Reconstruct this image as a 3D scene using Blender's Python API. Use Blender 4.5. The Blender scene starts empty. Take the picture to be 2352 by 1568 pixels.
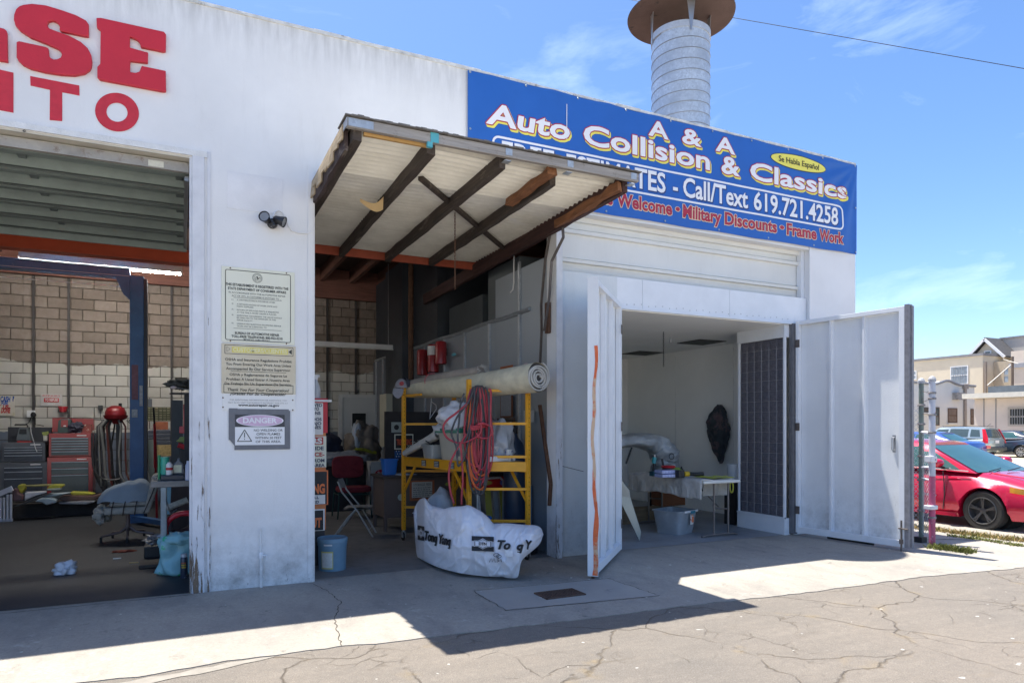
import bpy, bmesh, math, random
from mathutils import Vector, Matrix, noise
from math import sin, cos, pi, radians as rad, sqrt, atan2
random.seed(7)
sc = bpy.context.scene
COL = sc.collection
# ------------------------------------------------------------------ camera, world, sun, exposure
CAM_YAW = rad(25.85); CAM_D = 7.69; EYE = 1.70
cd = bpy.data.cameras.new('camera'); cam = bpy.data.objects.new('camera', cd); COL.objects.link(cam)
cam.location = (0, -CAM_D, EYE); cam.rotation_euler = (rad(90), 0, -CAM_YAW)
cd.lens = 24; cd.sensor_width = 36; cd.shift_y = 195/2352; cd.clip_start = .05; cd.clip_end = 600
sc.camera = cam
SUN_TO = Vector((-.115, .26, 1)).normalized()
el = math.asin(SUN_TO.z); az = atan2(SUN_TO.x, SUN_TO.y)
w = bpy.data.worlds.new('World'); sc.world = w; w.use_nodes = True
nt = w.node_tree; N = nt.nodes; L = nt.links; N.clear()
out = N.new('ShaderNodeOutputWorld'); bg = N.new('ShaderNodeBackground'); sky = N.new('ShaderNodeTexSky')
sky.sky_type = 'NISHITA'; sky.sun_disc = False; sky.sun_elevation = el; sky.sun_rotation = az
sky.air_density = .8; sky.dust_density = .8; sky.ozone_density = 1.6; sky.altitude = 50
tc = N.new('ShaderNodeTexCoord'); mp = N.new('ShaderNodeMapping'); mp.inputs['Scale'].default_value = (1.1, 3.2, 6.5); mp.inputs['Rotation'].default_value = (0, .25, .5)
n1 = N.new('ShaderNodeTexNoise'); n1.inputs['Scale'].default_value = 1.7; n1.inputs['Detail'].default_value = 9; n1.inputs['Roughness'].default_value = .62; n1.inputs['Distortion'].default_value = .6
cr = N.new('ShaderNodeValToRGB'); cr.color_ramp.elements[0].position = .54; cr.color_ramp.elements[1].position = .86
cr.color_ramp.elements[1].color = (.30, .30, .30, 1)
mx = N.new('ShaderNodeMixRGB'); mx.inputs[2].default_value = (7.0, 8.0, 9.3, 1)
L.new(tc.outputs['Generated'], mp.inputs[0]); L.new(mp.outputs[0], n1.inputs[0]); L.new(n1.outputs[0], cr.inputs[0])
L.new(cr.outputs[0], mx.inputs[0]); hs0 = N.new('ShaderNodeHueSaturation'); hs0.inputs['Saturation'].default_value = 1.18; wb = N.new('ShaderNodeMixRGB'); wb.blend_type = 'MULTIPLY'; wb.inputs[0].default_value = 1; wb.inputs[2].default_value = (.97, .965, 1.0, 1); L.new(sky.outputs[0], wb.inputs[1]); L.new(wb.outputs[0], hs0.inputs['Color']); L.new(hs0.outputs[0], mx.inputs[1]); L.new(mx.outputs[0], bg.inputs[0]); L.new(bg.outputs[0], out.inputs[0])
bg.inputs[1].default_value = .072
sl = bpy.data.lights.new('sun', 'SUN'); so = bpy.data.objects.new('sun', sl); COL.objects.link(so)
sl.energy = 2.85; sl.angle = rad(.5); sl.color = (1, .95, .86)
so.rotation_euler = SUN_TO.to_track_quat('Z', 'Y').to_euler(); so.location = (0, 0, 30)
sc.view_settings.view_transform = 'Standard'; sc.view_settings.look = 'None'; sc.view_settings.gamma = 1
sc.view_settings.use_curve_mapping = False; sc.view_settings.exposure = 1.92
sc.cycles.max_bounces = 10; sc.cycles.diffuse_bounces = 6; sc.cycles.use_denoising = True; sc.cycles.sample_clamp_indirect = 6

# ------------------------------------------------------------------ measuring: where a sight line meets a plane of the place
_F = (sin(CAM_YAW), cos(CAM_YAW)); _R = (cos(CAM_YAW), -sin(CAM_YAW))
def ray(u):
    d = (u-1176)/1568; return _F[0]+d*_R[0], _F[1]+d*_R[1]
def PY(u, v, y=0.0):
    a, b = ray(u); t = (y+CAM_D)/b; return Vector((t*a, y, EYE+t*(979-v)/1568))
def PX(u, v, X):
    a, b = ray(u); t = X/a; return Vector((X, t*b-CAM_D, EYE+t*(979-v)/1568))
def PG(u, v, z=0.0):
    a, b = ray(u); t = (z-EYE)*1568/(979-v); return Vector((t*a, t*b-CAM_D, z))
def PT(u, v, t):
    a, b = ray(u); return Vector((t*a, t*b-CAM_D, EYE+t*(979-v)/1568))
def depth(x, y): return x*_F[0]+(y+CAM_D)*_F[1]
def ZC(x0, y0, s): return lambda x, y: ((x0+x/s)/1.2755, (y0+y/s)/1.2755)

# ------------------------------------------------------------------ mesh builder
WM = {}
class MB:
    def __init__(s): s.v = []; s.f = []
    def add(s, vs, fs):
        o = len(s.v); s.v += [Vector(p) for p in vs]; s.f += [tuple(i+o for i in f) for f in fs]; return s
    def box(s, a, b):
        x0, x1 = sorted((a[0], b[0])); y0, y1 = sorted((a[1], b[1])); z0, z1 = sorted((a[2], b[2]))
        return s.add([(x0,y0,z0),(x1,y0,z0),(x1,y1,z0),(x0,y1,z0),(x0,y0,z1),(x1,y0,z1),(x1,y1,z1),(x0,y1,z1)],
            [(0,3,2,1),(4,5,6,7),(0,1,5,4),(1,2,6,5),(2,3,7,6),(3,0,4,7)])
    def obox(s, c, d, rz=0, rx=0, ry=0):
        m = Matrix.Translation(c) @ Matrix.Rotation(rz,4,'Z') @ Matrix.Rotation(ry,4,'Y') @ Matrix.Rotation(rx,4,'X')
        t = MB().box((-d[0]/2,-d[1]/2,-d[2]/2),(d[0]/2,d[1]/2,d[2]/2))
        return s.add([m@p for p in t.v], t.f)
    def bar(s, a, b, w, h, up=(0,0,1)):
        a = Vector(a); b = Vector(b); d = (b-a).normalized(); up = Vector(up)
        if abs(d.dot(up)) > .98: up = Vector((0,1,0))
        x = d.cross(up).normalized(); y = x.cross(d).normalized()
        vs = [p+x*sx*w/2+y*sy*h/2 for p in (a, b) for sx, sy in ((-1,-1),(1,-1),(1,1),(-1,1))]
        return s.add(vs, [(0,1,2,3)[::-1],(4,5,6,7),(0,1,5,4),(1,2,6,5),(2,3,7,6),(3,0,4,7)])
    def tube(s, pts, r, n=8, caps=True, closed=False):
        pts = [Vector(p) for p in pts]; k = len(pts); rr = r if isinstance(r,(list,tuple)) else [r]*k
        vs = []; prev = None
        for i, p in enumerate(pts):
            a = pts[(i-1)%k] if (closed or i>0) else p; b = pts[(i+1)%k] if (closed or i<k-1) else p
            d = (b-a)
            d = d.normalized() if d.length > 1e-9 else Vector((0,0,1))
            if prev is None:
                ref = Vector((0,0,1)) if abs(d.z)<.9 else Vector((1,0,0)); x = d.cross(ref).normalized()
            else:
                x = (prev - d*prev.dot(d)); x = x.normalized() if x.length>1e-6 else d.orthogonal().normalized()
            prev = x; y = d.cross(x)
            vs += [p+(x*cos(2*pi*j/n)+y*sin(2*pi*j/n))*rr[i] for j in range(n)]
        fs = []
        for i in range(k if closed else k-1):
            i2 = (i+1)%k
            fs += [(i*n+j, i*n+(j+1)%n, i2*n+(j+1)%n, i2*n+j) for j in range(n)]
        if caps and not closed: fs += [tuple(range(n))[::-1], tuple(range((k-1)*n, k*n))]
        return s.add(vs, fs)
    def lathe(s, prof, c=(0,0,0), n=24, m=None, caps=True):
        c = Vector(c); vs = []
        for r, z in prof: vs += [Vector((r*cos(2*pi*j/n), r*sin(2*pi*j/n), z)) for j in range(n)]
        if m: vs = [m@p for p in vs]
        vs = [p+c for p in vs]; k = len(prof)
        fs = [(i*n+j, i*n+(j+1)%n, (i+1)*n+(j+1)%n, (i+1)*n+j) for i in range(k-1) for j in range(n)]
        if caps and prof[0][0] > 1e-4: fs.append(tuple(range(n))[::-1])
        if caps and prof[-1][0] > 1e-4: fs.append(tuple(range((k-1)*n, k*n)))
        return s.add(vs, fs)
    def prism(s, poly, d):       # closed 3D polygon pushed along d
        p = [Vector(q) for q in poly]; d = Vector(d); n = len(p)
        return s.add(p+[q+d for q in p], [tuple(range(n)), tuple(range(n,2*n))[::-1]]+[(i,i+n,(i+1)%n+n,(i+1)%n) for i in range(n)])
    def grid(s, fn, nu, nv, closed_u=False):
        vs = [fn(i/nu, j/nv) for j in range(nv+1) for i in range(nu+(0 if closed_u else 1))]
        W = nu+(0 if closed_u else 1)
        fs = [(j*W+i, j*W+(i+1)%W, (j+1)*W+(i+1)%W, (j+1)*W+i) for j in range(nv) for i in range(nu)]
        return s.add(vs, fs)
    def blob(s, c, size, amp=.15, sc_=2.5, seed=0, sub=3, flat=None):
        bm = bmesh.new(); bmesh.ops.create_icosphere(bm, subdivisions=sub, radius=1)
        c = Vector(c); vs = []
        for q in bm.verts:
            p = q.co.copy(); o = Vector((seed*3.1, seed*1.7, seed*.9))
            k = 1+amp*noise.noise(p*sc_+o)*1.6+amp*.6*(1-2*abs(noise.noise(p*sc_*2.3+o)))
            e = Vector((p.x*size[0]*k, p.y*size[1]*k, p.z*size[2]*k))
            if flat is not None and e.z < -flat: e.z = -flat
            vs.append(c+e)
        fs = [tuple(v.index for v in f.verts) for f in bm.faces]; bm.free()
        return s.add(vs, fs)
    def stamp(s, r, t, x, z, w, h, y, fn, off, **k):   # a heavier face: the same word set nine times a hair apart
        for i in range(9):
            a = i*pi/4; rr = 0 if i == 8 else r
            s.text(t, x, z, w, h, y=0, dx=k.get('dx',0)+rr*cos(a), dz=k.get('dz',0)+rr*sin(a), fn=fn(off+i*.0002), **{q: v for q, v in k.items() if q not in ('dx','dz')})
        return s
    def text(s, t, x, z, w=None, h=.1, y=-.002, bold=0, extra=0, shear=0, align='L', cuts=0, dx=0, dz=0, fn=None, depth=0, asp=1.0):
        base = glyph(t, bold, shear); g = glyph(t, bold+extra, shear) if extra else base
        xs = [p[0] for p in base[0]]; bw = max(xs)-min(xs); bx = min(xs); sz = h/CAPH
        sx = (w/bw) if w else sz*asp
        W_ = bw*sx
        x0 = x - (W_/2 if align == 'C' else W_ if align == 'R' else 0)
        vs = [Vector((x0+(p[0]-bx)*sx+dx, y, z+p[1]*sz+dz)) for p in g[0]]
        fs = g[1]
        if depth:
            n = len(vs); e = {}
            for f in fs:
                for a, b in zip(f, f[1:]+f[:1]): e[(a, b)] = e.get((a, b), 0)+1
            rim = [(a, b) for (a, b) in e if (b, a) not in e]
            vs = vs+[v+Vector((0, depth, 0)) for v in vs]
            fs = list(fs)+[(a+n, b+n, b, a)[::-1] for a, b in rim]
        if cuts:
            bm = bmesh.new(); bv = [bm.verts.new(v) for v in vs]
            for f in fs:
                try: bm.faces.new([bv[i] for i in f])
                except Exception: pass
            bmesh.ops.triangulate(bm, faces=bm.faces[:])
            for _ in range(5):
                es = [e for e in bm.edges if e.calc_length() > cuts]
                if not es: break
                bmesh.ops.subdivide_edges(bm, edges=es, cuts=1); bmesh.ops.triangulate(bm, faces=[f for f in bm.faces if len(f.verts) > 3])
            bm.verts.index_update()
            vs = [v.co.copy() for v in bm.verts]; fs = [tuple(v.index for v in f.verts) for f in bm.faces]; bm.free()
        if fn: vs = [fn(v) for v in vs]
        return s.add(vs, fs)

_G = {}
def glyph(t, bold=0, shear=0):
    k = (t, round(bold, 4), shear)
    if k in _G: return _G[k]
    c = bpy.data.curves.new('t', 'FONT'); c.body = t; c.offset = bold; c.shear = shear; c.resolution_u = 3; c.size = 1
    o = bpy.data.objects.new('t', c); COL.objects.link(o)
    dg = bpy.context.evaluated_depsgraph_get(); dg.update()
    me = bpy.data.meshes.new_from_object(o.evaluated_get(dg))
    vs = [(v.co.x, v.co.y) for v in me.vertices]; fs = []
    for p in me.polygons:
        i = tuple(p.vertices); a, b, d = (Vector(vs[q]) for q in i[:3])
        if (b-a).cross(d-b) < 0: i = i[::-1]
        fs.append(i)
    bpy.data.objects.remove(o); bpy.data.curves.remove(c); bpy.data.meshes.remove(me)
    _G[k] = (vs, fs); return _G[k]
CAPH = .7
_h = glyph('H'); CAPH = max(p[1] for p in _h[0])

def meshify(name, mb, mat, smooth=False, off=None):
    me = bpy.data.meshes.new(name); vs = mb.v if off is None else [off@v for v in mb.v]
    me.from_pydata([tuple(v) for v in vs], [], mb.f); me.update()
    if mat: me.materials.append(mat)
    if smooth:
        for p in me.polygons: p.use_smooth = True
        try: me.set_sharp_from_angle(angle=rad(smooth if smooth is not True else 40))
        except Exception: pass
    return me
def _tag(o, label, cat, group, kind):
    if label: o['label'] = label
    if cat: o['category'] = cat
    if group: o['group'] = group
    if kind: o['kind'] = kind
def thing(name, label, cat, loc=(0,0,0), rz=0, group=None, kind=None):
    o = bpy.data.objects.new(name, None); COL.objects.link(o); o.empty_display_size = .2
    o.location = loc; o.rotation_euler = (0,0,rz); WM[o.name] = Matrix.Translation(loc) @ Matrix.Rotation(rz,4,'Z')
    _tag(o, label, cat, group, kind); return o
def part(name, mb, mat, parent, local=False, smooth=False, label=None, bev=0, kind=None):
    off = Matrix.Identity(4) if local else WM[parent.name].inverted()
    me = meshify(name, mb, mat, smooth, off); o = bpy.data.objects.new(name, me); COL.objects.link(o)
    o.parent = parent; WM[o.name] = WM[parent.name]
    if label: o['label'] = label
    if kind: o['kind'] = kind
    if bev: _bev(o, bev)
    return o
def _bev(o, b):
    m = o.modifiers.new('bevel', 'BEVEL'); m.width = b; m.segments = 2; m.limit_method = 'ANGLE'; m.angle_limit = rad(35)
    m.harden_normals = False
def solo(name, mb, mat, label=None, cat=None, group=None, kind=None, smooth=False, bev=0):
    xs = [v.x for v in mb.v]; ys = [v.y for v in mb.v]; zs = [v.z for v in mb.v]
    c = Vector(((min(xs)+max(xs))/2, (min(ys)+max(ys))/2, min(zs)))
    me = meshify(name, mb, mat, smooth, Matrix.Translation(-c)); o = bpy.data.objects.new(name, me); COL.objects.link(o)
    o.location = c; WM[o.name] = Matrix.Translation(c); _tag(o, label, cat, group, kind)
    if bev: _bev(o, bev)
    return o
def dup(root, loc, rz=None, label=None):
    r = root.copy(); COL.objects.link(r); r.location = loc
    if rz is not None: r.rotation_euler = (0,0,rz)
    if label: r['label'] = label
    WM[r.name] = Matrix.Translation(loc) @ Matrix.Rotation(r.rotation_euler.z,4,'Z')
    for ch in list(root.children):
        c = ch.copy(); COL.objects.link(c); c.parent = r
        for g in list(ch.children):
            d = g.copy(); COL.objects.link(d); d.parent = c
    return r
def boxm(a, b): return MB().box(a, b)

# ------------------------------------------------------------------ materials
def C(r, g, b):      # a colour read as 0..255, as linear base colour
    f = lambda c: ((c/255+.055)/1.055)**2.4 if c > 10 else c/255/12.92
    return (f(r), f(g), f(b), 1)
_M = {}
def mat(name, col, rough=.6, metal=0, var=.15, scale=4, bump=0, bscale=60, spot=None, sp=(.62,.7), spscale=6, stretch=(1,1,1), spec=.5, emit=None, estr=0, trans=0, alpha=1, coat=0, base=None, rand=0):
    if name in _M: return _M[name]
    m = bpy.data.materials.new(name); m.use_nodes = True; t = m.node_tree; n = t.nodes; l = t.links; b = n['Principled BSDF']
    if len(col) == 3: col = (*col, 1)
    tc = n.new('ShaderNodeTexCoord'); mp = n.new('ShaderNodeMapping'); mp.inputs['Scale'].default_value = stretch
    l.new(tc.outputs['Object'], mp.inputs[0])
    no = n.new('ShaderNodeTexNoise'); no.inputs['Scale'].default_value = scale; no.inputs['Detail'].default_value = 6; no.inputs['Roughness'].default_value = .6
    l.new(mp.outputs[0], no.inputs[0])
    r = n.new('ShaderNodeMapRange'); r.inputs[1].default_value = .25; r.inputs[2].default_value = .75; r.inputs[3].default_value = 1-var; r.inputs[4].default_value = 1+var
    l.new(no.outputs[0], r.inputs[0])
    mu = n.new('ShaderNodeMixRGB'); mu.blend_type = 'MULTIPLY'; mu.inputs[0].default_value = 1; mu.inputs[1].default_value = col; l.new(r.outputs[0], mu.inputs[2])
    last = mu.outputs[0]
    if rand:
        oi = n.new('ShaderNodeObjectInfo'); r2 = n.new('ShaderNodeMapRange'); r2.inputs[3].default_value = 1-rand; r2.inputs[4].default_value = 1+rand
        l.new(oi.outputs['Random'], r2.inputs[0]); m2 = n.new('ShaderNodeMixRGB'); m2.blend_type = 'MULTIPLY'; m2.inputs[0].default_value = 1
        l.new(last, m2.inputs[1]); l.new(r2.outputs[0], m2.inputs[2]); last = m2.outputs[0]
    if spot:
        n2 = n.new('ShaderNodeTexNoise'); n2.inputs['Scale'].default_value = spscale; n2.inputs['Detail'].default_value = 8; n2.inputs['Roughness'].default_value = .7
        l.new(mp.outputs[0], n2.inputs[0]); r3 = n.new('ShaderNodeMapRange'); r3.inputs[1].default_value = sp[0]; r3.inputs[2].default_value = sp[1]; l.new(n2.outputs[0], r3.inputs[0])
        m3 = n.new('ShaderNodeMixRGB'); l.new(r3.outputs[0], m3.inputs[0]); l.new(last, m3.inputs[1]); m3.inputs[2].default_value = (*spot[:3], 1); last = m3.outputs[0]
    l.new(last, b.inputs['Base Color'])
    b.inputs['Roughness'].default_value = rough; b.inputs['Metallic'].default_value = metal
    b.inputs['Specular IOR Level'].default_value = spec
    if coat: b.inputs['Coat Weight'].default_value = coat; b.inputs['Coat Roughness'].default_value = .04
    if trans: b.inputs['Transmission Weight'].default_value = trans
    if alpha < 1: b.inputs['Alpha'].default_value = alpha
    if emit: b.inputs['Emission Color'].default_value = (*emit[:3], 1); b.inputs['Emission Strength'].default_value = estr
    if bump:
        nb = n.new('ShaderNodeTexNoise'); nb.inputs['Scale'].default_value = bscale; nb.inputs['Detail'].default_value = 5; l.new(mp.outputs[0], nb.inputs[0])
        bp = n.new('ShaderNodeBump'); bp.inputs['Strength'].default_value = min(1, bump); bp.inputs['Distance'].default_value = .02; l.new(nb.outputs[0], bp.inputs['Height']); l.new(bp.outputs[0], b.inputs['Normal'])
    _M[name] = m; m['last'] = last.node.name; return m
class NT:      # small helper for the hand-built node trees
    def __init__(s, m): s.m = m; s.t = m.node_tree; s.n = s.t.nodes; s.l = s.t.links; s.b = s.n['Principled BSDF']
    def nd(s, typ, **k):
        x = s.n.new('ShaderNode'+typ)
        for a, v in k.items():
            if a.startswith('i_'):
                key = a[2:].replace('_', ' ');
                x.inputs[int(key) if key.isdigit() else key].default_value = v
            else: setattr(x, a, v)
        return x
    def ln(s, a, b): s.l.new(a, b)
    def noise(s, co, scale, detail=6, rough=.6, dist=0):
        x = s.nd('TexNoise'); x.inputs['Scale'].default_value = scale; x.inputs['Detail'].default_value = detail
        x.inputs['Roughness'].default_value = rough; x.inputs['Distortion'].default_value = dist; s.ln(co, x.inputs[0]); return x.outputs[0]
    def rng(s, v, a, b, c=0, d=1):
        x = s.nd('MapRange'); x.inputs[1].default_value = a; x.inputs[2].default_value = b; x.inputs[3].default_value = c; x.inputs[4].default_value = d
        s.ln(v, x.inputs[0]); return x.outputs[0]
    def mixc(s, f, a, b, mode='MIX'):
        x = s.nd('MixRGB', blend_type=mode)
        for i, q in ((0, f), (1, a), (2, b)):
            if hasattr(q, 'links'): s.ln(q, x.inputs[i])
            else: x.inputs[i].default_value = q if not (isinstance(q, tuple) and len(q) == 3) else (*q, 1)
        return x.outputs[0]
    def math(s, op, a, b=0):
        x = s.nd('Math', operation=op)
        for i, q in ((0, a), (1, b)):
            if hasattr(q, 'links'): s.ln(q, x.inputs[i])
            else: x.inputs[i].default_value = q
        return x.outputs[0]
    def mapping(s, sc_=(1,1,1), rot=(0,0,0)):
        tc = s.nd('TexCoord'); mp = s.nd('Mapping'); mp.inputs['Scale'].default_value = sc_; mp.inputs['Rotation'].default_value = rot
        s.ln(tc.outputs['Object'], mp.inputs[0]); return mp.outputs[0]
    def bump(s, h, st=.3, dist=.02):
        x = s.nd('Bump'); x.inputs['Strength'].default_value = st; x.inputs['Distance'].default_value = dist; s.ln(h, x.inputs['Height']); s.ln(x.outputs[0], s.b.inputs['Normal'])
def newm(name):
    m = bpy.data.materials.new(name); m.use_nodes = True; _M[name] = m; return NT(m)

def white_wall(name, base, low_dirt=1.0, peel=True):
    q = newm(name); co = q.mapping(); cs = q.mapping((2.2, 2.2, .35))
    c = q.mixc(q.rng(q.noise(co, .9, 5), .3, .7), base, tuple(x*.88 for x in base[:3]))
    c = q.mixc(q.rng(q.noise(cs, 3.2, 8, .7), .55, .85, 0, .14), c, (.33, .31, .29))
    sep = q.nd('SeparateXYZ'); tcc = q.nd('TexCoord'); q.ln(tcc.outputs['Object'], sep.inputs[0])
    low = q.rng(sep.outputs[2], 0, 1.15, 1, 0)
    top = q.rng(sep.outputs[2], 5.3, 6.05, 0, 1)
    d1 = q.rng(q.noise(co, 3.1, 9, .75), .42, .72)
    c = q.mixc(q.math('MULTIPLY', q.math('MULTIPLY', q.math('POWER', low, 1.6), d1), .75*low_dirt), c, (.23, .22, .205))
    c = q.mixc(q.math('MULTIPLY', q.math('MULTIPLY', q.math('POWER', top, 2.2), q.rng(q.noise(cs, 6, 6), .35, .65)), .45), c, (.2, .2, .19))
    if peel:
        s2 = q.rng(q.noise(q.mapping((9, 9, 2.2)), 2.0, 9, .8), .60, .64)
        c = q.mixc(q.math('MULTIPLY', q.math('MULTIPLY', s2, q.math('POWER', low, 2.0)), .9), c, (.07, .065, .06))
    q.ln(c, q.b.inputs['Base Color']); q.b.inputs['Roughness'].default_value = .75
    q.bump(q.noise(co, 55, 6, .7), .22, .012); return q.m
M_WALL = white_wall('wall_paint', (.80, .80, .80), 1.25)
M_WALLB = white_wall('booth_paint', (.74, .76, .78), .7)
M_PEEL = None
def peel_wood():
    q = newm('peeling_white_wood'); co = q.mapping((1,1,1)); cs = q.mapping((14, 14, 1.3))
    sep = q.nd('SeparateXYZ'); tcc = q.nd('TexCoord'); q.ln(tcc.outputs['Object'], sep.inputs[0])
    low = q.rng(sep.outputs[2], 0, 2.6, .17, -.02)
    a = q.math('ADD', q.noise(cs, 1.6, 9, .75), low)
    msk = q.rng(a, .66, .69)
    wood = q.mixc(q.noise(cs, 5, 6), (.10, .06, .035), (.26, .19, .13))
    c = q.mixc(msk, q.mixc(q.rng(q.noise(co, 5, 6), .3, .7), (.72, .73, .76), (.58, .59, .62)), wood)
    q.ln(c, q.b.inputs['Base Color']); q.b.inputs['Roughness'].default_value = .8
    h = q.math('SUBTRACT', 1, msk); q.bump(h, .7, .01); return q.m
M_PEEL = peel_wood()
def concrete():
    q = newm('apron_concrete'); co = q.mapping()
    c = q.mixc(q.rng(q.noise(co, .55, 6, .6), .3, .7), (.43, .39, .325), (.30, .275, .24))
    c = q.mixc(q.rng(q.noise(q.mapping((1.2, .5, 1), (0, 0, .1)), 2.4, 8, .7), .48, .72, 0, .6), c, (.17, .16, .15))
    c = q.mixc(q.rng(q.noise(co, 34, 4, .7), .42, .6, 0, .3), c, (.20, .18, .16))
    c = q.mixc(q.rng(q.noise(q.mapping((1,1,1),(0,0,.7)), 13, 8, .85), .35, .65, 0, .35), c, (.19, .18, .165))
    c = q.mixc(q.rng(q.noise(co, 60, 3, .9), .60, .66, 0, .5), c, (.10, .095, .09))
    c = q.mixc(q.rng(q.noise(co, 5.5, 5, .75), .63, .69, 0, .6), c, (.075, .072, .07))
    c = q.mixc(q.rng(q.noise(co, 1.9, 7, .8), .60, .68, 0, .45), c, (.12, .11, .10))
    c = q.mixc(q.rng(q.noise(q.mapping((1,1,1),(0,0,1)), 2.7, 6, .8), .60, .70, 0, .5), c, (.55, .51, .45))
    sep = q.nd('SeparateXYZ'); tcc = q.nd('TexCoord'); q.ln(tcc.outputs['Object'], sep.inputs[0])
    q.ln(c, q.b.inputs['Base Color']); q.b.inputs['Roughness'].default_value = .85
    q.bump(q.noise(co, 70, 6, .7), .3, .01); return q.m
M_CONC = concrete()
def asphalt():
    q = newm('worn_asphalt'); co = q.mapping()
    wv = q.nd('TexNoise'); wv.inputs['Scale'].default_value = 1.1; wv.inputs['Detail'].default_value = 5; q.ln(co, wv.inputs[0])
    vm = q.nd('VectorMath', operation='MULTIPLY_ADD'); q.ln(wv.outputs['Color'], vm.inputs[0]); vm.inputs[1].default_value = (.9, .9, .9); q.ln(co, vm.inputs[2])
    def crack(scale, wid, mask):
        v = q.nd('TexVoronoi', feature='DISTANCE_TO_EDGE'); v.inputs['Scale'].default_value = scale; q.ln(vm.outputs[0], v.inputs[0])
        return q.math('MULTIPLY', q.rng(v.outputs['Distance'], 0, wid, 1, 0), mask)
    big = q.rng(q.noise(co, .45, 3), .44, .56)
    big2 = q.rng(q.noise(co, .8, 3), .50, .60)
    k1 = crack(.75, .011, q.rng(q.noise(co, 1.1, 4, .7), .36, .52)); k2 = crack(2.6, .026, q.math('MULTIPLY', big2, q.rng(q.noise(co, 2.1, 4, .7), .38, .5)))
    k = q.math('MAXIMUM', k1, q.math('MULTIPLY', k2, .75))
    c = q.mixc(q.rng(q.noise(co, .35, 6, .6), .3, .7), (.25, .208, .165), (.17, .150, .128))
    c = q.mixc(q.rng(q.noise(q.mapping((.5, 2.5, 1), (0, 0, .35)), 2.2, 8, .7), .45, .8, 0, .5), c, (.33, .285, .23))
    c = q.mixc(q.rng(q.noise(co, 85, 3, .8), .5, .62, 0, .6), c, (.30, .28, .25))
    c = q.mixc(q.rng(q.noise(co, 120, 2, .8), .52, .62, 0, .55), c, (.06, .058, .055))
    c = q.mixc(q.rng(q.noise(q.mapping((1,1,1),(0,0,.5)), 15, 8, .85), .38, .66, 0, .4), c, (.085, .08, .075))
    c = q.mixc(q.rng(q.noise(q.mapping((1,1,1),(0,0,1.2)), 42, 4, .85), .60, .66, 0, .6), c, (.36, .34, .31))
    c = q.mixc(q.rng(q.noise(co, 6, 2, .5), .74, .76, 0, .8), c, (.5, .5, .48))
    # tan weeds and grit along the wide cracks
    v3 = q.nd('TexVoronoi', feature='DISTANCE_TO_EDGE'); v3.inputs['Scale'].default_value = .75; q.ln(vm.outputs[0], v3.inputs[0])
    wide = q.math('MULTIPLY', q.rng(v3.outputs['Distance'], 0, .07, 1, 0), q.rng(q.noise(co, 1.7, 5, .7), .55, .68))
    c = q.mixc(q.math('MULTIPLY', wide, .7), c, (.27, .2, .10))
    c = q.mixc(q.math('MULTIPLY', k, .8), c, (.085, .066, .045))
    q.ln(c, q.b.inputs['Base Color']); q.b.inputs['Roughness'].default_value = .9
    q.bump(q.math('SUBTRACT', q.math('MULTIPLY', q.noise(co, 70, 4, .85), .6), k), .8, .02); return q.m
M_ASPH = asphalt()
def corrug():
    q = newm('fibreglass_sheet'); co = q.mapping()
    c = q.mixc(q.rng(q.noise(co, 2.2, 7, .65), .3, .75), (.84, .81, .72), (.60, .57, .49))
    c = q.mixc(q.rng(q.noise(co, 1.3, 4, .6), .64, .74, 0, .6), c, (.75, .74, .73))
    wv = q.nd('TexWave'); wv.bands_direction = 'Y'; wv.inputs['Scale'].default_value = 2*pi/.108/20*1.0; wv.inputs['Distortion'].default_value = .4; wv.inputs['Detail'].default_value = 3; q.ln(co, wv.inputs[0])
    c = q.mixc(q.rng(wv.outputs[1], .5, .95, 0, .8), c, (.22, .20, .165))  # groove shading painted into the colour as dark bands at the rib spacing
    q.ln(c, q.b.inputs['Base Color']); q.b.inputs['Roughness'].default_value = .6
    tr = q.nd('BsdfTranslucent'); tr.inputs[0].default_value = (.55, .52, .45, 1); mi = q.nd('MixShader'); mi.inputs[0].default_value = .07
    o = q.n['Material Output']; q.ln(q.b.outputs[0], mi.inputs[1]); q.ln(tr.outputs[0], mi.inputs[2]); q.ln(mi.outputs[0], o.inputs[0]); return q.m
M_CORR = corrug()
def old_wood(name, a, b, hi=(.42, .36, .28), st=(30, 2, 30), amt=.5):
    q = newm(name); co = q.mapping(st)
    c = q.mixc(q.rng(q.noise(co, 1, 8, .7), .3, .7), a, b)
    c = q.mixc(q.rng(q.noise(q.mapping((8, 1.2, 8)), 1.4, 6, .7), .58, .72, 0, amt), c, hi)
    q.ln(c, q.b.inputs['Base Color']); q.b.inputs['Roughness'].default_value = .85; q.bump(q.noise(co, 2, 6), .4, .008); return q.m
M_RAFT = old_wood('aged_rafter_wood', (.035, .028, .024), (.10, .075, .06))
M_FASC = old_wood('grey_fascia_wood', (.22, .2, .18), (.4, .37, .34), (.12, .1, .08), (2, 30, 30))
M_NEWW = old_wood('yellow_pine', (.42, .24, .08), (.55, .33, .12), (.3, .15, .05), (2, 30, 30))
M_JOIST = old_wood('dark_joist_wood', (.11, .05, .036), (.22, .10, .07), (.2, .1, .07))
M_SPLIT = old_wood('split_red_wood', (.14, .055, .025), (.32, .14, .06), (.08, .04, .02))
def galv(name='galvanised_steel', a=(.42, .45, .48), b=(.60, .64, .68)):
    q = newm(name); co = q.mapping(); v = q.nd('TexVoronoi'); v.inputs['Scale'].default_value = 38; q.ln(co, v.inputs[0])
    c = q.mixc(v.outputs['Color'], a, b); c = q.mixc(q.rng(q.noise(co, 2, 6), .35, .7), c, tuple(x*.85 for x in a))
    q.ln(c, q.b.inputs['Base Color']); q.b.inputs['Metallic'].default_value = .55; q.b.inputs['Roughness'].default_value = .48; return q.m
M_GALV = galv(); 
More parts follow.
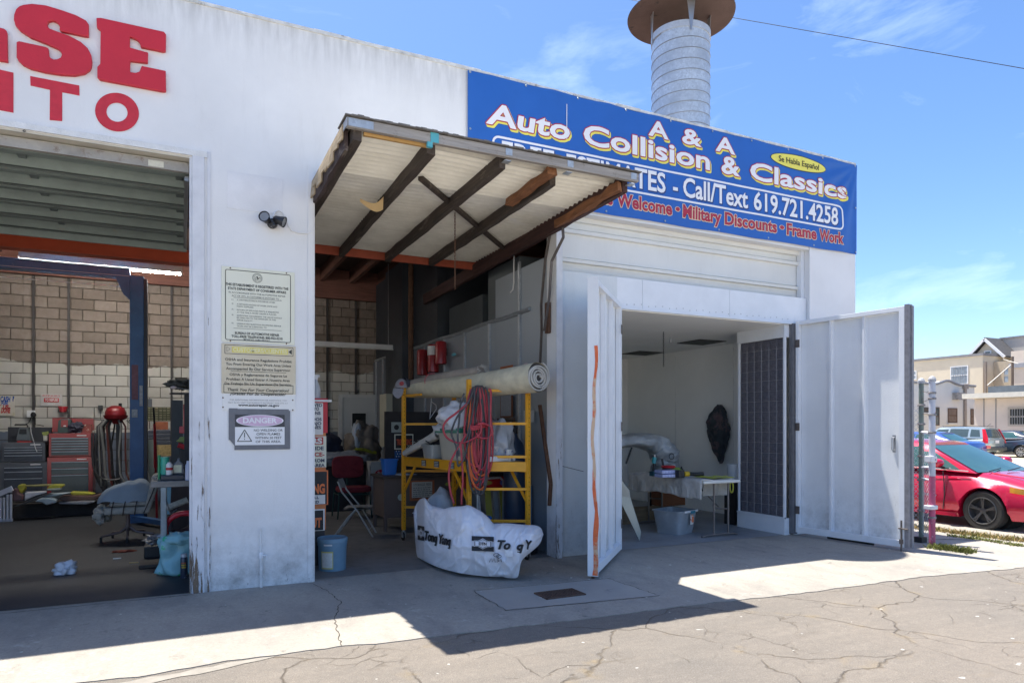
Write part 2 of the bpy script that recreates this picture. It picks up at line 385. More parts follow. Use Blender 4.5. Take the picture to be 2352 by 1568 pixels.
def block_mat():
    q = newm('concrete_block'); co = q.mapping(); oi = q.nd('ObjectInfo')
    tcc = q.nd('TexCoord'); gp = q.nd('NewGeometry'); sep = q.nd('SeparateXYZ'); q.ln(gp.outputs['Position'], sep.inputs[0])
    wob = q.rng(q.noise(gp.outputs['Position'], 1.3, 4), .3, .7, -.09, .09)
    z = q.math('ADD', sep.outputs[2], wob)
    br = q.mixc(oi.outputs['Random'], (.22, .18, .15), (.33, .275, .235))
    br = q.mixc(q.rng(q.noise(gp.outputs['Position'], 9, 6, .7), .35, .7, 0, .5), br, (.12, .09, .07))
    wh = q.mixc(q.rng(q.noise(gp.outputs['Position'], 1.4, 6), .35, .7), (.55, .53, .48), (.44, .42, .38))
    bl = (.13, .155, .20)
    c = q.mixc(q.rng(z, 3.05, 3.07), wh, br); c = q.mixc(q.rng(z, 1.60, 1.62, 1, 0), c, bl)
    q.ln(c, q.b.inputs['Base Color']); q.b.inputs['Roughness'].default_value = .9; q.bump(q.noise(gp.outputs['Position'], 60, 5), .3, .01); return q.m
M_BLOCK = block_mat()
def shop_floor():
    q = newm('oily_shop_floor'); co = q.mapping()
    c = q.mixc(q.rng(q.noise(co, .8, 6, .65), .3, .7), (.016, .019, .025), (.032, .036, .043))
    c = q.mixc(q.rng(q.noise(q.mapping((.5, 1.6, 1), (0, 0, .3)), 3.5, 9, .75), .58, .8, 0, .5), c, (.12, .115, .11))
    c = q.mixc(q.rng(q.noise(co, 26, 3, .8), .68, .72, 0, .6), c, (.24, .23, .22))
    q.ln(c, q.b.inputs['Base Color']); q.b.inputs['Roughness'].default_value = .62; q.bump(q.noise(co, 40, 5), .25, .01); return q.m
M_FLOOR = shop_floor()
def cloth(name, a, b=None, s=7, rough=.9):
    return mat(name, a, rough=rough, var=.18, scale=s, bump=.5, bscale=16)
M_RED = mat('sign_red', (.55, .018, .035), .5, var=.06, bump=.15, bscale=50)
M_REDP = mat('painted_red', (.56, .025, .045), .6, var=.12, scale=14, spot=(.75, .3, .3), sp=(.68, .72), spscale=20)
M_BLACK = mat('black_plastic', (.018, .018, .02), .45, var=.2)
M_BLKM = mat('black_steel', (.03, .03, .033), .5, metal=.3, var=.25, spot=(.14, .1, .08), sp=(.66, .72), spscale=12)
M_INK = mat('black_print', (.02, .02, .022), .6, var=.1)
M_WHITE = mat('white_plastic', (.72, .72, .72), .45, var=.05)
M_WPAINT = mat('white_enamel', (.74, .76, .79), .5, var=.06, scale=3, bump=.08, spot=(.35, .33, .32), sp=(.70, .8), spscale=3)
M_YEL = mat('scaffold_yellow', (.78, .36, .015), .45, var=.10, scale=8, spot=(.25, .14, .05), sp=(.68, .74), spscale=14)
M_ORANGE = mat('orange_beam_paint', (.62, .10, .035), .6, var=.12, scale=3)
M_BLUEP = mat('lift_blue_paint', (.035, .12, .30), .45, var=.3, scale=2.5, spot=(.45, .5, .55), sp=(.66, .7), spscale=18)
M_STEEL = mat('bare_steel', (.42, .43, .45), .4, metal=.8, var=.15)
M_RUST = mat('rusty_steel', (.12, .06, .035), .8, metal=.2, var=.35, scale=12, bump=.3)
M_RUBBER = mat('tyre_rubber', (.022, .021, .02), .85, var=.2, scale=20)
M_GLASS = mat('window_glass', (.05, .075, .08), .06, var=.1, spec=.8)
M_TUBE = mat('lit_tube', (.9, .9, .85), .4, var=0, emit=(1, .965, .90), estr=105)
M_SILVER = mat('silver_tape', (.15, .155, .17), .5, var=.15, scale=9, bump=.4)
# ================================================================== THE SETTING
def quadmesh(pts): return MB().add(pts, [tuple(range(len(pts)))])
g = MB(); g.add([(-300,-100,-.02),(400,-100,-.02),(400,400,-.02),(-300,400,-.02)], [(0,1,2,3)])
solo('ground', g, mat('far_ground', (.30,.27,.23), .9, var=.2, scale=.3), kind='structure')
edge = [(-12,-2.25),(-6,-2.3),(-.63,-2.345),(-.26,-2.40),(.18,-2.33),(.64,-2.33),(1.11,-2.34),(1.5,-2.42),(1.89,-2.43),(2.5,-2.47),(3.17,-2.52),(4.0,-2.55),(4.65,-2.59),(5.68,-2.70),(7.67,-2.76),(9.15,-2.97),(11,-3.2),(14,-3.6),(22,-4.6)]
random.seed(3)
def ragged(pts, amp, step):
    o = []
    for (x0,y0),(x1,y1) in zip(pts, pts[1:]):
        n = max(1, int((x1-x0)/step))
        for i in range(n): o.append((x0+(x1-x0)*i/n, y0+(y1-y0)*i/n+random.uniform(-amp,amp)))
    return o+[pts[-1]]
re_ = ragged(edge, .018, .11)
def strip(pts, yfar, z, thick):
    mb = MB(); n = len(pts)
    vs = [(x,y,z) for x,y in pts]+[(x,yfar,z) for x,y in pts]+[(x,y,z-thick) for x,y in pts]
    fs = [(i,i+1,n+i+1,n+i) for i in range(n-1)]+[(i,2*n+i,2*n+i+1,i+1) for i in range(n-1)]
    return mb.add(vs, fs)
solo('apron', strip(re_, .6, 0, .03), M_CONC, kind='structure')
solo('yard_asphalt', MB().add([(-40,-9,-.007),(60,-9,-.007),(60,.5,-.007),(-40,.5,-.007)],[(0,1,2,3)]), M_ASPH, kind='structure')
solo('yard_concrete', MB().add([(-60,-60,-.008),(80,-60,-.008),(80,-9,-.008),(-60,-9,-.008)],[(0,1,2,3)]), mat('pale_yard_concrete', (.52,.48,.41), .9, var=.15, scale=.8, bump=.2), kind='structure')  # unseen pale ground added behind the camera to bounce light onto the front
# grey feathered patch strip along the slab edge
pt = ragged([(-.9,-2.47),(-.2,-2.44),(.3,-2.37),(.62,-2.36)], .02, .09); pb = ragged([(-.9,-2.52),(-.2,-2.56),(.3,-2.47),(.62,-2.37)], .015, .09)
m = MB(); n = min(len(pt),len(pb)); m.add([(x,y,-.003) for x,y in pt[:n]]+[(x,y,-.003) for x,y in pb[:n]], [(i,n+i,n+i+1,i+1) for i in range(n-1)])
solo('edge_patch', m, mat('patch_concrete', (.25,.23,.20), .9, var=.2, scale=9), kind='structure')
# shop floor in three parts: dark oily left bay, middle bay, booth floor
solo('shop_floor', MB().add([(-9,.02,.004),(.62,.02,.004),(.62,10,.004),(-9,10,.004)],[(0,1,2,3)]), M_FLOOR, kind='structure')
def mid_floor():
    q = newm('grey_shop_floor'); co = q.mapping()
    c = q.mixc(q.rng(q.noise(co, .8, 6, .65), .3, .7), (.15,.145,.14), (.22,.215,.21))
    c = q.mixc(q.rng(q.noise(co, 4, 8, .75), .5, .75, 0, .7), c, (.07,.068,.066))
    q.ln(c, q.b.inputs['Base Color']); q.b.inputs['Roughness'].default_value = .7; q.bump(q.noise(co, 50, 5), .25, .01); return q.m
solo('bay_floor', MB().add([(.62,.12,.004),(4.44,.12,.004),(4.44,10,.004),(.62,10,.004)],[(0,1,2,3)]), mid_floor(), kind='structure')
solo('booth_floor', MB().add([(4.44,.10,.004),(10,.10,.004),(10,10,.004),(4.44,10,.004)],[(0,1,2,3)]), mat('booth_floor_paint',(.24,.25,.26),.55,var=.3,scale=1.4,spot=(.09,.09,.1),sp=(.6,.75),spscale=4,bump=.15), kind='structure')
# raised seam of light mortar at the booth sill line
# parking court behind the fence
solo('parking_court', MB().add([(9.9,-1.9,-.005),(60,-9,-.005),(60,60,-.005),(9.9,60,-.005)],[(0,1,2,3)]), mat('pale_court', (.50,.42,.31), .9, var=.15, scale=1.5, spot=(.28,.24,.18), sp=(.62,.72), spscale=3, bump=.2), kind='structure')
# crack across the apron as a shallow dark groove strip
def groove(pts, w, z=.003):
    mb = MB(); P = []
    for (x0,y0),(x1,y1) in zip(pts, pts[1:]):
        k = max(2, int(sqrt((x1-x0)**2+(y1-y0)**2)/.05))
        P += [(x0+(x1-x0)*i/k+random.uniform(-.014,.014), y0+(y1-y0)*i/k+random.uniform(-.01,.01)) for i in range(k)]
    P.append(pts[-1]); n = len(P); vs = []
    for i,(x,y) in enumerate(P):
        a = P[max(0,i-1)]; b = P[min(n-1,i+1)]; d = Vector((b[0]-a[0], b[1]-a[1])); d = d.normalized() if d.length else Vector((1,0))
        ww = w*random.uniform(.4,1.2); vs += [(x-d.y*ww,y+d.x*ww,z),(x+d.y*ww,y-d.x*ww,z)]
    return mb.add(vs, [(2*i,2*i+1,2*i+3,2*i+2) for i in range(n-1)])
M_CRACK = mat('crack_dirt', (.06,.05,.038), .95, var=.3, scale=20)
solo('apron_crack', groove([(1.27,-.05),(1.36,-.5),(1.39,-1.02),(1.22,-1.55),(1.15,-2.07),(1.12,-2.34)], .0045), M_CRACK, kind='structure')
solo('apron_joint', groove([(-9,-.10),(-3,-.12),(.1,-.06)], .006), M_CRACK, kind='structure')
m = MB(); 
for a, b in (((3.53,-1.24),(4.34,-1.29)), ((4.30,-1.26),(4.33,-2.16)), ((3.50,-2.08),(4.33,-2.16)), ((2.7,-1.98),(3.5,-2.08)), ((2.72,-1.16),(3.53,-1.24)), ((2.72,-1.16),(2.70,-1.98))):
    t = groove([a,b], .005); m.add(t.v, t.f)
solo('drain_slab_joint', m, M_CRACK, kind='structure')
solo('drain_slab', MB().add([(2.72,-1.17,.0025),(4.30,-1.28,.0025),(4.32,-2.15,.0025),(2.70,-1.97,.0025)],[(0,1,2,3)]), mat('newer_concrete',(.33,.31,.28),.85,var=.1,scale=2,bump=.2,spot=(.22,.21,.2),sp=(.6,.75),spscale=3), kind='structure')
# cast iron drain grate: frame and bars
gt = thing('drain_grate', 'rusty cast iron drain grate set in the concrete apron', 'drain grate', (3.45,-1.68,.004))
gm = Matrix.Rotation(rad(-4),4,'Z')
fr = MB(); hw, hd = .225,.135
for a,b in (((-hw,-hd,0),(hw,-hd+.012,.012)),((-hw,hd-.012,0),(hw,hd,.012)),((-hw,-hd,0),(-hw+.012,hd,.012)),((hw-.012,-hd,0),(hw,hd,.012))): fr.box(a,b)
M_IRON = mat('grate_iron', (.12,.07,.05), .75, metal=.2, var=.3, scale=14)
part('frame', fr, M_IRON, gt, local=True); 
part('pit', MB().box((-hw,-hd,-.003),(hw,hd,.0005)), mat('pit_dark',(.012,.011,.01),.9), gt, local=True)
me0 = None
for i in range(14):
    x = -hw+.03+i*(2*hw-.06)/13
    if me0 is None: o0 = part('bar', boxm((-.006,-hd+.012,.001),(.006,hd-.012,.009)), M_IRON, gt, local=True); me0 = o0; o0.location.x = x
    else: c = me0.copy(); COL.objects.link(c); c.location.x = x
cb = MB()
for i in range(5): cb.box((-hw+.012,-hd+.03+i*.05,.003),(hw-.012,-hd+.036+i*.05,.008))
part('cross_bar', cb, M_IRON, gt, local=True, kind='stuff')

# ================================================================== THE SHOP BUILDING
shop = thing('shop_building', 'white stucco auto body shop with three tall bay openings and flat roof', 'building', (0,0,0))
HT = 6.03; TH = .24
fw = MB()
for a,b in (((-9,0,4.45),(.10,TH,HT)), ((.10,0,0),(1.30,TH,HT)), ((1.30,0,4.45),(4.355,TH,HT)), ((4.355,0,0),(4.44,TH,HT)), ((4.44,0,4.5),(8.97,TH,HT)), ((8.97,0,0),(10.04,TH,HT)), ((-9,0,0),(-4.4,TH,4.45))): fw.box(a,b)
part('front_wall', fw, M_WALL, shop)
cap = MB()
random.seed(5)
for i in range(48):
    x0 = -9+i*19.04/48; x1 = x0+19.04/48; h = random.uniform(.018,.03)
    cap.box((x0,-.012-random.uniform(0,.006),HT-.012),(x1,TH+.01,HT+h))
part('parapet_cap', cap, mat('cap_paint',(.62,.62,.6),.8,var=.3,scale=8,bump=.4,bscale=40,spot=(.2,.19,.18),sp=(.58,.7),spscale=9), shop)
part('side_wall', boxm((10.04-TH,TH,0),(10.04,10,HT)), M_WALL, shop); part('side_wall', boxm((-9,TH,0),(-9+TH,10,HT)), M_WALL, shop)
part('back_wall', boxm((-9,9.86,0),(10.04,10.1,HT)), mat('mortar',(.10,.085,.07),.95,var=.2,scale=6), shop)
part('roof', boxm((-9,TH,5.62),(10.04,10.1,5.78)), mat('roof_deck',(.08,.05,.04),.9), shop)
dk = old_wood('roof_sheathing', (.13,.055,.042), (.25,.11,.08), (.18,.09,.06), (2,20,20))
jm = boxm((-.045,.3,5.28),(.045,9.8,5.6)); j0 = None
for i in range(25):
    x = -8.4+i*.72
    if j0 is None: j0 = part('roof_joist', jm, M_JOIST, shop); j0.location.x = x
    else: c = j0.copy(); COL.objects.link(c); c.location.x = x
part('header_board', MB().box((-8.7,9.5,4.88),(9.7,9.62,5.6)).box((-8.7,4.2,4.95),(9.7,4.32,5.28)), dk, shop)
part('header_lining', boxm((-8.9,TH+.002,4.46),(4.35,TH+.03,5.6)), dk, shop)
# bay door casings (peeling wood), lintel trims
cs = MB().box((.10,-.022,0),(.215,-.001,4.46)); part('door_casing', cs, M_PEEL, shop, bev=.006)
part('door_casing', boxm((.24,-.014,0),(.27,-.001,4.52)), M_PEEL, shop)
part('door_casing', boxm((.075,.0,0),(.10,TH,4.45)), M_PEEL, shop)
part('door_casing', MB().box((-4.4,-.022,4.455),(.24,-.001,4.515)), mat('lintel_trim',(.70,.70,.69),.8,var=.12,scale=9,bump=.3), shop)
part('lintel_soffit', boxm((-4.4,.001,4.43),(.10,TH,4.45)), mat('cream_soffit',(.55,.52,.45),.8,var=.12,scale=5), shop)
part('door_casing', MB().box((1.245,-.016,0),(1.30,-.001,4.56)).box((1.298,-.005,0),(1.318,TH,4.5)), M_WALL, shop)
part('door_casing', MB().box((4.352,-.024,0),(4.442,-.001,4.5)), M_PEEL, shop)
part('door_casing', MB().box((8.955,-.018,0),(9.0,-.001,4.53)), M_WALL, shop)
# painted-over panel outline on the pillar
pp = MB(); a = PY(523,385); b = PY(655,475)
pp.box((.43,-.006,3.97),(.985,-.001,4.36)); part('patched_panel', pp, mat('patch_paint',(.72,.72,.73),.75,var=.1,scale=3,bump=.25), shop, bev=.002)
# block wall at the back
bw, bh = .43, .2355
bm_ = boxm((.006,9.80,.006),(bw-.006,9.865,bh-.006)); bobj = None; cnt = 0; rest = MB()
for r_ in range(21):
    for c_ in range(-22, 26):
        x = c_*bw+(bw/2 if r_%2 else 0); z = r_*bh
        vis = (-3.9 < x < .35 or (2.7 < x < 4.9 and z > .9)) and z > .7
        if x < -8.7 or x > 9.4: continue
        if vis and cnt < 298:
            cnt += 1
            if bobj is None: bobj = part('block', bm_, M_BLOCK, shop, bev=.006); bobj.location = (x,0,z); 
            else: c = bobj.copy(); COL.objects.link(c); c.location = (x, random.uniform(-.003,.003), z)
        else: rest.box((x+.006,9.80,z+.006),(x+bw-.006,9.865,z+bh-.006))
part('block_wall_rest', rest, M_BLOCK, shop, kind='stuff')
for X, u in ((-2.82,0),(-2.19,0),(-.2,0),(3.30,0),(4.02,0)):
    part('wall_conduit', MB().box((X-.022,9.74,.9),(X+.022,9.80,4.95)), mat('dark_conduit',(.05,.045,.045),.6), shop)
# orange steel beam
part('steel_beam', MB().box((-8.9,5.0,4.44),(1.2,5.12,4.62)).box((-8.9,4.93,4.62),(1.2,5.19,4.64)).box((-8.9,4.93,4.42),(1.2,5.19,4.44)), M_ORANGE, shop)
# raised and painted letters on the front wall
def trace(pts, s, y, x0=0, z0=0): return [PY((x0+x/s)/1.2755, (z0+z/s)/1.2755, y) for x,z in pts]
S2 = 2.24
Eo = [(632,118),(662,117),(1075,208),(1090,225),(1088,335),(1070,338),(925,308),(915,275),(895,258),(852,240),(852,312),(972,345),(970,412),(855,400),(853,472),(890,478),(915,470),(930,432),(1088,465),(1090,598),(1070,600),(655,522),(638,505),(638,438),(657,420),(660,200),(635,178)]
So = [(108,275),(125,270),(300,308),(318,318),(322,365),(333,382),(352,390),(375,388),(398,378),(405,360),(400,338),(380,320),(340,303),(300,285),(200,245),(130,200),(100,165),(90,130),(92,95),(105,60),(125,42),(150,32),(210,25),(300,35),(400,65),(500,100),(565,135),(582,160),(582,238),(560,238),(405,205),(390,195),(392,170),(375,145),(345,133),(320,140),(308,160),(320,185),(370,205),(450,232),(530,275),(575,315),(598,360),(605,400),(602,435),(590,460),(555,483),(490,495),(400,490),(300,475),(200,450),(150,425),(118,395),(108,375)]
P1 = [(-150,150),(0,182),(25,188),(42,200),(46,215),(50,405),(-150,370)]
for nm, o in (('raised_letter',Eo),('raised_letter',So),('raised_letter',P1)):
    f_ = trace(o, S2, -.045); part(nm, MB().prism(f_, (0,.044,0)), M_RED, shop, bev=.006)
T_ = [(198,500),(520,562),(522,628),(408,606),(408,795),(326,788),(328,590),(200,562)]
P2 = [(-60,445),(0,458),(88,478),(88,740),(-10,722),(-10,600),(-60,590)]
for o in (T_, P2): part('painted_letter', MB().prism(trace(o, S2, -.006), (0,.005,0)), M_REDP, shop)
ring = MB(); n = 36; vs = []
oc = [(768+144*cos(2*pi*i/n), 737+127*sin(2*pi*i/n)+30*cos(2*pi*i/n)*.35) for i in range(n)]; ic = [(768+69*cos(2*pi*i/n), 738+62*sin(2*pi*i/n)+12*cos(2*pi*i/n)*.35) for i in range(n)]
vs = trace(oc,S2,-.006)+trace(ic,S2,-.006); ring.add(vs, [(i,(i+1)%n,n+(i+1)%n,n+i) for i in range(n)]); part('painted_letter', ring, M_REDP, shop)
part('wall_hook', MB().tube([PY(56+3*cos(t*.7),301+2*sin(t*.7),-.02) for t in range(9)], .004, 5), M_BLKM, shop)

# ================================================================== OPEN OVERHEAD DOOR OF THE LEFT BAY
od = thing('overhead_door', 'galvanised sectional overhead door rolled up under the left bay lintel', 'garage door', (-1.9,.2,4.3))
M_GREEN = mat('green_grey_steel', (.25,.30,.285), .5, metal=.1, var=.18, scale=3, spot=(.30,.27,.23), sp=(.6,.75), spscale=5)
M_PALE = mat('pale_panel', (.68,.67,.62), .55, var=.15, scale=4)
for i in range(5):
    y0 = .14+i*.62
    pn = part('panel', boxm((-4.3,y0,4.41),(.07,y0+.60,4.425)), M_PALE, od)
    part('strut', MB().box((-4.3,y0+.42,4.285),(.07,y0+.425,4.41)).box((-4.3,y0+.42,4.285),(.07,y0+.50,4.292)).box((-4.3,y0+.36,4.40),(.07,y0+.425,4.407)), M_GREEN, pn)
    part('strut', MB().box((-4.3,y0+.12,4.345),(.07,y0+.126,4.41)).box((-4.3,y0+.126,4.34),(.07,y0+.20,4.345)), M_GREEN, pn)
    st = MB()
    for X in (-.02,-1.42,-2.7,-4.0): st.box((X-.035,y0+.02,4.37),(X+.035,y0+.6,4.409))
    part('stile', st, mat('stile_steel',(.16,.19,.19),.5,metal=.3), pn)
part('bottom_rail', boxm((-4.3,.10,4.315),(.07,.145,4.405)), mat('rusted_rail',(.36,.34,.31),.7,metal=.2,var=.25,scale=5,spot=(.16,.1,.07),sp=(.55,.7),spscale=8), od)
part('maker_plate', boxm((-.30,.092,4.325),(-.16,.099,4.385)), mat('plate_cream',(.62,.6,.5),.6,var=.1,scale=60), od)
part('track', MB().box((.03,.2,4.26),(.07,3.4,4.31)), M_STEEL, od)
part('bottom_lip', boxm((-4.3,3.24,4.22),(.07,3.27,4.40)), M_GREEN, od)

# ================================================================== TILT-UP DOOR OF THE MIDDLE BAY (the canopy)
cn = thing('tilt_up_door', 'open wooden tilt up door with ribbed panels sticking out like a canopy', 'garage door', (2.83,.5,4.4))
X0, X1, YA, YB, ZT = 1.335, 4.31, -1.66, 2.62, 4.385
def corr(u, v):
    x = X0+(X1-X0)*u; y = YA+(YB-YA)*v
    return Vector((x, y, ZT+.022*sin(y*2*pi/.108)+.012*sin(x*2.3)*sin(y*1.3+.5)))
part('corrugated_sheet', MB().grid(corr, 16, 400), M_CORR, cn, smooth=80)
rx = [1.40, 2.12, 2.80, 3.48, 4.27]
rafters = [(1.40,1.42,.085,.14,YA,2.5),(2.10,2.16,.075,.13,YA+.03,2.62),(2.84,2.86,.075,.13,YA+.05,2.62),(3.52,3.56,.07,.13,YA+.25,2.62)]
def jag(a, b, w, h, seed, n=14, am=.006):
    random.seed(seed); a = Vector(a); b = Vector(b); mb = MB(); vs = []
    for i in range(n+1):
        p = a.lerp(b, i/n)
        for sx, sz in ((-1,-1),(1,-1),(1,1),(-1,1)):
            vs.append(p+Vector((sx*w/2+random.uniform(-am,am), 0, sz*h/2+random.uniform(-am,am))))
    fs = [(0,1,2,3)]+[(4*n,4*n+3,4*n+2,4*n+1)]
    for i in range(n):
        for j in range(4): fs.append((4*i+j, 4*i+4+j, 4*i+4+(j+1)%4, 4*i+(j+1)%4))
    return mb.add(vs, fs)
for i,(xa,xb,w,h,y0,y1) in enumerate(rafters):
    part('rafter', jag((xa,y0,ZT-.02-h/2),(xb,y1,ZT-.02-h/2),w,h,i), M_RAFT, cn, bev=.004)
part('side_arm', jag((4.30,YA+.05,4.31),(4.33,5.2,4.20),.07,.19,9,24), old_wood('dark_arm_wood',(.035,.016,.014),(.09,.04,.035),(.16,.09,.07)), cn, bev=.004)
part('side_arm', jag((1.325,YA+.1,4.28),(1.325,2.0,4.25),.035,.24,19,16,.012), old_wood('dark_arm_wood2',(.035,.02,.018),(.07,.045,.04)), cn)
a = PG(966,407,4.34); b = PG(1156,568,4.34); a.z = b.z = 4.33
part('diagonal_brace', MB().bar(a, b, .06, .045), M_RAFT, cn, bev=.004)
part('split_plank', jag((3.40,YA+.05,4.30),(3.43,-.55,4.30),.10,.07,11,8,.014), M_SPLIT, cn)
part('split_plank', jag((4.23,YA+.05,4.27),(4.25,-.2,4.24),.05,.09,12,8,.014), M_SPLIT, cn)
part('outer_fascia', MB().bar((1.30,YA-.035,4.352),(4.40,YA-.035,4.352),.05,.088,up=(0,0,1)), M_FASC, cn, bev=.004)
part('pine_batten', boxm((1.46,YA+.0,4.285),(2.08,YA+.035,4.36)), M_NEWW, cn, bev=.003)
part('metal_strap', MB().box((1.31,YA-.066,4.318),(1.53,YA-.061,4.388)).box((1.294,YA-.066,4.318),(1.299,YA+.1,4.388)), M_GALV, cn)
for X in (2.86, 3.55, 4.33): part('joist_hanger', MB().box((X-.035,YA-.065,4.325),(X+.035,YA-.061,4.392)).box((X-.03,YA-.03,4.285),(X+.04,YA+.05,4.293)), M_GALV, cn)
M_TEAL = mat('teal_strap',(.10,.42,.48),.5)
part('joist_hanger', MB().box((2.06,YA-.066,4.31),(2.14,YA-.061,4.40)).box((2.03,YA-.065,4.262),(2.08,YA-.03,4.31)), M_TEAL, cn, label='teal painted joist hanger')
rr = MB()
random.seed(8)
for i in range(60):
    x = 1.28+i*3.14/60; rr.box((x,YA-.075-random.uniform(0,.02),4.399+random.uniform(0,.004)+.0001*i),(x+.054,YA+.25,4.412+random.uniform(0,.008)))
part('roofing_felt', rr, mat('felt_grit',(.16,.15,.14),.95,var=.3,scale=30,bump=.5), cn)
part('inner_rail', boxm((1.30,2.63,4.26),(4.36,2.67,4.40)), mat('orange_red_rail',(.36,.075,.035),.7,var=.25,scale=4), cn)
rag = MB(); random.seed(4)
for i in range(9):
    y = YA+.08+i*.2; rag.prism([(1.285,y,4.38),(1.285,y+.2,4.38),(1.28-random.uniform(0,.02),y+.18,4.38-random.uniform(.10,.22)),(1.285,y+.02,4.38-random.uniform(.08,.2))], (.014,0,0))
part('torn_edge_board', rag, old_wood('torn_ply',(.30,.22,.13),(.5,.4,.27)), cn)
# peeled veneer curl
cu = MB().grid(lambda u,v: Vector((2.02-.22*u+.03*sin(u*3), -.25+.18*u+.02*v, 4.25-.14*v*(1-u*.8)-.06*sin(u*pi))), 10, 4)
part('veneer_curl', cu, mat('veneer',(.62,.44,.22),.7,var=.1), cn)
# chain
ch = MB(); p0 = PG(1045,488,4.34); z = 4.34; k = 0
while z > 3.42:
    c_ = Vector((p0.x, p0.y, z-.022)); ax = (Vector((1,0,0)) if k%2 else Vector((0,1,0)))
    ch.tube([c_+ax*.009*cos(t)+Vector((0,0,.024*sin(t))) for t in [i*2*pi/10 for i in range(10)]], .0035, 5, closed=True); z -= .038; k += 1
part('chain', ch, M_RUST, cn)
# tilt hardware on the right jamb
def seg(pts, w, t, m, nm, par):
    mb = MB()
    for a,b in zip(pts, pts[1:]): mb.bar(a, b, w, t, up=(0,1,0))
    return part(nm, mb, m, par)
M_DIRT = mat('dirty_steel',(.13,.11,.10),.65,metal=.4,var=.35,scale=9)
hwr = [PX(1292,515,4.30), PX(1294,545,4.30), PX(1267,600,4.29), PX(1262,680,4.29), PX(1250,760,4.28)]
seg(hwr, .035, .012, M_DIRT, 'pivot_arm', cn)
seg([PX(1262,540,4.33), PX(1252,600,4.33), PX(1243,700,4.33), PX(1244,760,4.33), PX(1240,845,4.33)], .03, .02, M_DIRT, 'pivot_arm', cn)
seg([PX(1240,930,4.33), PX(1252,1020,4.33), PX(1265,1110,4.33), PX(1262,1160,4.33)], .045, .03, M_RUST, 'lower_arm', cn)
part('spring_box', MB().obox(PX(1258,730,4.32), (.04,.09,.40)), M_RUST, cn)

# ================================================================== CHIMNEY, POWER LINE
cc = Vector((7.22,1.0,0)); ctop = 7.96
CH = thing('exhaust_stack', 'round galvanised exhaust stack with a wide rain cap behind the blue banner', 'exhaust stack', (cc.x,cc.y,5.78))
RC = .455
pr = []
tb = MB().lathe([(RC,5.7),(RC,ctop)], (cc.x,cc.y,0), 48); part('duct', tb, galv('stack_steel',(.50,.53,.56),(.74,.78,.82)), CH, smooth=True)
sp = MB(); turns = 12; n = 36
pts = [(cc.x+(RC+.002)*cos(2*pi*i/n), cc.y+(RC+.002)*sin(2*pi*i/n), 5.78+i*.165/n) for i in range(n*turns+20)]
sp.tube(pts, .007, 4); part('spiral_seam', sp, mat('seam',(.30,.31,.33),.5,metal=.5), CH)
part('collar', MB().lathe([(RC+.012,ctop-.1),(RC+.012,ctop)], (cc.x,cc.y,0), 48), galv('collar_steel',(.55,.56,.57),(.7,.72,.74)), CH, smooth=True)
cz = 8.27; RCAP = .84
rustc = mat('rusty_cap',(.13,.085,.075),.85,metal=.2,var=.25,scale=2.2,bump=.3,spot=(.035,.03,.03),sp=(.60,.70),spscale=5)
part('rain_cap', MB().lathe([(.001,cz+.06),(RCAP,cz-.01),(RCAP+.004,cz+.006),(.001,cz+.34)], (cc.x,cc.y,0), 64), rustc, CH, smooth=30)
for i in range(4):
    a_ = rad(-110+90*i); d = Vector((cos(a_), sin(a_), 0)); t = Vector((-sin(a_), cos(a_), 0))
    b_ = Vector((cc.x,cc.y,0))+d*(RC+.014)
    mb = MB().prism([b_+t*.012+Vector((0,0,ctop-.16)), b_-t*.012+Vector((0,0,ctop-.16)), b_-t*.07+Vector((0,0,cz+.03)), b_+t*.07+Vector((0,0,cz+.03))], d*.006)
    part('cap_bracket', mb, M_STEEL, CH)
w1 = PT(1688,42,24); w2 = PT(2352,158,20); d = (w2-w1)
pl = MB().tube([w1+d*(-1.2+i*.2)-Vector((0,0,0)) for i in range(18)], .011, 5)
solo('power_line', pl, M_BLACK, 'thin black overhead cable crossing the blue sky right of the stack', 'cable')

# ================================================================== BANNER
bn = thing('banner', 'long blue vinyl banner advertising auto collision and classics on the parapet', 'banner', (6.57,-.03,4.53))
BX0, BX1, BZ0, BZ1 = 3.116, 10.04, 4.53, 6.02
def bshape(x, z, off=0):
    y = -.030 - .009*sin(x*1.7)*(.5+.5*sin(z*2.1)) - .006*noise.noise(Vector((x*2.2,z*1.1,3)))
    r = max(0, (x-8.9)/1.14); a_ = atan2(BZ1-z+.02, BX1-x+.02); y -= .016*r*sin(a_*16)*min(1, (BX1-x+BZ1-z)*1.2) if x > 8.9 else 0
    y -= .006*sin(x*9+z*3)*max(0,.3-(BZ1-z))*2
    return Vector((x, y-off, z))
def bgrid(u, v):
    x = BX0+(BX1-BX0)*u; z = BZ0+(BZ1-BZ0)*v
    dz = -.016*abs(sin(x*pi/.86))*v + .010*abs(sin(x*pi/1.3))*(1-v)
    return bshape(x, z)+Vector((0,0,dz))
M_BAN = mat('banner_blue',(.018,.115,.44),.42,var=.07,scale=2,bump=.06,bscale=8)
part('vinyl', MB().grid(bgrid, 200, 40), M_BAN, bn, smooth=180)
M_TW = mat('banner_white',(.80,.80,.82),.5,var=.02); M_TY = mat('banner_yellow',(.80,.72,.12),.5,var=.03); M_TR = mat('banner_maroon',(.40,.02,.05),.5,var=.05); M_TB = mat('banner_navy',(.02,.05,.2),.5,var=.05)
layers = {'y':MB(),'r':MB(),'w':MB(),'b':MB(),'m':MB(),'p':MB()}
BO = .9063
def bfn(off): return lambda p: bshape(p.x, p.z, off)
